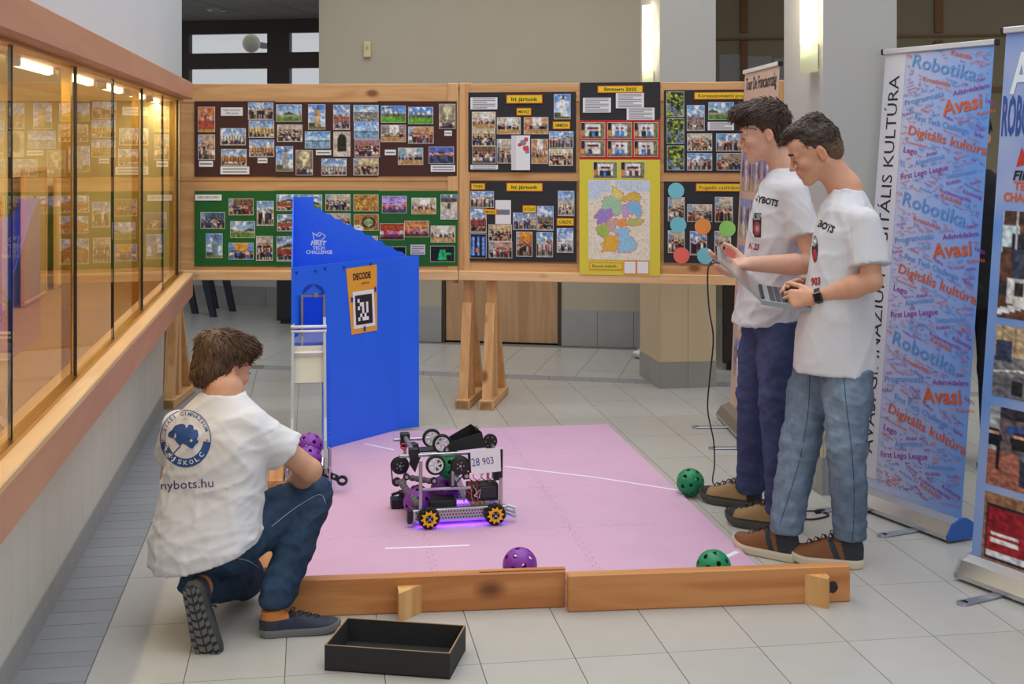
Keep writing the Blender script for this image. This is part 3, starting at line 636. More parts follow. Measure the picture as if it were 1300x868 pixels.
# brown posters
k = cr(245, 125, 7.647); k8 = cr(410, 125, 7.43)
t = sheet(PL, 'photo_poster', (247.5, 128.5, 350, 224), M_brown, 'dark brown photo poster with red autumn tree picture, next to the glass case')
for q, kd, pal in [((57, 85, 215, 322), 'autumn', None), ((543, 42, 781, 202), 'groupsky', None), ((58, 353, 215, 592), 'group', (190, 160, 140)), ((275, 292, 514, 450), 'house', (206, 206, 210)), ((549, 217, 788, 377), 'house', (210, 180, 120)), ((553, 403, 789, 563), 'castle', (196, 156, 110)), ((283, 493, 522, 652), 'house', (180, 130, 84))]: photo(PL, t, k(*q), kd, pal)
slip(PL, t, k(277, 87, 488, 168), words=['Angliai tanulmányút', '2025. június']); slip(PL, t, k(65, 605, 200, 663), 1); slip(PL, t, k(633, 577, 727, 627), 1); slip(PL, t, k(272, 660, 552, 735), 2)
t = sheet(PL, 'photo_poster', (350, 130, 480, 224.5), M_brown, 'dark brown photo poster with river, dome and tower pictures', -.0118)
for q, kd, pal in [((815, 62, 1055, 222), 'land', None), ((825, 257, 1062, 417), 'crowd', None), ((812, 466, 972, 703), 'tower', (170, 170, 170)), ((1125, 60, 1285, 298), 'tower', None), ((1005, 503, 1163, 740), 'nave', None), ((1093, 322, 1332, 481), 'river', None)]: photo(PL, t, k(*q), kd, pal)
for q, kd, pal in [((103, 63, 253, 292), 'house', (170, 110, 100)), ((293, 65, 523, 216), 'city', None), ((297, 226, 525, 381), 'river', None), ((105, 315, 258, 543), 'arch', None), ((305, 392, 535, 550), 'crowd', (170, 120, 120)), ((293, 567, 523, 720), 'group', (206, 190, 150)), ((-8, 570, 222, 722), 'house', (190, 190, 190))]: photo(PL, t, k8(*q), kd, pal)
slip(PL, t, k(1197, 500, 1345, 550), 1)
t = sheet(PL, 'photo_poster', (479.5, 128.5, 580, 223.5), M_brown, 'dark brown photo poster with green castle lawn and sunset pictures')
for q, kd, pal in [((553, 72, 779, 225), 'lawn', None), ((809, 84, 1038, 237), 'lawn', None), ((1100, 55, 1247, 283), 'nave', None), ((553, 252, 780, 407), 'indoor', (150, 140, 134)), ((809, 268, 1041, 422), 'group', (200, 150, 110)), ((713, 468, 943, 622), 'indoor', (140, 170, 180)), ((1003, 457, 1232, 612), 'sunset', None)]: photo(PL, t, k8(*q), kd, pal)
slip(PL, t, k8(586, 482, 690, 535), 1); slip(PL, t, k8(1147, 303, 1217, 352), 1); slip(PL, t, k8(1018, 627, 1248, 690), 2)
# green posters
k = cr(220, 235, 7.55); k2 = cr(405, 235, 7.222)
t = sheet(PL, 'photo_poster', (247.5, 242, 350, 337.5), M_green, 'green photo poster with blue bus interior and towers, next to the glass case')
for q, kd, pal in [((270, 260, 497, 413), 'group', (70, 100, 130)), ((322, 466, 473, 692), 'tower', (120, 150, 165)), ((540, 130, 770, 283), 'group', (120, 90, 70)), ((555, 347, 785, 500), 'land', None), ((540, 553, 770, 708), 'bus', None), ((808, 153, 963, 385), 'groupsky', None), ((802, 488, 955, 718), 'crowd', None)]: photo(PL, t, k(*q), kd, pal)
slip(PL, t, (248.5, 246.8, 282, 254.3), words=['KOREA CSERE 2025 ÁPRILIS'])
t = sheet(PL, 'photo_poster', (350, 241.5, 481, 338), M_green, 'green photo poster with red temple and food pictures behind the blue goal', -.0118)
for q, kd, pal in [((997, 90, 1225, 242), 'temple', None), ((1003, 282, 1230, 436), 'temple', None), ((997, 492, 1225, 725), 'temple', None)]: photo(PL, t, k(*q), kd, pal)
for q, kd, pal in [((-190, 88, 28, 236), 'land', None), ((65, 85, 287, 232), 'group', None), ((322, 87, 543, 235), 'food', None), ((62, 260, 288, 408), 'group', None), ((325, 268, 545, 412), 'bowl', None), ((320, 467, 540, 612), 'indoor', None)]: photo(PL, t, k2(*q), kd, pal)
t = sheet(PL, 'photo_poster', (481, 242, 581.5, 337.5), M_green, 'green photo poster with stage shows and classroom pictures')
for q, kd, pal in [((583, 102, 803, 252), 'stage', (150, 130, 200)), ((853, 117, 1073, 262), 'indoor', None), ((1118, 87, 1265, 310), 'beach', None), ((563, 352, 780, 497), 'stage', (150, 60, 34)), ((787, 328, 1007, 472), 'stage', (180, 120, 70)), ((1028, 373, 1248, 520), 'indoor', None), ((1025, 557, 1243, 697), 'dark', None), ((572, 563, 795, 705), 'dark', (150, 160, 160))]: photo(PL, t, k2(*q), kd, pal)
slip(PL, t, k2(840, 543, 975, 635), 4, mat=pm('lilac_paper', L(206, 200, 222), rough=.7))
# black posters on the right board
k = cr(590, 110, 7.893)
t = sheet(PR, 'photo_poster', (595, 117, 731.5, 218.5), M_blackc, 'black poster with white tower picture and a folded leaflet, titled Itt jartunk, upper one')
for q, kd, pal in [((900, 78, 1060, 322), 'tower', (226, 226, 232)), ((80, 255, 310, 418), 'indoor', None), ((330, 310, 560, 472), 'indoor', None), ((600, 310, 838, 472), 'indoor', (196, 150, 110)), ((80, 428, 307, 592), 'crowd', (206, 190, 150)), ((85, 597, 315, 765), 'crowd', (110, 90, 70)), ((330, 527, 470, 765), 'group', (210, 196, 180)), ((675, 527, 833, 768), 'indoor', (190, 146, 110)), ((852, 450, 1088, 613), 'groupsky', None), ((850, 625, 1082, 788), 'crowd', (216, 206, 180))]: photo(PR, t, k(*q), kd, pal)
slip(PR, t, k(63, 108, 332, 228), 6, name='text_sheet'); slip(PR, t, k(63, 782, 338, 828), 2, name='text_sheet')
tagc(PR, t, k(420, 80, 785, 170), 'Itt jártunk', .02); tagc(PR, t, k(523, 212, 673, 290), 'MAINZ'); tagc(PR, t, k(885, 347, 1062, 427), 'SIMMERN')
q = k(472, 488, 660, 835); x0, x1, z0, z1 = rect(PR, *q)
lf = MB().add([(x0, -.02, z0), (x0 + .035, -.045, z0), (x1, -.022, z0), (x0, -.02, z1), (x0 + .035, -.045, z1), (x1, -.022, z1)], [(0, 1, 4, 3), (1, 2, 5, 4), (2, 1, 0), (3, 4, 5), (0, 3, 5, 2)]).build('leaflet', M_white, t)
def leafpt(a, b):   # a 0..1 across the right leaf
    return (x0 + .035 + (x1 - x0 - .035) * a, -.0455 + .023 * a, z1 - (z1 - z0) * b)
m1 = MB(); m2 = MB()
def blob(m, fn, cx, cy, rx, ry, n=12, sd=1):
    g = np.random.default_rng(sd); v = [fn(cx + rx * math.cos(2 * math.pi * i / n) * g.uniform(.75, 1.15), cy + ry * math.sin(2 * math.pi * i / n) * g.uniform(.75, 1.15)) for i in range(n)]; m.add(v, [tuple(range(n))])
blob(m1, leafpt, .25, .27, .16, .06, sd=1); blob(m1, leafpt, .72, .12, .16, .07, sd=2); blob(m1, leafpt, .72, .38, .26, .09, sd=3); blob(m2, leafpt, .5, .22, .22, .09, sd=4); blob(m2, leafpt, .8, .48, .16, .05, sd=5)
m1.build('red_map', pm('map_red', L(214, 66, 66), rough=.6), lf); m2.build('grey_map', pm('map_grey', L(140, 140, 146), rough=.6), lf)
k = cr(590, 222, 7.68)
t = sheet(PR, 'photo_poster', (597, 229.5, 732, 331.5), M_blackc, 'black poster with blue church windows and red half-timbered house, titled Itt jartunk, lower one')
for q, kd, pal in [((62, 160, 285, 315), 'groupsky', None), ((62, 330, 213, 560), 'house', (150, 80, 74)), ((240, 485, 460, 645), 'crowd', (200, 180, 140)), ((243, 650, 463, 805), 'group', (190, 150, 140)), ((62, 575, 213, 805), 'glasswin', None), ((478, 370, 700, 530), 'groupsky', None), ((712, 305, 865, 537), 'castle', (130, 120, 110)), ((510, 555, 660, 790), 'group', (214, 140, 60)), ((707, 560, 860, 795), 'groupsky', None), ((915, 157, 1068, 395), 'house', (206, 196, 176)), ((905, 520, 1058, 752), 'house', (220, 220, 222))]: photo(PR, t, k(*q), kd, pal)
slip(PR, t, k(303, 245, 455, 477), 1, name='text_sheet'); photo(PR, t, k(322, 292, 440, 452), 'city', None)
tagc(PR, t, k(410, 75, 765, 160), 'Itt jártunk', .02)
for q, wds in [((65, 78, 205, 145), 'TRIER'), ((190, 330, 322, 385), 'MAINZ'), ((567, 293, 703, 370), 'KÖLN'), ((900, 417, 1070, 495), 'KOBLENZ')]: tagc(PR, t, k(*q), wds)
k = cr(730, 100, 7.887)
t = sheet(PR, 'title_poster', (736.5, 104.5, 838.5, 152), M_blackc, 'black title poster with typed sheets, reading Simmern 2025', -.0145)
tagc(PR, t, k(228, 68, 683, 143), 'Simmern 2025', .025)
for q in ((83, 190, 362, 338), (412, 142, 692, 295), (520, 290, 798, 412)): slip(PR, t, k(*q), 8, name='text_sheet')
t = sheet(PR, 'photo_poster', (736.5, 152.5, 838.5, 203), M_redc, 'red card with six framed portrait photos', -.0150)
for q in ((65, 440, 300, 597), (332, 440, 565, 597), (598, 440, 830, 597), (65, 622, 300, 775), (332, 622, 568, 775), (598, 622, 828, 775)): photo(PR, t, k(*q), 'studio')
k = cr(730, 195, 5.6)
t = sheet(PR, 'map_poster', (736.5, 202.5, 838.5, 348.5), M_yelc, 'yellow poster with a coloured map of Germany and two portrait photos', -.0155 - .02)
for q in ((137, 60, 303, 172), (332, 60, 498, 172)): photo(PR, t, k(*q), 'studio')
# map of Germany: outline and states as polygons in the crop's pixels
GER = {'sh': [(265, 225), (300, 235), (345, 280), (345, 320), (300, 325), (275, 290)], 'mv': [(345, 300), (400, 270), (440, 265), (475, 300), (465, 335), (400, 335), (345, 335)],
       'ni': [(200, 320), (265, 295), (330, 330), (345, 400), (300, 450), (270, 400), (190, 390)], 'bb': [(365, 345), (465, 335), (490, 430), (450, 460), (400, 420), (370, 380)],
       'st': [(340, 370), (370, 355), (400, 430), (365, 455), (335, 430)], 'nw': [(190, 395), (270, 390), (280, 440), (230, 490), (160, 505), (148, 430)],
       'he': [(245, 470), (305, 450), (315, 500), (270, 550), (235, 565), (225, 510)], 'th': [(305, 455), (370, 460), (385, 505), (330, 522), (310, 500)],
       'sn': [(380, 450), (460, 455), (497, 455), (495, 490), (430, 510), (385, 525)], 'rp': [(150, 520), (225, 490), (245, 560), (230, 605), (165, 575)],
       'bw': [(240, 580), (300, 570), (315, 640), (300, 695), (195, 690), (205, 625)], 'by': [(265, 535), (330, 520), (390, 530), (410, 590), (455, 635), (425, 690), (305, 712), (315, 630), (300, 565)]}
GCOL = {'sh': (226, 216, 120), 'mv': (214, 186, 86), 'ni': (160, 206, 170), 'bb': (130, 190, 232), 'st': (200, 160, 210), 'nw': (160, 136, 206), 'he': (206, 166, 160), 'th': (236, 156, 86), 'sn': (180, 190, 110), 'rp': (160, 196, 90), 'bw': (230, 178, 66), 'by': (150, 200, 232)}
def inpoly(px, py, poly):
    c = np.zeros(px.shape, bool); n = len(poly)
    for i in range(n):
        x0, y0 = poly[i]; x1, y1 = poly[(i + 1) % n]
        if y0 == y1: continue
        c ^= ((y0 > py) != (y1 > py)) & (px < (x1 - x0) * (py - y0) / (y1 - y0) + x0)
    return c
nx, ny = 88, 114; gx, gy = np.meshgrid(np.linspace(103, 533, nx), np.linspace(190, 750, ny)); g = np.random.default_rng(5)
jx = smoothn(g.normal(0, 16, (ny, nx)), 2); jy = smoothn(g.normal(0, 16, (ny, nx)), 2); img = np.zeros((ny, nx, 3)); img[:] = (232, 224, 206)
img[(gy < 320 - .35 * (gx - 103) * (gx < 270) * 0) & (gx < 195) | (gy < 270) & (gx < 260) | (gy < 265) & (gx > 350)] = (198, 214, 236); img[(gy < 240) & (gx > 290)] = (200, 216, 236)
road = smoothn(g.random((ny, nx)), 1); img[(abs(road - .5) < .006)] = (196, 170, 150)
st_id = np.zeros((ny, nx), int)
for n_, (key, poly) in enumerate(GER.items()):
    msk = inpoly(gx + jx, gy + jy, poly); img[msk] = GCOL[key]; st_id[msk] = n_ + 1
ins = st_id > 0; edge = ins & ~(np.roll(ins, 1, 0) & np.roll(ins, -1, 0) & np.roll(ins, 1, 1) & np.roll(ins, -1, 1)); img[edge] = (196, 120, 110)
img *= (1 + .05 * g.normal(0, 1, (ny, nx, 1))); img = np.clip(img, 0, 255)
x0, x1, z0, z1 = rect(PR, *k(103, 190, 533, 750)); yb = t['y'] - .003
MB().box(x0 - .002, x1 + .002, yb + .0005, yb + .002, z0 - .002, z1 + .002).build('map_back', M_white, t)
pic_mesh('map', lambda a, b: (x0 + (x1 - x0) * a, yb, z1 - (z1 - z0) * b), img, M_pic, t)
def frame_card(q, mat_in, word=None):
    x0, x1, z0, z1 = rect(PR, *k(*q)); y = t['y'] - .003; o = MB().box(x0, x1, y, y + .002, z0, z1).build('card', pm('orange_border', L(236, 120, 40), rough=.7), t)
    MB().box(x0 + .004, x1 - .004, y - .001, y, z0 + .004, z1 - .004).build('card_face', mat_in, o)
    if word: m = MB(); qq = k(*q); text_on(m, word, plan(PR, y - .0016), (qq[0] + 4, qq[3] - 3), (qq[2] - 5, qq[3] - 3), h=(qq[3] - qq[1]) * .45); m.build('lettering', M_ink, o)
frame_card((107, 770, 342, 822), M_yelc, 'Rövid videók :'); frame_card((350, 758, 438, 852), M_white); frame_card((442, 758, 530, 852), M_white)
k = cr(835, 105, 7.236)
t = sheet(PR, 'photo_poster', (843, 114, 975, 219), M_blackc, 'black poster with garden and bicycle pictures, half hidden by the standing people', -.0125)
tagc(PR, t, k(335, 85, 885, 155), 'Környezetvédelmi projekt', .01)
for q, kd, pal in [((85, 85, 240, 312), 'leaf', None), ((88, 332, 240, 557), 'leaf', None), ((90, 580, 240, 800), 'leaf', None), ((272, 210, 428, 438), 'house', (150, 130, 130)), ((470, 182, 697, 337), 'land', None), ((275, 470, 497, 625), 'crowd', (200, 190, 170)), ((540, 470, 770, 627), 'groupsky', None), ((275, 650, 497, 802), 'groupsky', None), ((545, 650, 775, 802), 'group', (160, 140, 120))]: photo(PR, t, k(*q), kd, pal)
slip(PR, t, k(460, 360, 700, 437), 5, name='text_sheet')
k = cr(835, 225, 7.236)
t = sheet(PR, 'photo_poster', (843, 230.5, 975, 334), M_blackc, 'black poster with coloured paper circles and family photos')
tagc(PR, t, k(350, 55, 830, 130), 'Fogadó családjaink', .0)
for q, kd in [((98, 185, 245, 400), 'group'), ((275, 250, 497, 405), 'group'), ((530, 183, 687, 408), 'group'), ((98, 490, 245, 690), 'group'), ((300, 495, 450, 712), 'groupsky'), ((525, 495, 670, 720), 'group')]: photo(PR, t, k(*q), kd)
for n_, (cx, cy, c) in enumerate([(170, 122, (120, 200, 216)), (190, 435, (120, 200, 216)), (415, 450, (240, 150, 80)), (640, 470, (150, 214, 110)), (220, 715, (236, 110, 100)), (438, 720, (120, 200, 216)), (660, 715, (236, 110, 100))]):
    a, z = PR.xz(835 + cx / 7.236, 225 + cy / 7.236); r = .0485; y = -.018
    m = MB(); m.prism([(a + r * math.cos(2 * math.pi * i / 28), z + r * math.sin(2 * math.pi * i / 28)) for i in range(28)], 0, .001, Matrix(((1, 0, 0, 0), (0, 0, -1, y), (0, 1, 0, 0), (0, 0, 0, 1)))).build('paper_circle', pm('circle%d' % (hash(c) % 999), L(*c), rough=.7), t)
for o in bpy.data.objects:
    if 'y' in o.keys(): del o['y']
# ------------------------------------------------------------------ implicit surfaces (for balls, people, shoes)
class SDF:
    def __init__(s, lo, hi, h):
        s.lo = np.array(lo, np.float32); s.h = np.float32(h); s.n = np.ceil((np.array(hi) - np.array(lo)) / h).astype(int) + 1; s.F = np.full(tuple(s.n), .5, np.float32)
        s.ax = [s.lo[i] + s.h * np.arange(s.n[i], dtype=np.float32) for i in range(3)]
    def put(s, fn, lo, hi, k=0.0, op='u'):
        p = k + 2.5 * s.h; i0 = np.maximum(np.floor((np.array(lo) - p - s.lo) / s.h).astype(int), 0); i1 = np.minimum(np.ceil((np.array(hi) + p - s.lo) / s.h).astype(int) + 1, s.n)
        if np.any(i1 <= i0): return s
        sl = tuple(slice(a, b) for a, b in zip(i0, i1)); X = s.ax[0][sl[0]][:, None, None]; Y = s.ax[1][sl[1]][None, :, None]; Z = s.ax[2][sl[2]][None, None, :]
        d = fn(X, Y, Z).astype(np.float32); a = s.F[sl]
        if op == 'u':
            if k > 0: hh = np.clip(.5 + .5 * (d - a) / k, 0, 1); r = d + (a - d) * hh - k * hh * (1 - hh)
            else: r = np.minimum(a, d)
        elif op == 's':
            d = -d
            if k > 0: hh = np.clip(.5 - .5 * (d - a) / k, 0, 1); r = d + (a - d) * hh + k * hh * (1 - hh)
            else: r = np.maximum(a, d)
        else: r = a + d
        s.F[sl] = r; return s
    def cone(s, a, b, ra, rb, k=0.01, flat=None, op='u'):
        a = np.array(a, np.float32); b = np.array(b, np.float32); ab = b - a; L2 = float(ab @ ab) + 1e-9; R = max(ra, rb) * 1.02 * (max(1.0, flat[1]) if flat else 1)
        def fn(X, Y, Z):
            px, py, pz = X - a[0], Y - a[1], Z - a[2]; t = np.clip((px * ab[0] + py * ab[1] + pz * ab[2]) / L2, 0, 1); qx, qy, qz = px - ab[0] * t, py - ab[1] * t, pz - ab[2] * t
            if flat is not None:
                n = flat[0]; m = (qx * n[0] + qy * n[1] + qz * n[2]) * (1 / flat[1] - 1); qx = qx + n[0] * m; qy = qy + n[1] * m; qz = qz + n[2] * m
            return (np.sqrt(qx * qx + qy * qy + qz * qz) - (ra + (rb - ra) * t)) * (min(1, flat[1]) if flat is not None else 1)
        return s.put(fn, np.minimum(a, b) - R, np.maximum(a, b) + R, k, op)
    def ell(s, c, r, R=None, k=0.01, op='u'):
        c = np.array(c, np.float32); r = np.array(r, np.float32); m = float(r.max())
        def fn(X, Y, Z):
            x, y, z = X - c[0], Y - c[1], Z - c[2]
            if R is not None: x, y, z = (R[0][0] * x + R[0][1] * y + R[0][2] * z, R[1][0] * x + R[1][1] * y + R[1][2] * z, R[2][0] * x + R[2][1] * y + R[2][2] * z)
            k0 = np.sqrt((x / r[0]) ** 2 + (y / r[1]) ** 2 + (z / r[2]) ** 2); k1 = np.sqrt((x / r[0] ** 2) ** 2 + (y / r[1] ** 2) ** 2 + (z / r[2] ** 2) ** 2) + 1e-6
            return k0 * (k0 - 1) / k1
        return s.put(fn, c - m, c + m, k, op)
    def loft(s, Zs, CXs, CYs, As, Bs, ang, k=0.02, ex=2.3, op='u', grow=0.0):
        # upright body of elliptical sections: centre, half width along direction ang, half depth across it
        Zs = np.array(Zs); ca, sa = math.cos(ang), math.sin(ang); R = max(max(As), max(Bs)) + grow
        def fn(X, Y, Z):
            z = Z[0, 0]; cx = np.interp(z, Zs, CXs)[None, None, :]; cy = np.interp(z, Zs, CYs)[None, None, :]; a = np.interp(z, Zs, As)[None, None, :] + grow; b = np.interp(z, Zs, Bs)[None, None, :] + grow
            x = X - cx; y = Y - cy; u = x * ca + y * sa; v = -x * sa + y * ca
            d = ((np.abs(u / a) ** ex + np.abs(v / b) ** ex) ** (1 / ex) - 1) * np.minimum(a, b) * 1.0
            dz = np.maximum(Zs[0] - Z, Z - Zs[-1]); return np.maximum(d, dz)
        return s.put(fn, (min(CXs) - R, min(CYs) - R, Zs[0]), (max(CXs) + R, max(CYs) + R, Zs[-1]), k, op)
    def plane_cut(s, p, n):      # remove what lies on the n side of the plane
        p = np.array(p, np.float32); n = np.array(n, np.float32); n = n / np.linalg.norm(n)
        X, Y, Z = s.ax[0][:, None, None], s.ax[1][None, :, None], s.ax[2][None, None, :]
        s.F = np.maximum(s.F, (X - p[0]) * n[0] + (Y - p[1]) * n[1] + (Z - p[2]) * n[2]); return s
    def disp(s, fn, band=0.03):  # add a small displacement near the surface
        ii = np.argwhere(np.abs(s.F) < band)
        if len(ii): P = s.lo + s.h * ii.astype(np.float32); s.F[tuple(ii.T)] += fn(P).astype(np.float32)
        return s
    def mesh(s):
        Fv = s.F; S = Fv < 0; n = Fv.shape
        c = np.zeros((n[0] - 1, n[1] - 1, n[2] - 1), np.int8)
        for i in (0, 1):
            for j in (0, 1):
                for q in (0, 1): c += S[i:n[0] - 1 + i, j:n[1] - 1 + j, q:n[2] - 1 + q]
        act = (c > 0) & (c < 8); ijk = np.argwhere(act); idx = np.full(act.shape, -1, np.int64); idx[act] = np.arange(len(ijk))
        pos = np.zeros((len(ijk), 3)); cnt = np.zeros(len(ijk)); E = np.eye(3, dtype=int)
        for a in range(3):
            o1, o2 = [q for q in range(3) if q != a]
            for e1 in (0, 1):
                for e2 in (0, 1):
                    p = ijk + E[o1] * e1 + E[o2] * e2; va = Fv[p[:, 0], p[:, 1], p[:, 2]]; p2 = p + E[a]; vb_ = Fv[p2[:, 0], p2[:, 1], p2[:, 2]]
                    cr_ = (va < 0) != (vb_ < 0); t = np.where(cr_, va / np.where(cr_, va - vb_, 1), 0); pos += cr_[:, None] * (p + E[a] * t[:, None]); cnt += cr_
        pos /= np.maximum(cnt, 1)[:, None]; V = s.lo + pos * s.h; faces = []
        for a in range(3):
            sl0 = [slice(None)] * 3; sl1 = [slice(None)] * 3; sl0[a] = slice(0, n[a] - 1); sl1[a] = slice(1, n[a]); A0 = S[tuple(sl0)]; A1 = S[tuple(sl1)]; cr_ = A0 != A1
            e = np.argwhere(cr_); o1, o2 = (a + 1) % 3, (a + 2) % 3; e = e[(e[:, o1] > 0) & (e[:, o2] > 0) & (e[:, o1] < n[o1] - 1) & (e[:, o2] < n[o2] - 1)]
            q = [e - E[o1] - E[o2], e - E[o2], e, e - E[o1]]; fi = np.stack([idx[p[:, 0], p[:, 1], p[:, 2]] for p in q], 1); inside = A0[e[:, 0], e[:, 1], e[:, 2]]
            faces.append(np.where(inside[:, None], fi, fi[:, ::-1]))
        return V.astype(np.float64), np.concatenate(faces)
def np_mesh(name, V, Fq, mat, parent, smooth=True, col=None):
    me = bpy.data.meshes.new(name); me.vertices.add(len(V)); me.vertices.foreach_set('co', np.asarray(V, np.float32).ravel())
    n = len(Fq); me.loops.add(n * 4); me.loops.foreach_set('vertex_index', np.asarray(Fq, np.int32).ravel()); me.polygons.add(n); me.polygons.foreach_set('loop_start', np.arange(0, n * 4, 4, dtype=np.int32))
    try: me.polygons.foreach_set('loop_total', np.full(n, 4, np.int32))
    except Exception: pass
    me.update(calc_edges=True); me.validate()
    if smooth: me.polygons.foreach_set('use_smooth', np.ones(len(me.polygons), bool))
    if col is not None:
        ca = me.color_attributes.new('Col', 'FLOAT_COLOR', 'POINT'); c = np.ones((len(V), 4), np.float32); c[:, :3] = col; ca.data.foreach_set('color', c.ravel())
    me.materials.append(mat); o = bpy.data.objects.new(name, me); COL.objects.link(o)
    if parent: o.parent = parent
    return o
def relax(V, Fq, it=2, lam=.5):
    V = V.copy(); e = np.concatenate([Fq[:, [0, 1]], Fq[:, [1, 2]], Fq[:, [2, 3]], Fq[:, [3, 0]]]); deg = np.zeros(len(V)); np.add.at(deg, e[:, 0], 1); np.add.at(deg, e[:, 1], 1)
    for _ in range(it):
        S = np.zeros_like(V)
        for a in range(3): S[:, a] = np.bincount(e[:, 0], V[e[:, 1], a], len(V)) + np.bincount(e[:, 1], V[e[:, 0], a], len(V))
        V += lam * (S / np.maximum(deg, 1)[:, None] - V)
    return V
def cl2(v): return (v[0] * CA - v[1] * SA, v[0] * SA + v[1] * CA)     # world xy -> camera-level (r, f)
# ------------------------------------------------------------------ playing field of foam tiles
FX1 = G(955, 716).x; FY1 = G(775, 541).y; TS = .61; TSY = .645; NXT, NYT = 3, 4; FX0 = FX1 - NXT * TS; FY0 = FY1 - NYT * TSY; MT = .014
M_foam = pm('pink_foam', L(206, 166, 194), rough=.85, var=.035, scale=5, bump=.25, bscale=180, per_obj=.012)
mat_ = empty('foam_mat', (FX0, FY0, 0), 0, 'pink interlocking foam tile mat covering the robot playing field', 'foam mat')
def seam(p, q, on, gap):
    p = np.array(p); q = np.array(q); d = (q - p) / np.linalg.norm(q - p); nrm = np.array([-d[1], d[0]])
    if not on: return [tuple(p)]
    out = [tuple(p)]; n = 10
    for k in range(n):
        for t, s in ((.12, 1), (.40, 1), (.60, -1), (.88, -1)):
            w = (k + t) / n; a = .011 * s * (1 if .04 < w < .96 else 0); out.append(tuple(p + (q - p) * w + nrm * a))
    return out
def tile_poly(i, j):
    x0, x1, y0, y1 = i * TS, (i + 1) * TS, j * TSY, (j + 1) * TSY; g = .0008
    bot = seam((x0, y0), (x1, y0), j > 0, g); rt = seam((x1, y0), (x1, y1), i < NXT - 1, g); top = seam((x0, y1), (x1, y1), j < NYT - 1, g); lf = seam((x0, y0), (x0, y1), i > 0, g)
    top = (top + [(x1, y1)])[::-1][:-1] if True else top; lf = (lf + [(x0, y1)])[::-1][:-1]
    P = bot + rt + top + lf; c = np.array([(x0 + x1) / 2, (y0 + y1) / 2])
    return [tuple(c + (np.array(p) - c) * (1 - .0022)) for p in P]
for i in range(NXT):
    for j in range(NYT): MB().prism(tile_poly(i, j), 0, MT).build('foam_tile', M_foam, mat_)
M_tape = pm('white_tape', L(240, 238, 244), rough=.6)
def tape(pts, w=.018):
    P = [G(x, y, MT) for x, y in pts]
    for a, b in zip(P[:-1], P[1:]):
        d = (b - a); n = Vector((-d.y, d.x, 0)).normalized() * w / 2; v = [a + n, a - n, b - n, b + n]
        MB().prism([(p.x - FX0, p.y - FY0) for p in v], MT, MT + .0008).build('tape_strip', M_tape, mat_)
tape([(463, 563), (500, 571)], .014); tape([(641, 592), (758, 606), (860, 622)], .013); tape([(489, 696), (546, 694), (596, 692)], .013); tape([(919, 708), (936, 700)], .022)
# timber border beams and the blocks that hold them
M_beam = wood('beam_pine', L(206, 142, 84), L(178, 108, 56), 0, .7, rough=.4); M_beamy = wood('beam_pine_y', L(206, 146, 92), L(178, 112, 62), 1, .7, rough=.4); M_block = wood('block_pine', L(226, 178, 116), L(204, 150, 90), 2, .8, knots=False)
bA = G(396, 783); bB = G(721, 777.5); bC = G(1072.5, 757.5); rzb = math.atan2(bC.y - bA.y, bC.x - bA.x)
du = Vector((math.cos(rzb), math.sin(rzb), 0)); x_left = bA - du * .17; lenA = (bB - x_left).length - .001; lenB = (bC - bB).length; HB = .128
for o_, ln, lab in ((x_left, lenA, 'varnished pine border beam in front of the field, the piece beside the kneeling person'), (bB, lenB, 'varnished pine border beam in front of the field, the piece with the dark smudge at its end')):
    t = empty('border_beam', o_, rzb, lab, 'beam'); MB().cbox(0, ln, 0, .045, 0, HB, .004).build('timber', M_beam, t)
    if ln == lenB:
        m = MB()
        for cx, cz, r in ((ln - .11, .085, .012), (ln - .065, .055, .02), (ln - .085, .075, .01)):
            n = 14; g = np.random.default_rng(int(r * 1e4)); m.add([(cx + r * g.uniform(.92, 1.06) * math.cos(2 * math.pi * i / n), -.0006, cz + r * 1.1 * g.uniform(.92, 1.06) * math.sin(2 * math.pi * i / n)) for i in range(n)], [tuple(range(n))])
        m.build('smudge', pm('dark_smudge', L(50, 40, 36), rough=.8), t)
    else:
        MB().cbox(ln - .30, ln + .0, .01, .03, HB, HB + .006, .002).build('splinter_strip', M_beam, t)
def wedge(px, py, label, w=.075, h=.115):
    p = G(px, py); t = empty('wooden_wedge', p, rzb, label, 'wood block')
    # triangular block: flat against the beam, one corner to the front
    return t
for (cx, cy), lab, flip in (((520, 780), 'small triangular wood block propping the beam beside the black tray', 0), ((1033, 762), 'small triangular wood block propping the beam near the dark smudge', 1)):
    o_ = bB if flip else x_left; t0 = ((G(cx, cy) - o_).dot(du)); base = o_ + du * t0; t = empty('wooden_wedge', base, rzb, lab, 'wood block')
    w = .042; pr = [(-w, -.001), (-w + .004, -.085), (w, -.001)] if not flip else [(-w, -.001), (.020, -.062), (w - .006, -.034), (w - .006, -.001)]
    MB().prism(pr, 0, .098 if not flip else .104).build('block', M_block, t)
lb = G(326, 751)
for y0, y1, lab in ((lb.y, lb.y + .62, 'short pine side beam at the field edge beside the kneeling person\'s foot'), (G(340, 634).y, G(340, 634).y + 1.0, 'pine side beam at the field edge leading to the blue goal')):
    t = empty('side_beam', (lb.x, y0, 0), 0, lab, 'beam'); MB().cbox(0, .07, 0, y1 - y0, 0, .088, .004).build('timber', M_beamy, t)
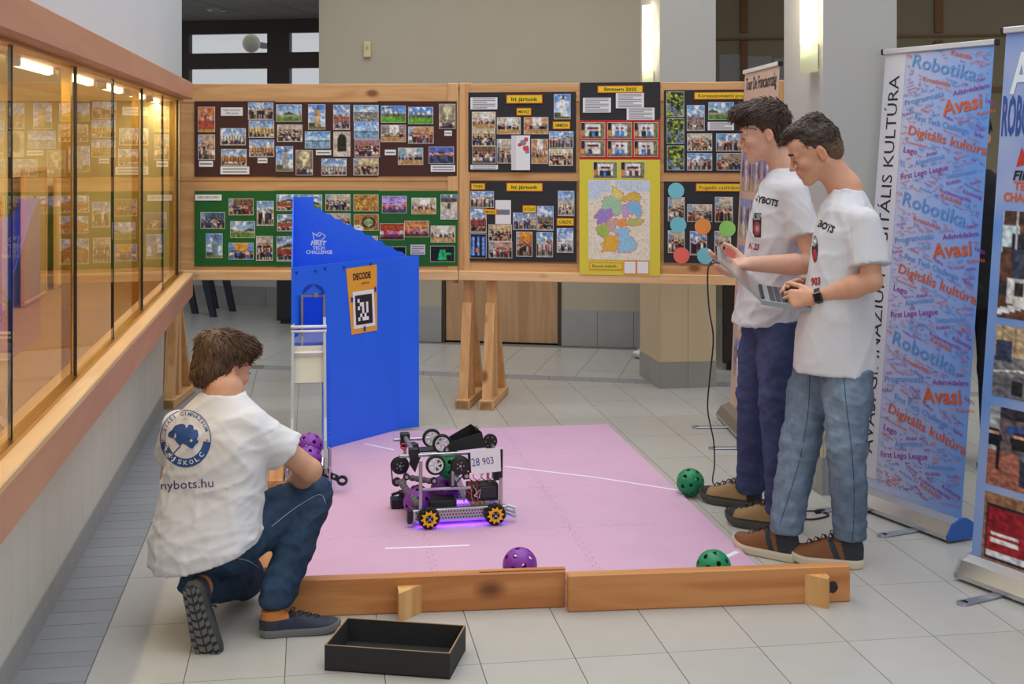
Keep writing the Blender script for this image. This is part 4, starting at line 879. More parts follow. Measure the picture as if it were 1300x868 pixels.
# ------------------------------------------------------------------ perforated balls
M_pur = pm('purple_plastic', L(132, 52, 164), rough=.4, spec=.45); M_grn = pm('green_plastic', L(24, 136, 90), rough=.4, spec=.45)
s = SDF((-.07,) * 3, (.07,) * 3, .0024); s.ell((0, 0, 0), (.0635,) * 3, k=0); s.ell((0, 0, 0), (.0585,) * 3, k=0, op='s')
NH = 26
for i in range(NH):
    z = 1 - 2 * (i + .5) / NH; a = i * 2.39996; r = math.sqrt(1 - z * z); dv = np.array([r * math.cos(a), r * math.sin(a), z]); s.cone(dv * .05, dv * .075, .0085, .0085, 0, op='s')
bv, bf = s.mesh(); bv = relax(bv, bf, 1, .4)
ball_proto = {}
def ball(p, mat, label, rot=(0, 0, 0)):
    if mat.name not in ball_proto: o = np_mesh('perforated_ball', bv, bf, mat, None); ball_proto[mat.name] = o
    else: o = ball_proto[mat.name].copy(); COL.objects.link(o)
    o.location = p; o.rotation_euler = rot; tag(o, label, 'ball', 'perforated game balls'); return o
def ball_on(px, py, z): # centre pixel, resting height of the centre
    return G(px, py, z)
ball(ball_on(660, 717, MT + .0635), M_pur, 'purple perforated ball on the mat just behind the front beam', (.3, .2, .5))
ball(ball_on(876.5, 612, .0635), M_grn, 'green perforated ball on the tiles by the toe of a hiking shoe', (.5, .1, .2))
ball(ball_on(906, 720, MT + .0635), M_grn, 'green perforated ball on the mat behind the front beam', (.1, .6, 1.0))
# ------------------------------------------------------------------ blue goal
M_blue = pm('blue_board', L(30, 104, 246), rough=.42, var=.03, scale=6, bump=.06, bscale=300); M_blued = pm('blue_dark', L(20, 56, 160), rough=.5)
gl_ = (-.09, 6.735); g1 = (.0985, 6.92); g2 = (.4985, 7.313); g3 = (.6086, 7.358); gY = 7.372; ZB = MT + .001; ZL = .985
goal = empty('goal', (0, 0, 0), 0, 'tall blue corner goal with stepped back panel and yellow marker sheet', 'goal')
def panel(p, q, poly, name, mat, th=.008, holes=()):
    # upright panel: poly in (distance along p->q, z)
    d = Vector((q[0] - p[0], q[1] - p[1], 0)).normalized(); n = Vector((-d.y, d.x, 0)); M = Matrix(((d.x, 0, n.x, p[0]), (d.y, 0, n.y, p[1]), (0, 1, 0, 0), (0, 0, 0, 1)))
    return MB().prism(poly, 0, th, M).build(name, mat, goal)
ln = math.dist(g1, g2); panel(g1, g2, [(0, ZB), (ln, ZB), (ln, ZL), (0, ZL)], 'front_panel', M_blue)
ln = math.dist(g2, g3); panel(g2, g3, [(0, ZB), (ln, ZB), (ln, ZL), (0, ZL)], 'corner_panel', M_blue)
la = math.dist(gl_, g1)
PA = Plane(cl2(gl_), cl2(g1)); PF = Plane(cl2(g1), cl2(g2)); PB = Plane(cl2((gl_[0], gY)), cl2((g3[0], gY)))
o0_ = PA.xz(385, 400)[0]; o1_ = PA.xz(410, 400)[0]; zo1 = PA.xz(398, 373)[1]; zo0 = .62
panel(gl_, g1, [(0, zo1), (la, zo1), (la, ZL), (0, ZL)], 'exit_panel', M_blue); panel(gl_, g1, [(0, zo0 - .05), (o0_, zo0 - .05), (o0_, zo1 - .001), (0, zo1 - .001)], 'exit_cheek', M_blue); panel(gl_, g1, [(o1_, ZB), (la, ZB), (la, zo1 - .001), (o1_, zo1 - .001)], 'exit_cheek', M_blue)
# stepped back panel on the far side, stepped side panel running towards the camera
sp = [PB.xz(372, 545), PB.xz(372, 250), PB.xz(398, 250), PB.xz(399, 264)]; n = 9
for kx in range(n):
    a = (399 + 13 * kx, 264 + 6.85 * kx); sp += [PB.xz(a[0] + 8, a[1] + 1.2), PB.xz(a[0] + 13, a[1] + 6.85)]
sp += [PB.xz(530, 327), PB.xz(530, 545)]; sp = [(a, max(z, ZB) if i not in (0, len(sp) - 1) else .56) for i, (a, z) in enumerate(sp)]
panel((gl_[0], gY), (g3[0], gY), sp, 'back_panel', M_blue)
zpk = PB.xz(385, 250)[1]; ls = gY - gl_[1]; st_ = [(0, .56), (ls, .56), (ls, zpk), (ls - .1, zpk)] + [p for kx in range(8) for p in ((ls - .1 - .06 * kx - .03, zpk - .006 - .04 * kx), (ls - .1 - .06 * kx - .06, zpk - .04 - .04 * kx))] + [(0, ZL)]
panel(gl_, (gl_[0], gY), st_, 'side_panel', M_blue, .006)
MB().prism([(gl_[0] + .02, gl_[1] + .05), (g1[0], g1[1] + .03), (g2[0], g2[1] + .03), (g2[0] + .04, gY - .01), (gl_[0] + .02, gY - .01)], zo0 - .06, zo0 - .052).build('inner_floor', M_blued, goal)
m = MB()
for px, py in ((376, 343), (400, 341), (412, 338), (436, 336), (470, 332), (512, 327.5)):
    a = PA.xz(px, py) if px < 414 else PF.xz(px, py); p0, P_ = (gl_, PA) if px < 414 else (g1, PF); q = P_.org
    w = Matrix.Translation(P_.org) @ Matrix.Rotation(P_.rz, 4, 'Z') @ Vector((a[0], -.004, a[1] - .012)); m.cyl(w, w + Vector((.003, -.003, 0)), .007, 8)
m.build('bolt', M_blued, goal)
def goal_fn(P, y):
    Mx = Matrix.Translation(P.org) @ Matrix.Rotation(P.rz, 4, 'Z')
    return lambda px, py: Mx @ Vector((P.xz(px, py)[0], y, P.xz(px, py)[1]))
M_wtext = pm('white_print', L(236, 240, 250), rough=.6); fb = goal_fn(PB, -.001)
m = MB(); text_on(m, 'FIRST', fb, (394.5, 311), (414.5, 311), h=5.4, bold=.045, shear=.2); text_on(m, 'TECH', fb, (397, 316.6), (412, 316.6), h=4.4, bold=.03); text_on(m, 'CHALLENGE', fb, (388.7, 322), (422, 322), h=4.5, bold=.03)
m.build('lettering', M_wtext, goal)
def ring_poly(m, fn, pts, w):
    for a, b in zip(pts[:-1], pts[1:]):
        d = np.array(b, float) - np.array(a); L_ = np.linalg.norm(d); n_ = np.array([-d[1], d[0]]) / L_ * w / 2; e = d / L_ * w * .4; a_ = np.array(a) - e; b_ = np.array(b) + e
        m.add([fn(*(a_ + n_)), fn(*(a_ - n_)), fn(*(b_ - n_)), fn(*(b_ + n_))], [(0, 1, 2, 3)])
m = MB(); ring_poly(m, fb, [(397, 295), (399, 305), (408, 305), (413.5, 299.5), (409, 296), (404, 300.5), (399, 296.5)], 1.1); ring_poly(m, fb, [(402, 298), (406, 294.5), (411, 298)], 1.0); m.build('emblem', M_wtext, goal)
fp = goal_fn(PF, -.002); fp2 = goal_fn(PF, -.0035); fp3 = goal_fn(PF, -.005); fp4 = goal_fn(PF, -.0065)
M_org = pm('marker_orange', L(232, 164, 52), rough=.6)
sh_ = MB().add([fp(439, 341), fp(478, 335.5), fp(478.5, 419), (fp(446, 425))], [(0, 3, 2, 1)]).build('marker_sheet', M_org, goal)
wq = [(447, 370.5), (474, 366.8), (476, 413), (448.5, 417.8)]; bq = [(449.8, 375.3), (471.2, 372.3), (472.6, 409.3), (451.5, 412.6)]
MB().add([fp2(*p) for p in wq], [(0, 3, 2, 1)]).build('white_margin', M_white, sh_); MB().add([fp3(*p) for p in bq], [(0, 3, 2, 1)]).build('black_square', M_ink, sh_)
bits = ['100000', '011010', '101010', '001010', '010100', '101110']; bq_ = [np.array(p, float) for p in bq]
def bil(u, v): return tuple((bq_[0] * (1 - u) + bq_[1] * u) * (1 - v) + (bq_[3] * (1 - u) + bq_[2] * u) * v)
m = MB()
for r_, row in enumerate(bits):
    for c_, ch in enumerate(row):
        if ch == '1': m.add([fp4(*bil((c_ + 1 + a) / 8, (r_ + 1 + b) / 8)) for a, b in ((0, 0), (1, 0), (1, 1), (0, 1))], [(0, 3, 2, 1)])
m.build('white_cells', M_white, sh_)
m = MB(); text_on(m, 'DECODE', fp2, (448, 355.5), (471, 352.2), h=8.2, bold=.035, shear=.15); text_on(m, '28903', fp2, (458, 361), (468, 359.6), h=2.6); m.build('lettering', M_ink, sh_)
m = MB()
for px, py in ((446, 380), (475.5, 367), (462, 417)): m.add([fp4(px - 1.2, py - 3), fp4(px + 1.2, py - 3), fp4(px + 1.2, py + 3), fp4(px - 1.2, py + 3)], [(0, 3, 2, 1)])
m.build('blue_clip', M_blued, sh_)
# round arch outline and chute with rails
fa = goal_fn(PA, -.003); m = MB(); n = 20
m.add([fa(398, 361)] + [fa(398 + 14 * math.cos(math.pi * i / n), 373 - 12.5 * math.sin(math.pi * i / n)) for i in range(n + 1)], [(0, i + 1, i + 2) for i in range(n)]); m.build('arch_plate', M_blued, goal)
a = fa(398, 374); MB().cyl(a, Vector(a) + Vector((.01, -.014, 0)), .014, 16).build('hub_cap', M_alu, goal)
XL_, XR_ = -.088, .072; path = [(6.77, .665), (6.72, .62), (6.47, .21), (6.36, .12), (6.20, .075), (6.02, .07)]
def railpath(x, dz): return [(x - (.012 if x < 0 else -.012) * k / 4 if True else x, y, z + dz) for k, (y, z) in enumerate(path)]
M_clear = glass_mat('clear_plastic', 1.35, (.90, .92, .94))
for x in (XL_, XR_):
    m = MB()
    for (y0, z0), (y1, z1) in zip(path[:-1], path[1:]):
        m.add([(x + sx, y, z + sz) for (y, z) in ((y0, z0), (y1, z1)) for sx, sz in ((-.007, .035), (.007, .035), (.007, .06), (-.007, .06))], [(0, 1, 5, 4), (1, 2, 6, 5), (2, 3, 7, 6), (3, 0, 4, 7), (0, 3, 2, 1), (4, 5, 6, 7)])
    m.build('chute_rail', pm('dull_alu', L(150, 150, 150), rough=.5, metal=.6), goal)
    m = MB()
    for (y0, z0), (y1, z1) in zip(path[:-1], path[1:]): m.add([(x, y0, z0 - .02), (x, y1, z1 - .02), (x, y1, z1 + .04), (x, y0, z0 + .04)], [(0, 1, 2, 3)])
    m.build('chute_side', M_clear, goal)
m = MB()
for (y0, z0), (y1, z1) in zip(path[:-1], path[1:]): m.add([(XL_, y0, z0 - .02), (XR_, y0, z0 - .02), (XR_, y1, z1 - .02), (XL_, y1, z1 - .02)], [(0, 1, 2, 3)])
m.build('chute_floor', M_clear, goal)
MB().add([(XL_, 6.70, .59), (XR_, 6.70, .59), (XR_, 6.60, .42), (XL_, 6.60, .42)], [(0, 1, 2, 3)]).build('chute_plate', pm('plate_beige', L(196, 190, 172), rough=.4), goal)
m = MB().cyl((XL_ - .01, 6.71, .685), (XR_ + .01, 6.71, .685), .008, 10).cyl((XL_ - .01, 6.71, .662), (XR_ + .01, 6.71, .662), .007, 10).cyl((XL_, 6.66, .56), (XR_, 6.66, .56), .007, 10); m.build('cross_rod', pm('white_rod', L(232, 234, 240), rough=.35), goal, True)
for px in (383, 411):
    a = fa(px - 1.5, 374); b = fa(px + 1.5, 374); zz = fa(px, 446)[2]
    MB().add([Vector((p[0] + dx, p[1] - dy, z)) for z in (a[2], zz) for p, dx, dy in ((a, 0, .02), (b, 0, .02), (b, 0, 0), (a, 0, 0))], [(0, 1, 5, 4), (1, 2, 6, 5), (2, 3, 7, 6), (3, 0, 4, 7), (0, 3, 2, 1), (4, 5, 6, 7)]).build('exit_bracket', M_alu, goal)
MB().add([fa(384, 374), fa(411, 374), fa(411, 377), fa(384, 377)], [(0, 1, 2, 3)]).build('exit_lintel', M_alu, goal)
m = MB()
for k_ in range(22): z = .52 - k_ * .0165; m.box(XR_ + .012, XR_ + .028, 6.685 - k_ * .009, 6.700 - k_ * .009, z, z + .009)
m.box(XR_ + .012, XR_ + .018, 6.47, 6.72, .12, .54) if False else None
m.build('toothed_rack', M_blue, goal)
MB().box(XR_ + .02, XR_ + .026, 6.02, 6.34, MT + .002, .175).build('gate_plate', M_clear, goal); MB().box(XL_ - .026, XL_ - .02, 6.02, 6.34, MT + .002, .13).build('gate_plate', M_clear, goal)
for x in (XL_ - .02, XR_ + .012): MB().cbox(x, x + .008, 6.03, 6.05, MT + .001, .13, .002).cbox(x, x + .008, 6.3, 6.32, MT + .001, .16, .002).build('support_leg', M_alu, goal)
# gate lever: flat bar with holes and a ring end
fL = 5.98
def lv(px, py): return Q(px, py, fL)
bk = Vector((SA * .012, CA * .012, 0)); m = MB()
def strip(m, outer):
    n = len(outer); v = [lv(*p) for p in outer] + [lv(*p) + bk for p in outer]; m.add(v, [tuple(range(n - 1, -1, -1)), tuple(range(n, 2 * n))] + [(i, (i + 1) % n, n + (i + 1) % n, n + i) for i in range(n)])
strip(m, [(400, 592), (408, 596), (418, 594), (419, 601), (415, 606), (409, 607.5)]); strip(m, [(415, 598), (429.5, 604), (428, 611), (413.5, 605)])
n = 24; c0 = np.array((434.2, 610.2)); vo = [c0 + np.array((7.0 * math.cos(2 * math.pi * i / n), 6.4 * math.sin(2 * math.pi * i / n))) for i in range(n)]; vi = [c0 + np.array((3.9 * math.cos(2 * math.pi * i / n), 2.8 * math.sin(2 * math.pi * i / n))) for i in range(n)]
v = [lv(*p) for p in vo] + [lv(*p) for p in vi] + [lv(*p) + bk for p in vo] + [lv(*p) + bk for p in vi]
m.add(v, [q for i in range(n) for j in [(i + 1) % n] for q in ((i, n + i, n + j, j), (2 * n + i, 2 * n + j, 3 * n + j, 3 * n + i), (i, j, 2 * n + j, 2 * n + i), (n + i, 3 * n + i, 3 * n + j, n + j))]); m.build('gate_lever', M_black, goal)
m = MB()
for px, py in ((416.5, 602), (424, 604.5)): p = lv(px, py) - bk * .1; m.cyl(p, p - bk * .05, .006, 10)
m.build('lever_rivet', M_alu, goal)
ball((-.004, 6.346, .1605), M_pur, 'purple perforated ball in the goal chute, the upper of two', (.4, .3, .2)); ball((-.008, 6.221, .1245), M_pur, 'purple perforated ball in the goal chute, resting on the gate', (.9, .1, .7))
# ------------------------------------------------------------------ competition robot
ra = GC(545, 672.5, MT); rb_ = GC(628, 667.5, MT); ru = (rb_[:2] - ra[:2]); ru = ru / np.linalg.norm(ru); rv = np.array([-ru[1], ru[0]])
rob = empty('robot', W(ra[0], ra[1], MT), -A + math.atan2(ru[1], ru[0]), 'small wheeled competition robot of metal rails with black launcher and number plate 28 903', 'robot')
def rq(px, py, v):
    P = Plane(ra[:2] + rv * v, ra[:2] + rv * v + ru); a, z = P.xz(px, py); return (a, v, z - MT)
M_steel = pm('brushed_steel', L(186, 188, 194), rough=.35, metal=.9); M_tire = pm('black_rubber', L(24, 24, 26), rough=.7); M_yel = pm('yellow_plastic', L(238, 176, 30), rough=.45); M_hub = pm('white_hub', L(222, 222, 226), rough=.4)
RX = Matrix.Rotation(math.pi / 2, 4, 'X')
def mecanum(u, v):
    w = MB(); t0 = Matrix.Translation((u, v, .046))
    core = MB().cyl((u, v - .014, .046), (u, v + .02, .046), .022, 20).build('wheel', M_black, rob)
    m = MB(); n = 10
    for i in range(n):
        a = 2 * math.pi * i / n; c = Vector((u + .036 * math.cos(a), v + .003, .046 + .036 * math.sin(a))); tdir = Vector((-math.sin(a), 0, math.cos(a))) * .7 + Vector((0, .7, 0)); m.tube([c - tdir * .02, c - tdir * .01, c, c + tdir * .01, c + tdir * .02], [.006, .0095, .0105, .0095, .006], 8)
    m.build('rollers', M_tire, core, True)
    m = MB(); pts = []
    for i in range(2 * n): a = math.pi * i / n + .1; r = .037 if i % 2 == 0 else .025; pts.append((r * math.cos(a), r * math.sin(a)))
    inner = [(.017 * math.cos(math.pi * i / n + .1), .017 * math.sin(math.pi * i / n + .1)) for i in range(2 * n)]
    for vv in (v - .019, v + .021):
        vs_ = [(u + p[0], vv + q, .046 + p[1]) for q in (0, .004) for p in pts] + [(u + p[0], vv + q, .046 + p[1]) for q in (0, .004) for p in inner]; k_ = 2 * n
        m.add(vs_, [q for i in range(k_) for j in [(i + 1) % k_] for q in ((i, j, 2 * k_ + j, 2 * k_ + i), (i, k_ + i, k_ + j, j), (k_ + i, 3 * k_ + i, 3 * k_ + j, k_ + j), (2 * k_ + i, 2 * k_ + j, 3 * k_ + j, 3 * k_ + i))])
    m.build('star_rim', M_yel, core)
    m = MB().cyl((u, v - .024, .046), (u, v - .014, .046), .005, 10)
    for i in range(4): a = math.pi / 4 + i * math.pi / 2; m.cyl((u + .012 * math.cos(a), v - .017, .046 + .012 * math.sin(a)), (u + .012 * math.cos(a), v - .013, .046 + .012 * math.sin(a)), .003, 8)
    m.build('wheel_screws', M_steel, core)
for u in (0, .28):
    for v in (0.01, .37): mecanum(u, v)
def bar(a, b, w=.012, mat=None, name='rail'):
    a = Vector(a); b = Vector(b); d = (b - a); l = d.length; d.normalize(); up = Vector((0, 0, 1)) if abs(d.z) < .9 else Vector((0, 1, 0)); s_ = d.cross(up).normalized(); n_ = s_.cross(d)
    M = Matrix((d.to_4d(), s_.to_4d(), n_.to_4d(), (0, 0, 0, 1))).transposed(); M = Matrix(((d.x, s_.x, n_.x, a.x), (d.y, s_.y, n_.y, a.y), (d.z, s_.z, n_.z, a.z), (0, 0, 0, 1)))
    return MB().cbox(0, l, -w / 2, w / 2, -w / 2, w / 2, w * .18, M).build(name, mat or M_steel, rob)
for v in (.036, .335):
    ch = MB().cbox(-.065, .335, v, v + .03, .024, .074, .003).build('channel', M_steel, rob); m = MB()
    for k in range(30):
        for zz in (.036, .049, .062):
            x = -.05 + k * .0125 + (.006 if zz == .049 else 0); r = .0042; m.add([(x - r, v - .0006, zz), (x, v - .0006, zz - r), (x + r, v - .0006, zz), (x, v - .0006, zz + r)], [(0, 1, 2, 3)])
    m.build('perforation', M_black, ch)
    MB().cbox(-.086, -.066, v - .002, v + .032, .018, .076, .003).build('end_cap', M_black, rob)
for u in (-.05, .31): MB().cbox(u - .015, u + .015, .067, .334, .03, .07, .003).build('cross_channel', M_steel, rob)
a = rq(534, 588, .03); bar((a[0], .03, .074), (a[0], .03, .285), .014, name='post'); a = rq(636, 570, .03); bar((a[0], .03, .05), (a[0], .03, .32), .013, name='post')
b = rq(514, 585, .33); bar((b[0], .33, .07), (b[0], .33, .33), .014, name='post'); bar((a[0], .33, .07), (a[0], .33, .31), .013, name='post'); c = rq(575, 615, .03); bar((c[0], .03, .165), (c[0], .03, .23), .012, name='post')
q0 = rq(536, 621, .03); q1 = rq(598, 619, .03); bar(q0, q1, .011); q0 = rq(507, 579, .03); q1 = rq(600, 577, .03); bar((q0[0], .03, q0[2]), (q1[0], .03, q0[2]), .013); zt_ = q0[2]
q0 = rq(505, 573, .33); bar((q0[0] - .02, .33, zt_), (.18, .33, zt_), .013); bar((b[0], .03, zt_ + .012), (b[0], .34, zt_ + .012), .016); bar((.30, .03, zt_ - .01), (.30, .34, zt_ - .01), .012)
MB().cbox(b[0] - .02, b[0] + .02, .02, .05, zt_ - .01, zt_ + .03, .003).build('corner_block', M_black, rob); MB().cbox(b[0] - .02, b[0] + .02, .31, .35, zt_ - .03, zt_ + .03, .003).build('corner_block', M_black, rob)
def flywheel(px, py, v, r, th=.02, name='flywheel'):
    c = rq(px, py, v); M = Matrix.Translation(c) @ RX
    o = MB().lathe([(r * .74, -th / 2), (r * .96, -th / 2), (r, -th / 4), (r, th / 4), (r * .96, th / 2), (r * .74, th / 2), (r * .74, -th / 2)], 32, M).build(name, M_tire, rob, True)
    m = MB().lathe([(r * .62, -th / 2 + .001), (r * .75, -th / 2 - .001), (r * .75, th / 2), (r * .62, th / 2), (r * .62, -th / 2 + .001)], 28, M).lathe([(.0, -th / 2 - .002), (r * .18, -th / 2 - .002), (r * .18, th / 2), (0, th / 2)], 14, M)
    for i in range(6):
        a = math.pi * i / 3 + .2; a2 = a + .28; p = [(r * .12 * math.cos(a - .5), r * .12 * math.sin(a - .5)), (r * .66 * math.cos(a), r * .66 * math.sin(a)), (r * .66 * math.cos(a2), r * .66 * math.sin(a2)), (r * .14 * math.cos(a2 + .4), r * .14 * math.sin(a2 + .4))]
        m.prism(p, -th * .35, th * .35, M)
    m.build('spoked_hub', M_hub, o)
flywheel(553, 590, .008, .042); flywheel(561, 563, .13, .041); flywheel(548, 556, .25, .041)
def pulley(px, py, v, r, th=.016):
    c = rq(px, py, v); M = Matrix.Translation(c) @ RX
    o = MB().lathe([(0, -th / 2), (r * .9, -th / 2), (r, -th / 2 + .002), (r * .93, 0), (r, th / 2 - .002), (r * .9, th / 2), (0, th / 2)], 30, M).build('pulley', M_black, rob, True)
    m = MB().cyl((c[0], c[1] - th / 2 - .004, c[2]), (c[0], c[1], c[2]), .006, 10)
    for i in range(5): a = i * 1.257; m.cyl((c[0] + .4 * r * math.cos(a), c[1] - th / 2 - .0008, c[2] + .4 * r * math.sin(a)), (c[0] + .4 * r * math.cos(a), c[1], c[2] + .4 * r * math.sin(a)), .003, 8)
    m.build('pulley_screw', M_steel, o); return c
p1 = pulley(584, 591, .0, .037); p2 = pulley(507.5, 591, .30, .037); p3 = pulley(504, 611, .30, .018); pulley(516, 605, .2, .014); pulley(551, 610, .06, .015); pulley(567, 570.5, .04, .012)
def belt(c, r, d, r2):
    c = Vector(c); d = Vector(d); ang = math.atan2((d - c).z, (d - c).x); pts = [(c.x + r * math.cos(ang + t), c.y, c.z + r * math.sin(ang + t)) for t in np.linspace(math.pi / 2, 1.5 * math.pi, 14)] + [(d.x + r2 * math.cos(ang + t), d.y, d.z + r2 * math.sin(ang + t)) for t in np.linspace(-math.pi / 2, math.pi / 2, 10)]
    MB().tube(pts + [pts[0]], .003, 6).build('belt', M_black, rob)
belt(p2, .039, p3, .02); belt(p1, .039, rq(574, 614, .0), .012)
# launcher hood
def plate(pts, v, th=.004, mat=None, name='plate'):
    P = [rq(x, y, v) for x, y in pts]; n = len(P); vv = P + [(p[0], p[1] + th, p[2]) for p in P]
    return MB().add(vv, [tuple(range(n)), tuple(range(2 * n - 1, n - 1, -1))] + [(i, n + i, n + (i + 1) % n, (i + 1) % n) for i in range(n)]).build(name, mat or M_black, rob)
hn = [(563, 570), (573, 561), (612, 548.5), (616, 568), (563, 574)]; hf = [(567, 556), (598, 538), (604, 547), (611, 566), (570, 570)]
plate(hn, .10, name='hood_side'); plate(hf, .235, name='hood_side')
a, b, c, d = rq(612, 548.5, .10), rq(616, 568, .10), rq(611, 566, .239), rq(604, 547, .239); e = rq(598, 538, .239)
MB().add([a, b, c, d], [(0, 1, 2, 3)]).add([a, d, e], [(0, 1, 2)]).add([rq(563, 574, .10), rq(616, 568, .10), rq(611, 566, .239), rq(570, 570, .239)], [(0, 1, 2, 3)]).build('hood_cover', M_black, rob)
MB().cbox(*[x for p in zip((rq(606, 544, .2)[0] - .008, .19, rq(606, 544, .2)[2] - .006), (rq(606, 544, .2)[0] + .004, .225, rq(606, 544, .2)[2] + .008)) for x in p], .002).build('sensor', pm('olive_part', L(120, 110, 60), rough=.5), rob)
c = rq(622, 560, .2); m = MB(); n = 24; pts = [((.034 if i % 2 else .030) * math.cos(math.pi * i / n), (.034 if i % 2 else .030) * math.sin(math.pi * i / n)) for i in range(2 * n)]; m.prism(pts, -.005, .005, Matrix.Translation(c) @ RX).build('gear', M_black, rob)
m = MB()
for i in range(6): a_ = i * 1.047; m.cyl((c[0] + .02 * math.cos(a_), c[1] - .007, c[2] + .02 * math.sin(a_)), (c[0] + .02 * math.cos(a_), c[1], c[2] + .02 * math.sin(a_)), .0028, 8)
m.build('gear_screws', M_steel, rob)
# number plate
npq = [(597, 571.5), (635, 568.2), (636, 598), (598.5, 602)]; npl = plate(npq, -.012, .003, M_white, 'number_plate')
def rqf(v): return lambda px, py: rq(px, py, v)
m = MB(); text_on(m, '28', rqf(-.0128), (599.5, 592), (609.5, 590.7), h=10.5); text_on(m, '903', rqf(-.0128), (613, 590.2), (627, 588.4), h=9.5); m.build('number', pm('violet_ink', L(70, 56, 150), rough=.6), npl)
plate([(594, 575), (597.3, 574.6), (598.5, 600), (595, 600)], -.008, .006, name='plate_bracket'); plate([(634.5, 572), (638.5, 571), (638, 606), (633.5, 607)], -.006, .02, name='plate_bracket')
# electronics, wires, guides
def boxpx(x0, y0, x1, y1, v0, v1, mat, name, c=.003):
    a = rq(x0, y1, v0); b = rq(x1, y0, v0); return MB().cbox(a[0], b[0], v0, v1, a[2], b[2], c).build(name, mat, rob)
boxpx(595, 614, 633, 637, .045, .12, M_black, 'control_hub'); boxpx(609, 617, 630, 633, .040, .046, pm('hub_face', L(40, 42, 48), rough=.4), 'hub_cover'); boxpx(599, 640, 625, 645, .07, .3, M_steel, 'deck_plate', .002)
boxpx(627, 598, 634, 610, .04, .09, M_black, 'motor_mount'); boxpx(588, 600, 596, 609, -.004, .02, M_black, 'camera_module'); a = rq(592.3, 604.5, -.006); MB().cyl(a, (a[0], a[1] + .004, a[2]), .008, 14).build('camera_lens', M_steel, rob)
random.seed(11)
for k in range(9):
    x = random.uniform(594, 616); m = MB(); pts = [rq(x, 612 + random.uniform(-3, 3), .04), rq(x + random.uniform(-4, 4), 622, .025), rq(x + random.uniform(-3, 7), 630, .03), rq(x + random.uniform(-2, 12), 640, .05)]
    m.tube(spline(pts, 5), .0018, 5).build('wire', [pm('red_wire', L(180, 40, 30), rough=.5), M_black, MAT['red_wire'], pm('grey_wire', L(170, 170, 176), rough=.5)][k % 4], rob)
m = MB(); tri = [rq(602, 629, .018), rq(610, 621, .018), rq(608.5, 632, .018), rq(602, 629, .018)]; m.tube(tri, .0014, 5).build('cable_tie', M_white, rob)
for k in range(7):
    m = MB(); x = 596 + k * 6; m.tube(spline([rq(x, 600, .1), rq(x + random.uniform(-5, 5), 606, .07), rq(x + random.uniform(-8, 8), 612, .08)], 4), .002, 5).build('wire', [M_black, MAT['red_wire'], MAT['grey_wire']][k % 3], rob)
pl_ = pm('frost_plate', L(186, 178, 206), rough=.35)
a, b = rq(577, 606, .05), rq(596, 640, .05); MB().add([(a[0], .06, a[2]), (a[0] + .02, .22, a[2] + .03), (b[0] + .01, .22, b[2] + .02), (b[0] - .02, .06, b[2])], [(0, 1, 2, 3)]).build('ball_guide', pl_, rob)
boxpx(546, 635, 580, 648, .07, .30, M_black, 'intake_tray', .004); boxpx(497, 633, 514, 646, .33, .39, M_black, 'intake_block'); bar(rq(497, 628, .36), rq(515, 622, .36), .012, M_black, 'intake_arm')
m = MB().cyl(rq(508, 611, .28), rq(531, 641, .06), .005, 8); a = Vector(rq(508, 611, .28)); b = Vector(rq(531, 641, .06))
for k in range(9): p = a.lerp(b, (k + .5) / 9); d = (b - a).normalized() * .008; m.cyl(p - d, p + d, .015, 12)
m.build('intake_roller', pm('grey_rubber', L(112, 110, 116), rough=.6), rob, True)
m = MB(); a = Vector(rq(520, 606, .3)); b = Vector(rq(556, 612, .06)); m.cyl(a, b, .006, 8)
for k in range(5): p = a.lerp(b, (k + .5) / 5); d = (b - a).normalized() * .01; m.cyl(p - d, p + d, .013, 12)
m.build('feed_roller', MAT['grey_rubber'], rob, True)
plate([(524, 566), (531, 563), (534, 580), (527, 600), (520, 590)], .12, .02, name='hook_plate'); boxpx(523, 570, 556, 575, .14, .2, M_black, 'top_bracket'); boxpx(520, 563, 529, 576, .16, .2, M_black, 'motor')
a = rq(512.5, 566.5, .2); MB().lathe([(.012 + .003 * math.cos(t), .003 * math.sin(t)) for t in np.linspace(0, 2 * math.pi, 8)], 16, Matrix.Translation(a) @ RX).build('red_ring', pm('red_plastic', L(200, 30, 40), rough=.4), rob, True)
for k in range(3): MB().cyl((.335, .05 + k * .01, .07 - k * .018), (.375, .04, .06 - k * .018), .007, 8).build('motor_shaft', M_steel, rob)
# violet light strip under the chassis
M_led = pm('violet_led', (.35, .12, 1.0), rough=.4, emit=2.5, ecol=(.14, .04, 1.0))
for v in (.03, .36):
    MB().box(-.05, .32, v + .012, v + .022, .018, .023).build('light_strip', M_led, rob)
    l = bpy.data.lights.new('strip_light', 'AREA'); l.shape = 'RECTANGLE'; l.size = .36; l.size_y = .012; l.energy = .42; l.color = (.14, .03, 1.0); o = bpy.data.objects.new('strip_light', l); COL.objects.link(o); o.parent = rob; o.location = (.135, v + .017, .016)
def rball(px, py, v, mat, lab, rot): a = rq(px, py, v); ball(rob.matrix_basis @ Vector(a), mat, lab, rot)
bpy.context.view_layer.update()
rball(531, 637, .16, M_pur, 'purple perforated ball low in the robot intake', (.3, .8, .1)); rball(565, 621, .225, M_pur, 'purple perforated ball inside the robot under the spoked wheel', (1.3, .2, .4)); rball(571, 589, .155, M_grn, 'green perforated ball held high inside the robot', (.2, .5, .9))
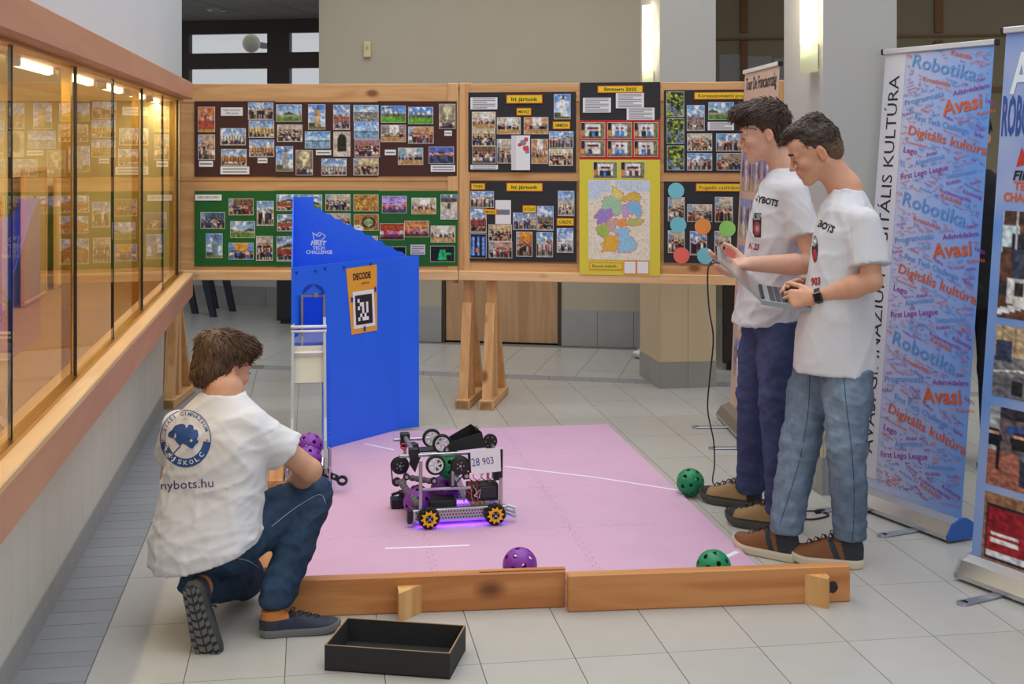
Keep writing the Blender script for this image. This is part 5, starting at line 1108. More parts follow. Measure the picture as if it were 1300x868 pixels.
# ------------------------------------------------------------------ roll-up banners
M_cream = pm('banner_white', L(214, 214, 222), rough=.5); M_capb = pm('blue_cap', L(30, 92, 176), rough=.4); M_foot = pm('foot_metal', L(176, 182, 194), rough=.35, metal=.8)
class Banner:
    def __init__(s, bl, br, lean, width=None, h=2.03, z0=.085):
        s.o = np.array(bl[:2]); d = np.array(br[:2]) - s.o; s.w = width or float(np.linalg.norm(d)); s.u = d / np.linalg.norm(d); s.n = np.array([-s.u[1], s.u[0]])
        if s.n[1] < 0 and abs(s.n[1]) > abs(s.n[0]): s.n = -s.n
        s.lean = lean; s.h = h; s.z0 = z0; s.rz = -A + math.atan2(s.u[1], s.u[0])
    def loc(s): return W(s.o[0], s.o[1], 0)
    def pt(s, x, z, off=0.0):       # local point on the leaning sheet (x along, z height); off towards the viewer
        t = s.lean * (z - s.z0) / (s.h - s.z0); return (x, t - off + .03, z)
    def px(s, px, py, off=0.0008):  # pixel -> local point on the sheet
        k = (px - CX) / F; q = (H - np.array(0)) ; m = -(py - HZ) / F
        # camera-level ray p = f*(k,1,m)+(0,0,H); sheet: o + u*x + n*(t(z)+.03)
        a = s.lean / (s.h - s.z0); # depth offset = a*(z-z0)+.03-off
        # unknown f, x:  f*(k,1) = o + u*x + n*(a*(H+m f - z0)+.03-off)
        c = a * (H - s.z0) + .03 - off; M = np.array([[k - s.n[0] * a * m, -s.u[0]], [1 - s.n[1] * a * m, -s.u[1]]]); b = s.o + s.n * c; f, x = np.linalg.solve(M, b); z = H + m * f
        return (x, a * (z - s.z0) + .03 - off, z)
def rollup(B, name, label, mat_sheet, cap, feet=(.25, .75)):
    t = empty(name, B.loc(), B.rz, label, 'banner')
    w = B.w; nz_ = 10; v = []; f = []
    for i in range(nz_ + 1):
        z = B.z0 + (B.h - B.z0) * i / nz_
        for x in (0.0, w): v.append(B.pt(x, z)); v.append(B.pt(x, z, -.0015))
    for i in range(nz_): a = i * 4; f += [(a, a + 2, a + 6, a + 4), (a + 1, a + 5, a + 7, a + 3), (a, a + 4, a + 5, a + 1), (a + 2, a + 3, a + 7, a + 6)]
    mesh_obj('sheet', v, f, mat_sheet, t)
    M = Matrix(((0, 0, 1, 0), (1, 0, 0, 0), (0, 1, 0, 0), (0, 0, 0, 1)))
    prof = [(-.045, .012), (.095, .012), (.10, .03), (.085, .07), (.05, .092), (.02, .092), (-.02, .075), (-.048, .03)]
    MB().prism(prof, 0.0, w, M).build('cassette', M_alu, t)
    for x0, x1 in ((-.012, 0), (w, w + .012)): MB().prism([(p[0] * 1.06, p[1] * 1.04 - .002) for p in prof], x0, x1, M).build('end_cap', cap, t)
    tp = B.pt(0, B.h)
    MB().cbox(-.008, w + .008, tp[1] - .012, tp[1] + .012, B.h - .008, B.h + .016, .003).build('top_rail', pm('rail_white', L(220, 220, 224), rough=.35, metal=.4), t)
    for x0, x1 in ((-.022, -.008), (w + .008, w + .022)): MB().cbox(x0, x1, tp[1] - .013, tp[1] + .013, B.h - .01, B.h + .018, .004).build('rail_plug', M_black, t)
    MB().cyl((w / 2, .06, .09), (w / 2, tp[1] + .02, B.h), .008, 8).build('rear_pole', M_alu, t)
    for q in feet:
        MB().cbox(w * q - .02, w * q + .02, -.22, .02, 0, .011, .004).cyl((w * q, -.22, .0), (w * q, -.22, .011), .02, 12).build('swivel_foot', M_foot, t)
    return t
# word-cloud banner
BW = Banner(GC(1078, 637), GC(1213, 688), .182, h=2.035)
m_cloud, nt, b = nodes_of('cloud_sheet'); N = nt.nodes.new; K = nt.links.new
tc = N('ShaderNodeTexCoord'); sx_ = N('ShaderNodeSeparateXYZ'); K(tc.outputs['Object'], sx_.inputs[0]); mr = N('ShaderNodeMapRange'); mr.inputs['From Min'].default_value = .15; mr.inputs['From Max'].default_value = BW.w; K(sx_.outputs['X'], mr.inputs['Value'])
nz = N('ShaderNodeTexNoise'); nz.inputs['Scale'].default_value = 1.6; K(tc.outputs['Object'], nz.inputs['Vector']); ad = N('ShaderNodeMath'); ad.operation = 'ADD'; sb = N('ShaderNodeMath'); sb.operation = 'SUBTRACT'; sb.inputs[1].default_value = .5; K(nz.outputs['Fac'], sb.inputs[0]); K(mr.outputs[0], ad.inputs[0]); K(sb.outputs[0], ad.inputs[1])
cr_ = N('ShaderNodeValToRGB'); cr_.color_ramp.elements[0].color = L(190, 196, 226) + (1,); cr_.color_ramp.elements[1].color = L(112, 160, 232) + (1,); K(ad.outputs[0], cr_.inputs[0]); K(cr_.outputs[0], b.inputs['Base Color']); b.inputs['Roughness'].default_value = .4
tb_ = rollup(BW, 'rollup_banner', 'roll-up banner with a colourful word cloud and vertical lettering on a white strip', m_cloud, M_capb, (.12, .72))
xs_ = BW.px(1150.5, 70)[0]; v = []; f = []
for i in range(9):
    z = .13 + (BW.h - .135) * i / 8; v += [BW.pt(0.001, z, .0012), BW.pt(xs_, z, .0012)]
    if i: f.append((2 * i - 2, 2 * i - 1, 2 * i + 1, 2 * i))
mesh_obj('white_strip', v, f, M_cream, tb_)
fnb = lambda px, py: BW.px(px, py, .0022)
fn1 = lambda px, py: BW.px(px, py, .0030)
# vertical lettering, laid out in sheet coordinates (x, z)
m = MB(); xm = xs_ * .72
text_on(m, 'AVASI GIMNÁZIUM DIGITÁLIS KULTÚRA', lambda a, b_: BW.pt(a, b_, .0022), (xm, .24), (xm, 2.02), h=xs_ * .42) if False else None
def vert(a, b_): return BW.pt(a, b_, .0022)
hs = xs_ * .50 / .72; zz0 = .235
for wd_ in ('AVASI', 'GIMNÁZIUM', 'DIGITÁLIS', 'KULTÚRA'):
    v2, f2 = text2d(wd_); sc = .0945; MB().add([vert(xs_ * .76 - y * hs, zz0 + x * sc) for x, y in v2], f2).build('vertical_word', M_ink, tb_); zz0 += v2[:, 0].max() * sc + .036
WC = {'b': pm('word_blue', L(92, 150, 214), rough=.5), 'o': pm('word_orange', L(214, 96, 46), rough=.5), 'p': pm('word_purple', L(150, 50, 150), rough=.5)}
big = [('Robotika', 'b', (1158, 84.5), (1238, 103), .008, 17), ('Kódolás', 'o', (1207, 69.5), (1233.5, 75.5), .015, 6), ('Kreativitás', 'o', (1172, 102.5), (1206, 110), .012, 6), ('Adatvédelem', 'p', (1210, 121.5), (1256, 111), .01, 6.5), ('Programozás', 'b', (1149, 134.5), (1198.5, 122), .008, 7.5),
       ('Avasi', 'o', (1197, 147), (1247, 136), .02, 19), ('First Tech Challenge', 'b', (1161, 152), (1229, 170), .008, 7.5), ('Digitális kultúra', 'o', (1153, 170), (1252, 197), .012, 12), ('Lego', 'p', (1147, 193), (1164, 196), .01, 7.5), ('Avasi', 'p', (1176, 199), (1190, 195), .01, 5), ('Algoritmus', 'b', (1162, 210.5), (1199, 200.5), .008, 7),
       ('First Lego League', 'p', (1144, 228), (1204, 215.5), .01, 7.5), ('Táblázatkezelés', 'b', (1200, 227), (1240, 219), .006, 6), ('Kódolás', 'p', (1202, 235), (1220, 230.5), .01, 4.5), ('Problémamegoldás', 'p', (1193, 243), (1233, 257), .006, 5), ('Közösség', 'p', (1222.5, 245), (1246, 253), .008, 5.5), ('Python', 'p', (1146, 148), (1159, 144), .006, 4), ('Lego', 'p', (1251, 129), (1264, 133), .008, 6), ('Html', 'o', (1169, 141), (1179, 144), .006, 4.5), ('CSS', 'o', (1151, 73), (1158, 74.5), .006, 4), ('Spike', 'p', (1236, 171), (1248, 175.5), .006, 5), ('Office', 'p', (1199, 150), (1210, 154), .006, 4), ('Kommunikáció', 'o', (1150, 181), (1177, 188), .006, 4), ('Robotika', 'o', (1241, 147), (1264, 142), .006, 5), ('Ötlet', 'p', (1240, 105), (1251, 101), .006, 5), ('Arduino', 'b', (1180, 63), (1196, 67), .006, 4.5)]
mbs = {c: MB() for c in 'bop'}; boxes = []
for wd_, c, p0, p1, bold, hh in big:
    a = np.array(BW.px(*p0)); b_ = np.array(BW.px(*p1)); P0 = np.array([a[0], a[2]]); P1 = np.array([b_[0], b_[2]]); top = np.array(BW.px(p0[0], p0[1] - hh)); hgt = top[2] - a[2]
    for rep in range(4):
        dz = -.612 * rep; q0 = P0 + [0, dz]; q1 = P1 + [0, dz]
        if min(q0[1], q1[1]) < .115: continue
        v2, f2 = text2d(wd_, bold); wid = np.linalg.norm(q1 - q0); d_ = (q1 - q0) / wid; n_ = np.array([-d_[1], d_[0]]); s1 = wid / v2[:, 0].max(); hs = hgt / .72
        pts = [q0 + d_ * (x * s1) + n_ * (y * hs) for x, y in v2]; mbs[c].add([BW.pt(p[0], p[1], .0026) for p in pts], f2); boxes.append((q0, d_, n_, wid, hgt))
small = ['Html', 'CSS', 'Lego', 'Python', 'Kódolás', 'Spike', 'Office', 'Inspiráció', 'Innováció', 'Scratch', 'Algoritmus', 'Robotika', 'Kreativitás', 'Avasi', 'Ötlet', 'Játék', 'Problémamegoldás', 'Táblázatkezelés', 'Kommunikáció', 'Mesterséges intelligencia', 'Tudatosság', 'Arduino', 'Adat', 'Grafika', 'SQL', 'Gondolkodás']
random.seed(5); placed = []
def hit(p, m_):
    for q0, d_, n_, wid, hgt in boxes:
        r = p - q0; a = r @ d_; b_ = r @ n_
        if -m_ < a < wid + m_ and -m_ - hgt * .2 < b_ < hgt * 1.05 + m_: return True
    return False
for it in range(5200):
    if len(placed) > 520: break
    wd_ = random.choice(small); ang = random.choice((-.30, -.26, .24, .20)) ; hgt = random.choice((.008, .009, .011, .014)); v2, f2 = text2d(wd_); wid = v2[:, 0].max() * hgt / .72 * .9
    q0 = np.array([random.uniform(xs_ + .005, BW.w - .01 - wid * .9), random.uniform(.12, 2.0)]); d_ = np.array([math.cos(ang), math.sin(ang)]); n_ = np.array([-d_[1], d_[0]])
    if (q0 + d_ * wid)[0] > BW.w - .004 or not .11 < (q0 + d_ * wid)[1] < 2.01: continue
    if any(hit(q0 + d_ * (wid * t) + n_ * hgt * .5, hgt * .3) for t in (0, .5, 1)): continue
    if any(abs((q0 + d_ * wid * .5 - c0)[1] - (q0 + d_ * wid * .5 - c0)[0] * math.tan(ang)) < hgt * .75 and abs((q0 + d_ * wid * .5 - c0)[0]) < (wid + w0) * .5 for c0, w0 in placed): continue
    placed.append((q0 + d_ * wid * .5, wid)); c = random.choice('boppob'); mbs[c].add([BW.pt(*(q0 + d_ * (x * wid / v2[:, 0].max()) + n_ * (y * hgt / .72)), .0024) for x, y in v2], f2)
for c in 'bop': tag(mbs[c].build({'b': 'blue_words', 'o': 'orange_words', 'p': 'purple_words'}[c], WC[c], tb_), kind='stuff')
# blue event banner at the right edge
BC = Banner(GC(1226, 735), GC(1300, 763), .186, width=.85, h=2.045)
m_ev, nt, b = nodes_of('event_sheet'); N = nt.nodes.new; K = nt.links.new; tc = N('ShaderNodeTexCoord'); nz = N('ShaderNodeTexNoise'); nz.inputs['Scale'].default_value = 2.0; K(tc.outputs['Object'], nz.inputs['Vector'])
cr_ = N('ShaderNodeValToRGB'); cr_.color_ramp.elements[0].position = .35; cr_.color_ramp.elements[1].position = .65; cr_.color_ramp.elements[0].color = L(104, 150, 222) + (1,); cr_.color_ramp.elements[1].color = L(176, 186, 220) + (1,); K(nz.outputs['Fac'], cr_.inputs[0]); K(cr_.outputs[0], b.inputs['Base Color']); b.inputs['Roughness'].default_value = .4
te = rollup(BC, 'rollup_banner', 'blue roll-up banner with robot photographs and white and dark blue headline letters', m_ev, pm('grey_cap', L(150, 152, 158), rough=.5), (.22, .8))
fe = lambda px, py: BC.px(px, py, .002)
m = MB(); v2, f2 = text2d('AVASI', .02); a = BC.px(1282, 118); hs = (BC.px(1282, 66)[2] - a[2]) / .72; sc = hs * .62
m.add([BC.pt(a[0] + x * sc, a[2] + y * hs, .002) for x, y in v2], f2); m.build('white_headline', M_wtext, te)
m = MB(); v2, f2 = text2d('ROBOTIKA', .025); a = BC.px(1271, 171); hs = (BC.px(1271, 121)[2] - a[2]) / .72; sc = (BC.px(1300, 140)[0] - a[0]) / v2[:, 0].max() * 2.35
m.add([BC.pt(a[0] + x * sc, a[2] + y * hs, .002) for x, y in v2], f2); m.build('blue_headline', pm('deep_blue_print', L(44, 84, 166), rough=.5), te)
m = MB(); a = BC.px(1287, 233)
def btxt(mb, s_, p, hh, wd_, bold=.03, shear=0.0):
    v2, f2 = text2d(s_, bold, shear); hs = hh / .72; sc = wd_ / v2[:, 0].max(); mb.add([BC.pt(p[0] + x * sc, p[2] + y * hs, .002) for x, y in v2], f2)
btxt(m, 'FIRST', BC.px(1286, 228), .035, .14, .03, .2); m.build('black_lettering', M_ink, te)
m = MB(); btxt(m, 'TECH', BC.px(1287, 241), .033, .115); btxt(m, 'CHALLENGE', BC.px(1274, 255), .033, .24); m.build('orange_lettering', WC['o'], te)
m = MB(); p = BC.px(1290, 212); s_ = .055
for poly in ([(0, 0), (.02, .075), (.045, .03)], [(.0, 0), (.045, .03), (.07, .0), (.04, .012)], [(.055, .06), (.085, .07), (.075, .02)]): m.add([BC.pt(p[0] + x, p[2] + z, .002) for x, z in poly], [tuple(range(len(poly)))])
m.build('red_emblem', pm('emblem_red', L(200, 50, 44), rough=.5), te)
for kind, y0, y1, sd in (('robotpic', 267, 401, 1), ('hallpic', 411, 500, 2), ('expo', 513, 612, 3), ('scores', 622, 722, 4)):
    a = np.array(BC.px(1268.5 - (y0 - 267) * .052, y0)); z1 = a[2]; z0 = BC.px(1268 - (y1 - 267) * .052, y1)[2]; x0 = .045; x1 = BC.w - .045
    pic_mesh('printed_photo', lambda u_, v_: BC.pt(x0 + (x1 - x0) * u_, z1 + (z0 - z1) * v_, .0018), (lambda im: np.concatenate([im, im[:, ::-1]], 1))(picture(kind, 46, 56, 40 + sd)), M_pic, te)
# banner with French sights behind the boys
BF = Banner(GC(920, 531), C3(950, 560, 6.83), .09, width=.85, h=2.035)
BF.o = np.array([1.257 * 7.66 / 7.68, 7.66]); BF.u = np.array([.035, -.999]); BF.n = np.array([.999, .035]); BF.rz = -A + math.atan2(BF.u[1], BF.u[0])
tf = rollup(BF, 'rollup_banner', 'pinkish roll-up banner with pictures of French sights behind the standing people', pm('france_sheet', L(214, 176, 160), rough=.5, var=.06, scale=4), pm('grey_cap', L(150, 152, 158)), (.3, .9))
m = MB(); v2, f2 = text2d('Tour De Franciaország', .02); m.add([BF.pt(.05 + x * .75 / v2[:, 0].max(), 1.93 + y * .1, .002) for x, y in v2], f2); m.build('headline', M_ink, tf)
for r_ in range(6):
    for c_ in range(3):
        if (r_, c_) in ((0, 1),): continue
        x0 = .05 + c_ * .26; z0 = 1.62 - r_ * .27; pic_mesh('printed_photo', lambda u_, v_: BF.pt(x0 + .23 * u_, z0 + .22 * (1 - v_), .0015), picture('france', 18, 18, 60 + r_ * 3 + c_), M_pic, tf)
# ------------------------------------------------------------------ people (modelled in the camera-level frame: x right, y away, z up)
V3 = lambda *a: np.array(a, float)
def unit(v): v = np.array(v, float); return v / np.linalg.norm(v)
def wob(P, fr, seed, n=4):
    g = np.random.default_rng(seed); o = np.zeros(len(P))
    for i in range(n):
        k = g.normal(0, 1, 3) * fr; o += np.sin(P @ k + g.uniform(0, 6.28) + 1.2 * np.sin(P @ (g.normal(0, .6, 3) * fr) + g.uniform(0, 6.28)))
    return o / n
M_skin = vcol('skin', rough=.5, var=.05, scale=40, bump=.04, bscale=260, spec=.35, sss=.08); M_shirt = pm('white_cotton', L(216, 215, 220), rough=.85, bump=.15, bscale=420, spec=.2)
M_jean = vcol('denim', rough=.85, var=.10, scale=160, bump=.25, bscale=500, spec=.2); M_hair = vcol('hair', rough=.45, spec=.35); M_shoe = vcol('shoe_leather', rough=.65, var=.06, scale=90, bump=.1, bscale=300, spec=.3)
M_seam = pm('seam_thread', L(206, 208, 216), rough=.8)
def person(base, label, cat='person'):
    t = empty('person', W(base[0], base[1], 0), -A, label, cat); t['_b'] = (float(base[0]), float(base[1])); return t
def hand(S, wrist, d, n, s, curls=(20, 30, 25), thumb=(.6, .7, .35), sc=1.0, spread=.10, bend0=5):
    # d towards the fingers, n out of the palm, s towards the thumb
    d = unit(d); s = np.array(s, float); s = unit(s - d * (s @ d)); n_ = np.cross(d, s); n = n_ if n_ @ np.array(n, float) > 0 else -n_
    wrist = np.array(wrist, float); kn = []
    for i, (a, b) in enumerate(((.086, .027), (.090, .009), (.084, -.010), (.076, -.027))):
        k_ = wrist + (d * a + s * b) * sc; S.cone(wrist + (d * .012 + s * b * .55) * sc, k_, .0145 * sc, .0115 * sc, .012 * sc); kn.append(k_)
    S.cone(wrist - d * .02 * sc, wrist + d * .02 * sc, .024 * sc, .022 * sc, .015 * sc, (n, .75))
    LN = ((.043, .026, .021), (.047, .029, .022), (.043, .027, .021), (.034, .021, .019)); RR = (.0092, .0095, .0090, .0080)
    for i in range(4):
        p = kn[i]; a = math.radians(bend0); dd = unit(d + s * spread * (1.5 - i) / 1.5)
        for j in range(3):
            a += math.radians(curls[j] * (1 + .08 * i)); v = dd * math.cos(a) + n * math.sin(a); q = p + v * LN[i][j] * sc; r0 = RR[i] * sc * (1 - .07 * j); S.cone(p, q, r0 * 1.03, r0 * .93, .0035 * sc); p = q
    b = wrist + (d * .022 + s * .026 + n * .006) * sc; v = unit(d * thumb[0] + s * thumb[1] + n * thumb[2]); q = b + v * .043 * sc; S.cone(wrist + (d * .01 + s * .012) * sc, b + v * .02 * sc, .016 * sc, .0135 * sc, .012 * sc); S.cone(b, q, .0145 * sc, .011 * sc, .01 * sc)
    v2 = unit(v * .8 + d * .5); q2 = q + v2 * .031 * sc; S.cone(q, q2, .0105 * sc, .0095 * sc, .004 * sc); v3 = unit(v2 * .8 + d * .35); S.cone(q2, q2 + v3 * .025 * sc, .0098 * sc, .0078 * sc, .004 * sc)
class Head:
    def __init__(s, c, f, u, sc=1.0):
        s.c = np.array(c, float); s.f = unit(f); u = np.array(u, float); s.u = unit(u - s.f * (u @ s.f)); s.l = np.cross(s.u, s.f); s.s = sc
        s.R = np.array([s.f, s.l, s.u])
    def p(s, x, y, z): return s.c + (s.f * x + s.l * y + s.u * z) * s.s
    def loc(s, P): return ((P - s.c) @ s.R.T) / s.s
    def add(s, S, neck, jaw=1.0):
        p, q = s.p, s.s; R = s.R
        E = lambda c, r, k=.015, op='u', RR=None: S.ell(p(*c), np.array(r) * q, R if RR is None else RR, k * q, op)
        E((-.014, 0, .042), (.098, .077, .084), 0); E((.025, 0, -.022), (.066, .061, .088), .03); E((.045, 0, .045), (.05, .06, .05), .02)
        for y in (-1, 1): S.cone(p(-.012, .05 * y, -.052), p(.066, .016 * y, -.100), .017 * q, .015 * q, .025 * q)
        E((.076, 0, -.101), (.0185, .021, .0165), .018); E((.06, 0, -.07), (.032, .036, .034), .02)
        for y in (-1, 1):
            S.cone(p(.080, .042 * y, .020), p(.090, .012 * y, .018), .009 * q, .0095 * q, .014 * q); E((.064, .044 * y, -.024), (.022, .018, .020), .02)
        for y in (-1, 1): E((.101, .031 * y, -.002), (.013, .017, .0105), .012, 's')
        for y in (-1, 1): E((.0805, .0315 * y, -.002), (.0125, .0145, .011), .004)
        S.cone(p(.092, 0, .012), p(.113, 0, -.026), .0075 * q, .0095 * q, .012 * q); E((.114, 0, -.030), (.0115, .0105, .0095), .006)
        for y in (-1, 1): E((.103, .0115 * y, -.034), (.0095, .0075, .0075), .006)
        E((.094, 0, -.052), (.010, .016, .012), .01); E((.0935, 0, -.0625), (.0105, .022, .0055), .005); E((.0915, 0, -.0735), (.0105, .020, .0065), .005); E((.105, 0, -.068), (.012, .03, .0016), .003, 's')
        for y in (-1, 1):
            a = .35; RE = np.array([unit(s.f * math.cos(.2) + s.l * y * -.0), s.l, s.u]); ax_f = unit(s.f * .94 - s.u * .0 - s.l * y * .35); ax_u = unit(s.u - s.f * .18); ax_u = unit(ax_u - ax_f * (ax_u @ ax_f)); RE = np.array([ax_f, np.cross(ax_u, ax_f), ax_u])
            S.ell(p(-.016, .080 * y, -.012), np.array((.0185, .0075, .031)) * q, RE, .006 * q); S.ell(p(-.010, .0875 * y, -.008), np.array((.0115, .0065, .019)) * q, RE, .003 * q, 's'); S.cone(p(-.008, .076 * y, -.04), p(-.012, .08 * y, -.034), .006 * q, .007 * q, .005 * q)
        nk = np.array(neck, float); S.cone(p(-.030, 0, -.050), nk, .053 * q, .060 * q, .03 * q); S.cone(p(-.02, 0, -.07), nk + s.f * .01, .048 * q, .054 * q, .02)
    def skin(s, V, base):
        Lc = s.loc(V); base = lin(base); C = np.tile(base, (len(V), 1)); red = base * np.array([1.0, .62, .58])
        def mix(w, c):
            nonlocal C; w = np.clip(w, 0, 1)[:, None]; C = C * (1 - w) + np.array(c) * w
        g = lambda c, r: np.exp(-(((Lc - np.array(c)) / np.array(r)) ** 2).sum(1))
        mix(.9 * g((.1, 0, -.067), (.02, .024, .011)), base * np.array([.86, .5, .47])); mix(.4 * g((.08, .045, -.035), (.03, .02, .025)) + .4 * g((.08, -.045, -.035), (.03, .02, .025)), red)
        mix(.5 * g((-.012, .085, -.012), (.022, .015, .03)) + .5 * g((-.012, -.085, -.012), (.022, .015, .03)), red); mix(.35 * g((.118, 0, -.03), (.012, .012, .012)), red)
        return C
    def features(s, par, brow_col=(52, 38, 32), lids=True):
        for y in (-1, 1):
            pts = [s.p(.083, .048 * y, .022), s.p(.094, .034 * y, .029), s.p(.099, .022 * y, .028), s.p(.099, .012 * y, .023)]; MB().tube(pts, [.0022, .0042, .0045, .0028], 6).build('eyebrow', pm('brow_hair', L(*brow_col), rough=.7), par, True)
            e = MB(); c = s.p(.0835, .0315 * y, -.004); n = 10
            M = Matrix.Translation(Vector(c)); e.lathe([(0.0088 * math.sin(t), -.0088 * math.cos(t)) for t in np.linspace(0.001, math.pi - .001, 8)], 12, M); eo = e.build('eye', pm('eye_white', L(206, 196, 190), rough=.5), par, True)
            p_ = s.p(.0918, .0315 * y, -.0070); MB().cyl(p_, np.array(p_) + s.f * .0008, .0042, 10).build('iris', pm('iris', L(60, 44, 34), rough=.4), eo)
            l = [s.p(.0865, .0455 * y, -.006), s.p(.0945, .040 * y, -.001), s.p(.0975, .031 * y, .0005), s.p(.0965, .021 * y, -.004)]; MB().tube(l, [.001, .0016, .0018, .001], 5).build('eyelash', MAT['brow_hair'], par, True)
def hair(par, Hd, build, flow, col, ntuft, lt=(.022, .04), h=.0035, tuft_r=.0022, seed=1, lift=.25, fade=None):
    q = Hd.s; S = SDF(Hd.c - .16, Hd.c + .17, h); build(S); g = np.random.default_rng(seed)
    S.disp(lambda P: .0022 * wob(P, 160, seed, 5)); V, Fq = S.mesh(); base = lin(col); Lc = Hd.loc(V); cc = base * (1 + .35 * wob(V, 220, seed + 1, 4))[:, None]
    fw_ = (lambda z: np.clip((fade[1] - z) / (fade[1] - fade[0]), 0, 1)) if fade else (lambda z: np.zeros_like(z))
    if fade: w_ = fw_(Lc[:, 2])[:, None]; cc = cc * (1 - w_) + lin(fade[2]) * w_
    V0 = V; N = np.zeros_like(V); e1 = V[Fq[:, 1]] - V[Fq[:, 0]]; e2 = V[Fq[:, 3]] - V[Fq[:, 0]]; fn = np.cross(e1, e2)
    for i in range(4): np.add.at(N, Fq[:, i], fn)
    N /= np.linalg.norm(N, axis=1)[:, None] + 1e-9
    out = ((V - Hd.p(-.01, 0, .02)) * N).sum(1) > 0; pick = g.choice(np.flatnonzero(out), min(ntuft, int(out.sum())), replace=False); tv = []; tf = []; tc_ = []; off = len(V)
    for i in pick:
        p = V[i]; n = N[i]; d = flow(Lc[i], g) @ Hd.R; d = d - n * (d @ n); nn = np.linalg.norm(d)
        if nn < 1e-3: continue
        d = d / nn; ln = g.uniform(*lt) * q; lf = lift * g.uniform(.4, 1.3); s_ = np.cross(n, d); jit = s_ * g.normal(0, .18); b0 = len(tv) + off; r = tuft_r * g.uniform(.7, 1.4); cl = base * g.uniform(.55, 1.7); w_ = float(fw_(Lc[i, 2])); cl = cl * (1 - w_) + (lin(fade[2]) * w_ if fade else 0); ln *= 1 - .75 * w_; lf *= 1 - .8 * w_
        tip = Hd.loc(p + (d + jit) * ln)
        if tip[0] > -.045 and tip[2] < .018 and abs(tip[1]) > .045 or tip[2] < -.088: continue
        for j, (t, w) in enumerate(((0, .8), (.35, 1), (.7, .75), (1, .12))):
            c = p - n * .002 + (d + jit) * ln * t + n * (lf * ln * t * (1 - .35 * t))
            for a in range(3): an = a * 2.094; tv.append(c + (s_ * math.cos(an) + n * math.sin(an)) * r * w); tc_.append(cl)
        for j in range(3):
            for a in range(3): a2 = (a + 1) % 3; tf.append((b0 + j * 3 + a, b0 + j * 3 + a2, b0 + j * 3 + 3 + a2, b0 + j * 3 + 3 + a))
    V = np.concatenate([V, np.array(tv)]); Fq = np.concatenate([Fq, np.array(tf)]); cc = np.concatenate([cc, np.array(tc_)])
    return np_mesh('hair', V, Fq, M_hair, par, True, np.clip(cc, 0, 1))
def cloth(par, name, S, mat, colfn=None, it=2):
    V, Fq = S.mesh(); V = relax(V, Fq, it, .5); return np_mesh(name, V, Fq, mat, par, True, None if colfn is None else colfn(V))
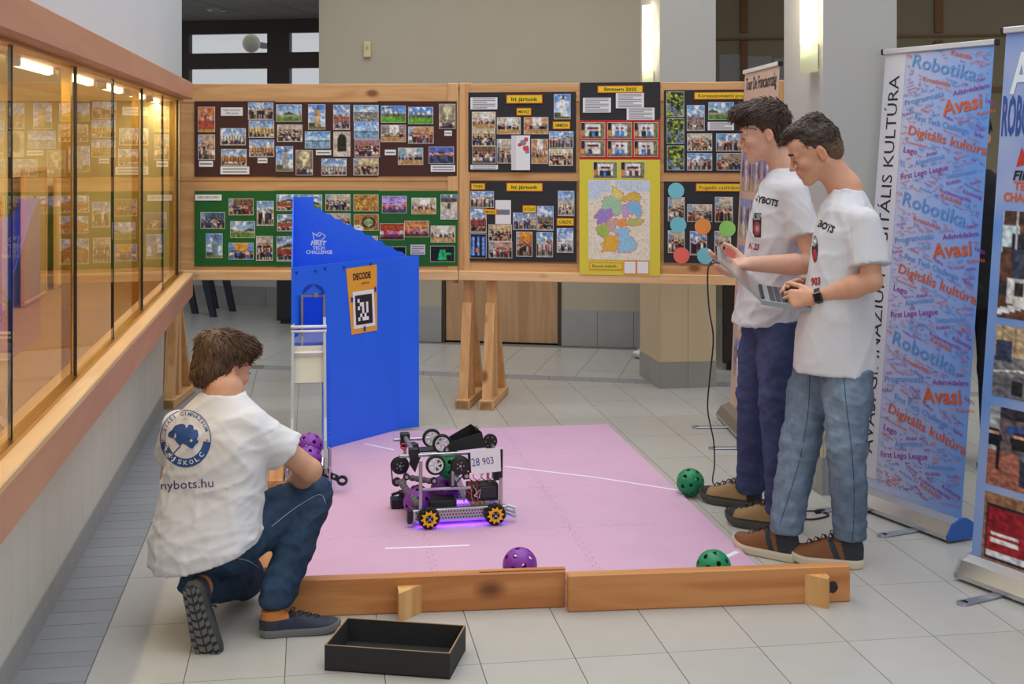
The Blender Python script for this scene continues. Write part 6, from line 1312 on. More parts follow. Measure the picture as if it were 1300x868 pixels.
# shoes: local x heel -> toe, y sideways, z up
def shoe(par, M, Ls, colfn, sole_col, name='shoe', boot=.0, tread=False, laces=(40, 34, 32), sole_h=.031, side=1, zs=1.0):
    k_ = Ls / .285; xs = np.linspace(0, .285, 17)
    wprof = np.interp(xs, [0, .012, .04, .10, .15, .20, .24, .268, .285], [.014, .029, .037, .037, .043, .049, .046, .032, .010]); yc = np.interp(xs, [0, .1, .2, .285], [0, .004, .002, -.006]) * side
    spring = lambda x: .018 * np.clip((x - .2) / .085, 0, 1) ** 2
    rings = []; zlev = ((0, .90), (.006, 1.0), (sole_h * .7, 1.06), (sole_h, 1.04))
    out = [(x, w) for x, w in zip(xs, wprof)]; v = []; f = []
    outline = [(x, yc[i] + wprof[i]) for i, x in enumerate(xs)] + [(x, yc[i] - wprof[i]) for i, x in list(enumerate(xs))[::-1]]; n = len(outline)
    for z, s_ in zlev:
        for x, y in outline: cy = np.interp(x, xs, yc); v.append((.1425 + (x - .1425) * (1 + (s_ - 1) * .35), cy + (y - cy) * s_, z + spring(x)))
    for j in range(len(zlev) - 1): f += [(j * n + i, j * n + (i + 1) % n, (j + 1) * n + (i + 1) % n, (j + 1) * n + i) for i in range(n)]
    half = len(xs)
    for base in (0, (len(zlev) - 1) * n):
        for i in range(half - 1): q = (base + i, base + i + 1, base + n - 2 - i, base + n - 1 - i); f.append(q if base else q[::-1])
    tr3 = lambda P: [tuple(M @ Vector((p[0] * k_, p[1] * k_, p[2] * k_ * zs))) for p in P]
    S = SDF((-.03, -.075, .0), (.31, .075, .17), .0042)
    top = lambda x: np.interp(x, [0, .02, .06, .10, .14, .18, .22, .25, .27, .285], [.07, .092, .100, .098, .094, .078, .064, .056, .047, .03])
    def fn(X, Y, Z):
        x = X[:, 0, 0]; w = (np.interp(x, xs, wprof) * .98 + .002)[:, None, None]; c = np.interp(x, xs, yc)[:, None, None]; hh = (top(x) - .018)[:, None, None]; sp = spring(x)[:, None, None]
        zz = (Z - .016 - sp); d = ((np.abs((Y - c) / w) ** 2.4 + np.abs(np.maximum(zz, 0) / hh) ** 2.4) ** (1 / 2.4) - 1) * np.minimum(w, hh); d = np.maximum(d, .012 + sp - Z); return np.maximum(d, np.maximum(-.001 - X, X - .286))
    S.put(fn, (0, -.06, .01), (.286, .06, .12), 0); S.cone((.048, 0, .07), (.045, 0, .112 + boot), .039, .040, .02, (V3(0, 1, 0), .82)); S.plane_cut((.045, 0, .118 + boot), (-.15, 0, 1))
    V, Fq = S.mesh(); V = relax(V, Fq, 2, .5); col = colfn(V); V2 = np.array(tr3(V)); up = np_mesh(name, V2, Fq, M_shoe, par, True, col)
    so = mesh_obj('sole', tr3(v), f, pm('sole_%d_%d_%d' % sole_col, L(*sole_col), rough=.7), up, False)
    if sole_col[0] > 180:
        nn = len(outline); mesh_obj('outsole', tr3([(p[0], p[1] * 1.02, p[2] - .0005) for p in v[:nn]] + [(p[0] + (.002 if p[0] > .14 else -.002), p[1] * 1.06, p[2] + .009) for p in v[:nn]]), [(i, (i + 1) % nn, nn + (i + 1) % nn, nn + i) for i in range(nn)], pm('outsole_brown', L(96, 62, 40), rough=.8), up)
    lc = pm('lace_%d' % laces[0], L(*laces), rough=.8)
    for i in range(4):
        x = .115 + .027 * i; z = float(top(x)) + .004; w = .021 - .001 * i; m = MB(); m.tube(tr3([(x - .006, -w, z - .012), (x, -w * .5, z - .001), (x + .005, 0, z + .002), (x, w * .5, z - .001), (x - .006, w, z - .012)]), .0026 * k_, 6); m.tube(tr3([(x - .006, -w, z - .012), (x + .010, -w * .2, z + .003), (x + .020, w, z - .018)]), .0022 * k_, 6); m.build('lace', lc, up, True)
    m = MB()
    for sgn in (-1, 1): m.tube(tr3(spline([(.108, 0, .103), (.112, .012 * sgn, .112), (.125, .028 * sgn, .106), (.122, .030 * sgn, .092), (.11, .006 * sgn, .101)], 4)), .0022 * k_, 5)
    m.build('lace_bow', lc, up, True)
    if tread:
        tm = pm('tread_grey', L(104, 104, 104), rough=.8)
        for i in range(9):
            x = .02 + i * .029; w = float(np.interp(x, xs, wprof)) * .80
            for sgn in (-1, 1):
                c = float(np.interp(x, xs, yc)); m = MB(); pr = [(x, c + .003 * sgn), (x + .018, c + .003 * sgn), (x + .010, c + w * .62 * sgn), (x - .008, c + w * .62 * sgn)]; z = float(spring(x)); v8 = [(a, b, z - .006) for a, b in pr] + [(a, b, z + .004) for a, b in pr]; m.add(tr3(v8), [(0, 1, 2, 3), (7, 6, 5, 4), (0, 4, 5, 1), (1, 5, 6, 2), (2, 6, 7, 3), (3, 7, 4, 0)])
                pr = [(x + .004, c + w * .72 * sgn), (x + .02, c + w * .72 * sgn), (x + .016, c + w * 1.12 * sgn), (x, c + w * 1.12 * sgn)]; v8 = [(a, b, z - .006) for a, b in pr] + [(a, b, z + .004) for a, b in pr]; m.add(tr3(v8), [(0, 1, 2, 3), (7, 6, 5, 4), (0, 4, 5, 1), (1, 5, 6, 2), (2, 6, 7, 3), (3, 7, 4, 0)])
                m.build('tread_lug', tm, so)
    return up
def shoe_M(base, heel, toe, z=0.0, Ls=.285):
    h_ = np.array(heel[:2]) - np.array(base); d = unit(np.array(toe[:2]) - np.array(heel[:2])); return Matrix(((d[0], -d[1], 0, h_[0]), (d[1], d[0], 0, h_[1]), (0, 0, 1, z), (0, 0, 0, 1)))
def paint(V, layers, base):
    C = np.tile(lin(base), (len(V), 1))
    for m_, c in layers: m_ = m_(V); C[m_] = lin(c)
    return C
def hike(V):   # olive and black hiking shoe
    x, y, z = V.T; return paint(V, [(lambda v: (v[:, 0] > .235 - .25 * (v[:, 2] - .05)) & (v[:, 2] < .075), (44, 42, 42)), (lambda v: (v[:, 0] < .05) & (v[:, 2] < .085), (44, 42, 42)), (lambda v: v[:, 2] < .036, (50, 48, 46)), (lambda v: (abs(v[:, 1]) < .014) & (v[:, 0] > .09) & (v[:, 0] < .19) & (v[:, 2] > .06), (70, 62, 50)), (lambda v: (v[:, 2] > .094) & (v[:, 0] < .1), (46, 42, 40))], (150, 122, 84))
def brownb(V): return paint(V, [(lambda v: (v[:, 0] < .07 + .3 * (v[:, 2] - .05)) & (v[:, 2] < .092) & (v[:, 2] > .03), (48, 52, 60)), (lambda v: (abs(v[:, 0] - .10 - .5 * (v[:, 2] - .05)) < .012) & (v[:, 2] > .03) & (abs(v[:, 1]) > .02), (48, 52, 60)), (lambda v: (v[:, 2] > .128), (96, 58, 38)), (lambda v: (abs(v[:, 1]) < .012) & (v[:, 0] > .09) & (v[:, 0] < .18) & (v[:, 2] > .06), (84, 54, 36))], (124, 80, 52))
def navys(V): return paint(V, [(lambda v: (v[:, 0] < .06) & (v[:, 2] < .075), (58, 60, 66)), (lambda v: v[:, 2] < .038, (52, 54, 60)), (lambda v: (v[:, 0] > .245) & (v[:, 2] < .06), (58, 60, 66)), (lambda v: (v[:, 2] > .080) & (v[:, 0] < .10), (196, 124, 62)), (lambda v: (abs(v[:, 1]) < .012) & (v[:, 0] > .10) & (v[:, 0] < .18) & (v[:, 2] > .06), (40, 42, 56))], (46, 50, 72))
# prints on cloth: camera ray through a pixel meets the cloth
def cloth_fn(obj, base, off=.0018):
    me = obj.data; bv_ = BVHTree.FromPolygons([v.co for v in me.vertices], [p.vertices for p in me.polygons]); o = Vector((-base[0], -base[1], H))
    def fn(px, py):
        d = Vector(((px - CX) / F, 1, -(py - HZ) / F)).normalized(); h_ = bv_.ray_cast(o, d)
        return None if h_[0] is None else tuple(h_[0] - d * off)
    return fn
def jeans(par, base, pelvis, legs, pr, cuff, cols, seed, h=.0075, cut=None, extra=None):
    pts = [pelvis] + [p for l in legs for p in l]; lo = np.min(pts, 0) - .16; hi = np.max(pts, 0) + .16; lo[2] = max(lo[2], -.002) ; S = SDF(lo, hi, h)
    S.ell(pelvis, pr[0], pr[1], .0)
    for l in legs:
        hip, knee, ank = [np.array(p, float) for p in l]; r = l.r if hasattr(l, 'r') else None
    for l, rr in zip(legs, cuff):
        hip, knee, ank = [np.array(p, float) for p in l]; S.cone(hip, hip + (knee - hip) * .55, rr[0], rr[1], .04); S.cone(hip + (knee - hip) * .5, knee, rr[1], rr[2], .02); S.cone(knee, knee + (ank - knee) * .5, rr[2], rr[3], .015); S.cone(knee + (ank - knee) * .5, ank, rr[3], rr[4], .015)
    if extra: extra(S)
    S.disp(lambda P: .003 * wob(P * np.array([1, 1, 1.7]), 30, seed) - .016 * ridge(P, 28, seed + 1, ax=(1, 1, 1.3)) - .008 * ridge(P, 60, seed + 3, ax=(1, 1, 1.6)))
    def dens(P):     # more crumple near knees and ankles
        o = np.zeros(len(P))
        for l in legs:
            for c, a in ((l[1], .0045), (l[2], .004)): d2 = ((P - np.array(c)) ** 2).sum(1); o += a * np.exp(-d2 / .014) * np.sin(P[:, 2] * 105 + 5 * wob(P, 16, seed + 9))
        return o
    S.disp(dens)
    if cut: cut(S)
    def colf(V):
        C = np.tile(lin(cols[0]), (len(V), 1)); w = np.clip(.5 + .6 * wob(V * np.array([1, 1, .6]), 14, seed + 5), 0, 1) * .75
        for l in legs:
            m_ = (np.array(l[0]) + np.array(l[1])) / 2; w = w + .5 * np.exp(-((V - m_) ** 2).sum(1) / .03) + .4 * np.exp(-((V - np.array(l[1])) ** 2).sum(1) / .01)
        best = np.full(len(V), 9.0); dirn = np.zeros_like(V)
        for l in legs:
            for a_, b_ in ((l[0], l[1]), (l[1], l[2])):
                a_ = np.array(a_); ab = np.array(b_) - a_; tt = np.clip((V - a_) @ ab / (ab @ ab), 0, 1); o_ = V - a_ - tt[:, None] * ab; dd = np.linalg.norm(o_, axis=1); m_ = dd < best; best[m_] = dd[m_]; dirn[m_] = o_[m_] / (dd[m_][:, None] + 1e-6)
        w = .45 * w + .55 * np.clip(.35 + .65 * (dirn @ np.array([-.55, -.8, 0])) , 0, 1)  # wash fade, plus side shading put into the colour: lighter toward the camera
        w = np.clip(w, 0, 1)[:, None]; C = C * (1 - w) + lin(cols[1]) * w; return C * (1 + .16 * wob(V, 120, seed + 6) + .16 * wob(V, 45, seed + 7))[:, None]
    return cloth(par, 'jeans', S, M_jean, colf)
def stitch(fn, px_pts, par, mat=None, r=.0012, name='seam'):
    P = [fn(*p) for p in spline([(a, b) for a, b in px_pts], 6)]; P = [p for p in P if p is not None]
    if len(P) > 2: MB().tube(P, r, 4).build(name, mat or M_seam, par)
def rel(base, px, py, f): return C3(px, py, f) - V3(base[0], base[1], 0)
def T(base, *p): return V3(*p) - V3(base[0], base[1], 0)
def lim(a, b, t): return np.array(a) + (np.array(b) - np.array(a)) * t
def ridge(P, fr, seed, n=5, ax=(1, 1, 1)):
    g = np.random.default_rng(seed); o = np.zeros(len(P)); P = P * np.array(ax)
    for i in range(n):
        k = g.normal(0, 1, 3); k = k / np.linalg.norm(k) * fr * g.uniform(.7, 1.3); ph = P @ k + g.uniform(0, 6.28) + 1.1 * np.sin(P @ (g.normal(0, .35, 3) * fr) + g.uniform(0, 6.28)); m_ = np.clip(.5 + .8 * np.sin(P @ (g.normal(0, .25, 3) * fr) + g.uniform(0, 6.28)), 0, 1)
        o += m_ * (1 - np.abs(np.sin(ph))) ** 3
    return o / n * 2
def sleeve(S, sh, el, tt, r0, r1):
    sh = np.array(sh, float); p0 = lim(sh, el, tt); d_ = unit(el - sh); p1 = p0 + d_ * .05; ab = p1 - sh; L2 = ab @ ab
    def fn(X, Y, Z):
        px, py, pz = X - sh[0], Y - sh[1], Z - sh[2]; t_ = np.clip((px * ab[0] + py * ab[1] + pz * ab[2]) / L2, 0, 1); q = np.sqrt((px - ab[0] * t_) ** 2 + (py - ab[1] * t_) ** 2 + (pz - ab[2] * t_) ** 2); c = q - (r0 + (r1 - r0) * t_)
        a = (X - p0[0]) * d_[0] + (Y - p0[1]) * d_[1] + (Z - p0[2]) * d_[2]; return np.maximum(c, a)
    S.put(fn, np.minimum(sh, p0) - .1, np.maximum(sh, p0) + .1, .03)
# =================================================================== the taller boy
B1 = (1.12, 5.62); P1 = person(B1, 'standing person in white printed T-shirt, dark jeans and olive hiking shoes, holding the laptop lid')
t = lambda *p: T(B1, *p)
fw = unit((-.97, .22, 0)); lf = V3(fw[1], -fw[0], 0) * -1; lf = np.cross(V3(0, 0, 1), fw)      # lf: his left, towards the camera
neck = t(1.182, 5.60, 1.522); hd = Head(t(1.083, 5.60, 1.665), (-.965, .10, -.24), (-.24, 0, .97), .985)
shL = t(1.178, 5.435, 1.425); shR = t(1.16, 5.775, 1.425); elL = rel(B1, 1034, 336, 5.36); wrL = rel(B1, 953, 335, 5.30); elR = t(1.13, 5.86, 1.13); wrR = rel(B1, 948, 347, 5.60)
S = SDF(t(.68, 5.18, .86), t(1.42, 6.02, 1.86), .0042)
S.loft([.88, 1.0, 1.15, 1.3, 1.42, 1.47], [0.0, 0.0, .01, .03, .05, .06], [0, 0, 0, -.01, -.02, -.02], [.13, .125, .14, .155, .14, .07], [.085, .085, .09, .095, .08, .05], math.atan2(lf[1], lf[0]), 0)
S.cone(neck + V3(.0, 0, -.06), neck, .075, .062, .03)
for sh, el, wr in ((shL, elL, wrL), (shR, elR, wrR)): S.cone(sh, lim(sh, el, .5), .048, .046, .03); S.cone(lim(sh, el, .5), el, .046, .037, .01); S.cone(el, lim(el, wr, .3), .038, .041, .012); S.cone(lim(el, wr, .3), wr, .041, .0265, .01, (V3(0, 0, 1), 1.12))
hd.add(S, neck)
dL = unit(wrL - elL); hand(S, wrL + dL * .008, dL + V3(0, .05, -.02), V3(0, .25, 1), V3(0, .9, .35), (12, 18, 14), (.55, .55, .75), 1.0); hand(S, wrR, unit(V3(-.9, -.35, -.02)), V3(0, 0, 1), V3(.1, -1, .2), (14, 20, 18), sc=.98)
V, Fq = S.mesh(); V = relax(V, Fq, 1, .4); np_mesh('body', V, Fq, M_skin, P1, True, hd.skin(V, (222, 174, 150))); hd.features(P1, (48, 36, 32))
def hb(S):
    p, q, R = hd.p, hd.s, hd.R; S.ell(p(-.020, 0, .056), np.array((.112, .089, .092)) * q, R, 0); S.ell(p(.045, 0, .106), np.array((.074, .070, .040)) * q, R, .02); S.ell(p(.078, -.01, .084), np.array((.030, .052, .032)) * q, R, .02); S.ell(p(-.05, 0, -.005), np.array((.072, .074, .075)) * q, R, .02)
    S.ell(p(.11, 0, -.03), np.array((.095, .2, .086)) * q, R, .008, 's'); S.ell(p(.06, .1, -.02), np.array((.055, .06, .085)) * q, R, .006, 's'); S.ell(p(.06, -.1, -.02), np.array((.055, .06, .085)) * q, R, .006, 's'); S.ell(p(-.012, .09, -.03), np.array((.030, .05, .047)) * q, R, .006, 's'); S.ell(p(-.012, -.09, -.03), np.array((.030, .05, .047)) * q, R, .006, 's')
    S.plane_cut(p(-.06, 0, -.078), -hd.u * .9 - hd.f * .3)
def fl1(Lp, g):
    if Lp[0] > .055: return V3(.45, .2 * g.normal(0, 1), -.8)
    return V3(.9 if Lp[2] > .05 else .15, .25 * np.sign(Lp[1]) + g.normal(0, .25), -.25 if Lp[2] > .05 else -1)
hair(P1, hd, hb, fl1, (74, 58, 50), 2600, (.025, .05), seed=3, lift=.22)
# T-shirt
S = SDF(t(.80, 5.18, .80), t(1.46, 6.02, 1.56), .0062); la_ = math.atan2(lf[1], lf[0])
S.loft([.85, .95, 1.1, 1.25, 1.365, 1.452, 1.515], [-.012, .0, .008, .024, .038, .052, .062], [0, 0, 0, -.01, -.015, -.02, -.02], [.186, .178, .172, .178, .178, .158, .085], [.148, .138, .122, .122, .116, .092, .058], la_, 0)
for sh, el in ((shL, elL), (shR, elR)): sleeve(S, sh + V3(0, 0, -.012), el, .60, .060, .074)
S.disp(lambda P: .005 * wob(P * np.array([1.6, 1.6, .8]), 13, 21) - .014 * ridge(P, 22, 22) - .006 * ridge(P, 46, 23))
S.cone(neck + V3(.004, 0, .05), neck + V3(0, 0, -.035), .085, .062, .004, op='s')
sh1 = cloth(P1, 'tshirt', S, M_shirt)
fn = cloth_fn(sh1, B1)
m = MB(); text_on(m, 'GYBOTS', fn, (955, 254.5), (987, 262), h=8, bold=.05); m.build('chest_lettering', M_ink, sh1)
m = MB(); text_on(m, 'N 23', fn, (950, 315), (963, 317.5), h=7.5, bold=.05, shear=.1); m.build('red_lettering', pm('red_print', L(170, 44, 52), rough=.7), sh1)
def disc_px(fn, cx, cy, rx, ry, mat, par, name, n=20, inner=0.0, off=0):
    m = MB(); v = []; 
    for i in range(n): a = 2 * math.pi * i / n; v.append((cx + rx * math.cos(a), cy + ry * math.sin(a)))
    if inner: w_ = [(cx + (x - cx) * inner, cy + (y - cy) * inner) for x, y in v]; P = [fn(*p) for p in v + w_]; F_ = [(i, (i + 1) % n, n + (i + 1) % n, n + i) for i in range(n)]
    else: P = [fn(*p) for p in v] + [fn(cx + (x - cx) * .5, cy + (y - cy) * .5) for x, y in v] + [fn(cx, cy)]; F_ = [(i, (i + 1) % n, n + (i + 1) % n, n + i) for i in range(n)] + [(n + i, n + (i + 1) % n, 2 * n) for i in range(n)]
    F_ = [q for q in F_ if all(P[k] is not None for k in q)]; P = [p if p is not None else (0, 0, 0) for p in P]
    used = sorted({k for q in F_ for k in q}); mp = {k: i for i, k in enumerate(used)}
    if used: m.add([P[k] for k in used], [tuple(mp[k] for k in q) for q in F_]); m.build(name, mat, par)
def quad_px(fn, pts, mat, par, name, nsub=4):
    p = [np.array(a, float) for a in pts]; m = MB(); G_ = [[fn(*((p[0] * (1 - u) + p[1] * u) * (1 - v) + (p[3] * (1 - u) + p[2] * u) * v)) for u in np.linspace(0, 1, nsub + 1)] for v in np.linspace(0, 1, nsub + 1)]
    for i in range(nsub):
        for j in range(nsub):
            q = (G_[i][j], G_[i][j + 1], G_[i + 1][j + 1], G_[i + 1][j])
            if all(x is not None for x in q): m.add(q, [(0, 1, 2, 3)])
    if m.v: m.build(name, mat, par)
fn2 = cloth_fn(sh1, B1, .0026); fn3 = cloth_fn(sh1, B1, .0034); M_rp = MAT['red_print']; M_gp = pm('grey_print', L(150, 152, 158), rough=.7)
quad_px(fn, [(955.5, 270), (966.5, 270.5), (966, 301.5), (955.5, 301)], M_ink, sh1, 'robot_print'); quad_px(fn2, [(956.5, 271.5), (965.5, 272), (965.3, 279), (956.5, 279)], M_gp, sh1, 'robot_head'); disc_px(fn2, 961, 290, 4.6, 9, M_rp, sh1, 'robot_disc'); disc_px(fn3, 961.5, 290, 2.2, 4.2, M_gp, sh1, 'robot_gear')
# jeans and shoes
class Leg(list): pass
s1h, s1t = GC(966, 647), GC(888, 634); s2t = GC(921, 663); s2h = s2t[:2] + np.array([.85, -.50]) / .986 * .295
def cuff_at(base, h_, t_, z, k=.050): d = unit(np.array(t_[:2]) - np.array(h_[:2])); q = np.array(h_[:2]) + d * k - np.array(base); return V3(q[0], q[1], z)
legs1 = [Leg([t(1.115, 5.71, .90), rel(B1, 957, 500, 5.75), cuff_at(B1, s1h, s1t, .10)]), Leg([t(1.135, 5.52, .90), rel(B1, 987, 505, 5.46), cuff_at(B1, s2h, s2t, .10)])]
def cutj(S):
    for l in legs1: pass
    S.plane_cut((0, 0, .872), (0, 0, 1)); S.plane_cut((0, 0, .068), (0, 0, -1))
j1 = jeans(P1, B1, t(1.125, 5.615, .90), legs1, ((.108, .150, .11), None), [(.086, .084, .072, .064, .061), (.086, .084, .074, .065, .062)], ((22, 32, 64), (76, 86, 126)), 31, cut=cutj)
shoe(P1, shoe_M(B1, s1h, s1t), .295, hike, (72, 74, 72), laces=(50, 48, 50), zs=1.1); shoe(P1, shoe_M(B1, s2h, s2t), .295, hike, (72, 74, 72), laces=(50, 48, 50), zs=1.1)
# =================================================================== the second standing boy
B2 = (1.25, 5.05); P2 = person(B2, 'standing person with smart watch, white T-shirt, light washed jeans and brown boots, holding the laptop')
t = lambda *p: T(B2, *p)
fw = unit((-.96, .28, 0)); lf = np.cross(V3(0, 0, 1), fw)
neck = t(1.300, 5.07, 1.445); hd = Head(t(1.182, 5.07, 1.588), (-.90, .10, -.40), (-.40, 0, .92), .955)
shL = t(1.328, 4.885, 1.335); shR = t(1.292, 5.225, 1.335); elL = rel(B2, 1107, 357, 4.84); wrL = rel(B2, 1037, 377, 4.93); elR = t(1.31, 5.30, 1.06); wrR = rel(B2, 1026, 362, 5.24)
S = SDF(t(.90, 4.68, .78), t(1.56, 5.42, 1.78), .0042)
S.loft([.80, .95, 1.1, 1.25, 1.34, 1.40], [.0, .01, .025, .05, .055, .055], [0, 0, 0, .005, .01, .015], [.13, .125, .14, .155, .14, .07], [.085, .085, .09, .095, .08, .05], math.atan2(lf[1], lf[0]), 0)
S.cone(neck + V3(.01, 0, -.06), neck, .075, .060, .03)
for sh, el, wr in ((shL, elL, wrL), (shR, elR, wrR)): S.cone(sh, lim(sh, el, .5), .047, .044, .03); S.cone(lim(sh, el, .5), el, .044, .037, .01); S.cone(el, lim(el, wr, .3), .039, .041, .012); S.cone(lim(el, wr, .3), wr, .041, .026, .01, (V3(0, 0, 1), 1.1))
hd.add(S, neck)
dL = unit(rel(B2, 984, 381, 5.0) - wrL); hand(S, wrL + dL * .01, dL, V3(.0, .75, -.35), V3(-.25, .45, .9), (32, 34, 22), (.75, .55, .25), 1.0, bend0=12); dR = unit(rel(B2, 980, 358, 5.12) - wrR); hand(S, wrR + dR * .01, dR, V3(0, -.3, -1), V3(0, -.8, .5), (10, 16, 14), (.7, .6, .1), .98)
V, Fq = S.mesh(); V = relax(V, Fq, 1, .4); np_mesh('body', V, Fq, M_skin, P2, True, hd.skin(V, (220, 164, 134))); hd.features(P2, (54, 40, 32))
def hb2(S):
    p, q, R = hd.p, hd.s, hd.R; S.ell(p(-.018, 0, .048), np.array((.1005, .0795, .086)) * q, R, 0); S.ell(p(.018, 0, .108), np.array((.076, .057, .032)) * q, R, .02); S.ell(p(-.045, 0, .115), np.array((.045, .05, .034)) * q, R, .02); S.cone(p(.06, 0, .104), p(.112, .008, .086), .018 * q, .006 * q, .02); S.ell(p(-.055, 0, -.01), np.array((.060, .066, .07)) * q, R, .02)
    S.ell(p(.118, 0, -.02), np.array((.090, .2, .096)) * q, R, .006, 's'); S.ell(p(.055, .09, -.01), np.array((.056, .05, .062)) * q, R, .006, 's'); S.ell(p(.055, -.09, -.01), np.array((.056, .05, .062)) * q, R, .006, 's'); S.ell(p(-.012, .09, -.03), np.array((.032, .05, .050)) * q, R, .006, 's'); S.ell(p(-.012, -.09, -.03), np.array((.032, .05, .050)) * q, R, .006, 's'); S.plane_cut(p(-.06, 0, -.070), -hd.u * .9 - hd.f * .3)
def fl2(Lp, g): return V3(1 if Lp[2] > .07 else -.2, .15 * g.normal(0, 1), .35 if Lp[2] > .09 and Lp[0] < 0 else (-.15 if Lp[2] > .05 else -1))
hair(P2, hd, hb2, fl2, (70, 56, 48), 2600, (.012, .028), seed=8, lift=.22, fade=(-.05, .055, (120, 88, 68)))
S = SDF(t(1.0, 4.68, .70), t(1.60, 5.42, 1.48), .0062); la_ = math.atan2(lf[1], lf[0])
S.loft([.745, .85, 1.0, 1.15, 1.265, 1.362, 1.435], [.005, .008, .018, .032, .045, .055, .058], [0, 0, 0, .003, .006, .01, .015], [.190, .184, .176, .174, .170, .150, .080], [.158, .152, .134, .122, .116, .094, .058], la_, 0)
for sh, el in ((shL, elL), (shR, elR)): sleeve(S, sh + V3(0, 0, -.014), el, .72, .058, .076)
S.disp(lambda P: .005 * wob(P * np.array([1.6, 1.6, .7]), 12, 41) - .014 * ridge(P, 20, 42, ax=(1, 1, .8)) - .006 * ridge(P, 44, 43))
S.cone(neck + V3(.004, 0, .05), neck + V3(0, 0, -.035), .085, .062, .004, op='s')
sh2 = cloth(P2, 'tshirt', S, M_shirt); fn = cloth_fn(sh2, B2); fn2 = cloth_fn(sh2, B2, .0026); fn3 = cloth_fn(sh2, B2, .0034)
m = MB(); text_on(m, 'BOTS', fn, (1037.5, 287), (1057, 296), h=9, bold=.05); m.build('chest_lettering', M_ink, sh2); m = MB(); text_on(m, '903', fn, (1030, 362), (1042, 361), h=9.5, bold=.05, shear=.15); m.build('red_lettering', M_rp, sh2)
disc_px(fn, 1034.5, 316, 4.0, 17, M_ink, sh2, 'robot_print', 24); disc_px(fn2, 1034.5, 306, 3.2, 5.5, M_gp, sh2, 'robot_head'); disc_px(fn2, 1034.2, 324, 2.8, 8, M_rp, sh2, 'robot_disc'); disc_px(fn3, 1034.5, 306, 1.4, 2.6, M_white, sh2, 'robot_eye')
# smart watch on the left wrist
wd_ = unit(wrL - elL); wc = wrL - wd_ * .012; zz_ = unit(V3(0, 0, 1) - wd_ * wd_[2]); xx_ = np.cross(wd_, zz_); face = -xx_ if (-xx_)[1] < xx_[1] else xx_
wt = MB(); n = 22; Mw = Matrix(((face[0], zz_[0], wd_[0], wc[0]), (face[1], zz_[1], wd_[1], wc[1]), (face[2], zz_[2], wd_[2], wc[2]), (0, 0, 0, 1)))
wo = MB().lathe([(.0305, -.011), (.0325, -.011), (.0325, .011), (.0305, .011), (.0305, -.011)], n, Mw).build('smart_watch', M_black, P2, True); MB().cbox(.030, .041, -.020, .020, -.017, .017, .005, Mw).build('watch_case', pm('watch_glass', L(14, 14, 16), rough=.08, coat=.5), wo)
s3h, s3t = GC(1013, 713.5), GC(938, 696); s4h = GC(1096, 721); s4t = s4h[:2] + np.array([-.94, .33]) * .285
legs2 = [Leg([t(1.235, 5.13, .84), rel(B2, 1016, 560, 5.10), cuff_at(B2, s3h, s3t, .135)]), Leg([t(1.285, 4.96, .84), rel(B2, 1074, 560, 4.94), cuff_at(B2, s4h, s4t, .135)])]
j2 = jeans(P2, B2, t(1.26, 5.05, .83), legs2, ((.112, .150, .11), None), [(.090, .088, .076, .066, .061), (.090, .087, .074, .066, .061)], ((32, 50, 80), (128, 146, 168)), 52, cut=lambda S: (S.plane_cut((0, 0, .768), (0, 0, 1)), S.plane_cut((0, 0, .106), (0, 0, -1))))
fnj = cloth_fn(j2, B2, .0006); M_st2 = pm('jean_stitch', L(52, 74, 100), rough=.8)
stitch(fnj, [(1071, 470), (1074, 510), (1080, 560), (1084, 610), (1084, 660), (1082, 688)], j2, M_st2, .0016); stitch(fnj, [(1028, 470), (1026, 520), (1016, 580), (1003, 625), (990, 665)], j2, M_st2, .0014)
shoe(P2, shoe_M(B2, s3h, s3t), .285, brownb, (214, 204, 182), laces=(60, 50, 44), boot=.012, zs=1.14); shoe(P2, shoe_M(B2, s4h, s4t), .285, brownb, (214, 204, 182), laces=(60, 50, 44), boot=.012, zs=1.14)
# =================================================================== the kneeling boy
B3 = (-.95, 4.40); P3 = person(B3, 'person kneeling on one knee in white T-shirt with blue leaf emblem and dark jeans')
t = lambda *p: T(B3, *p)
fw = unit((.55, .84, 0)); lf = np.cross(V3(0, 0, 1), fw)
neck = t(-.985, 4.45, .775); hd = Head(t(-1.000, 4.515, .838), (.62, .76, -.26), (.08, .12, .98), .93)
shR = t(-.868, 4.36, .672); shL = t(-1.165, 4.53, .640); elR = rel(B3, 394, 597, 4.43); wrR = rel(B3, 366, 620, 4.60); elL = t(-1.215, 4.64, .43); wrL = t(-1.06, 4.80, .38)
S = SDF(t(-1.36, 4.12, .28), t(-.52, 4.98, 1.06), .0042)
S.loft([.32, .42, .52, .62, .69, .73], [-.06, -.055, -.045, -.04, -.038, -.036], [-.05, -.03, -.01, .02, .035, .04], [.12, .12, .13, .14, .12, .06], [.08, .08, .085, .088, .075, .05], math.atan2(lf[1], lf[0]), 0)
S.cone(neck + V3(0, -.01, -.05), neck, .07, .058, .03)
for sh, el, wr in ((shL, elL, wrL), (shR, elR, wrR)): S.cone(sh, lim(sh, el, .5), .045, .043, .03); S.cone(lim(sh, el, .5), el, .043, .038, .01); S.cone(el, lim(el, wr, .35), .039, .039, .012); S.cone(lim(el, wr, .35), wr, .039, .026, .01)
hd.add(S, neck); dR = unit(wrR - elR); hand(S, wrR + dR * .005, dR + V3(-.1, .0, -.25), V3(.3, -.4, -.8), V3(-.3, .8, .4), (24, 34, 24), sc=.95); hand(S, wrL, V3(.75, .6, -.1), V3(0, 0, -1), V3(-.3, .9, 0), sc=.95)
V, Fq = S.mesh(); V = relax(V, Fq, 1, .4); np_mesh('body', V, Fq, M_skin, P3, True, hd.skin(V, (208, 156, 128))); hd.features(P3, (60, 44, 34))
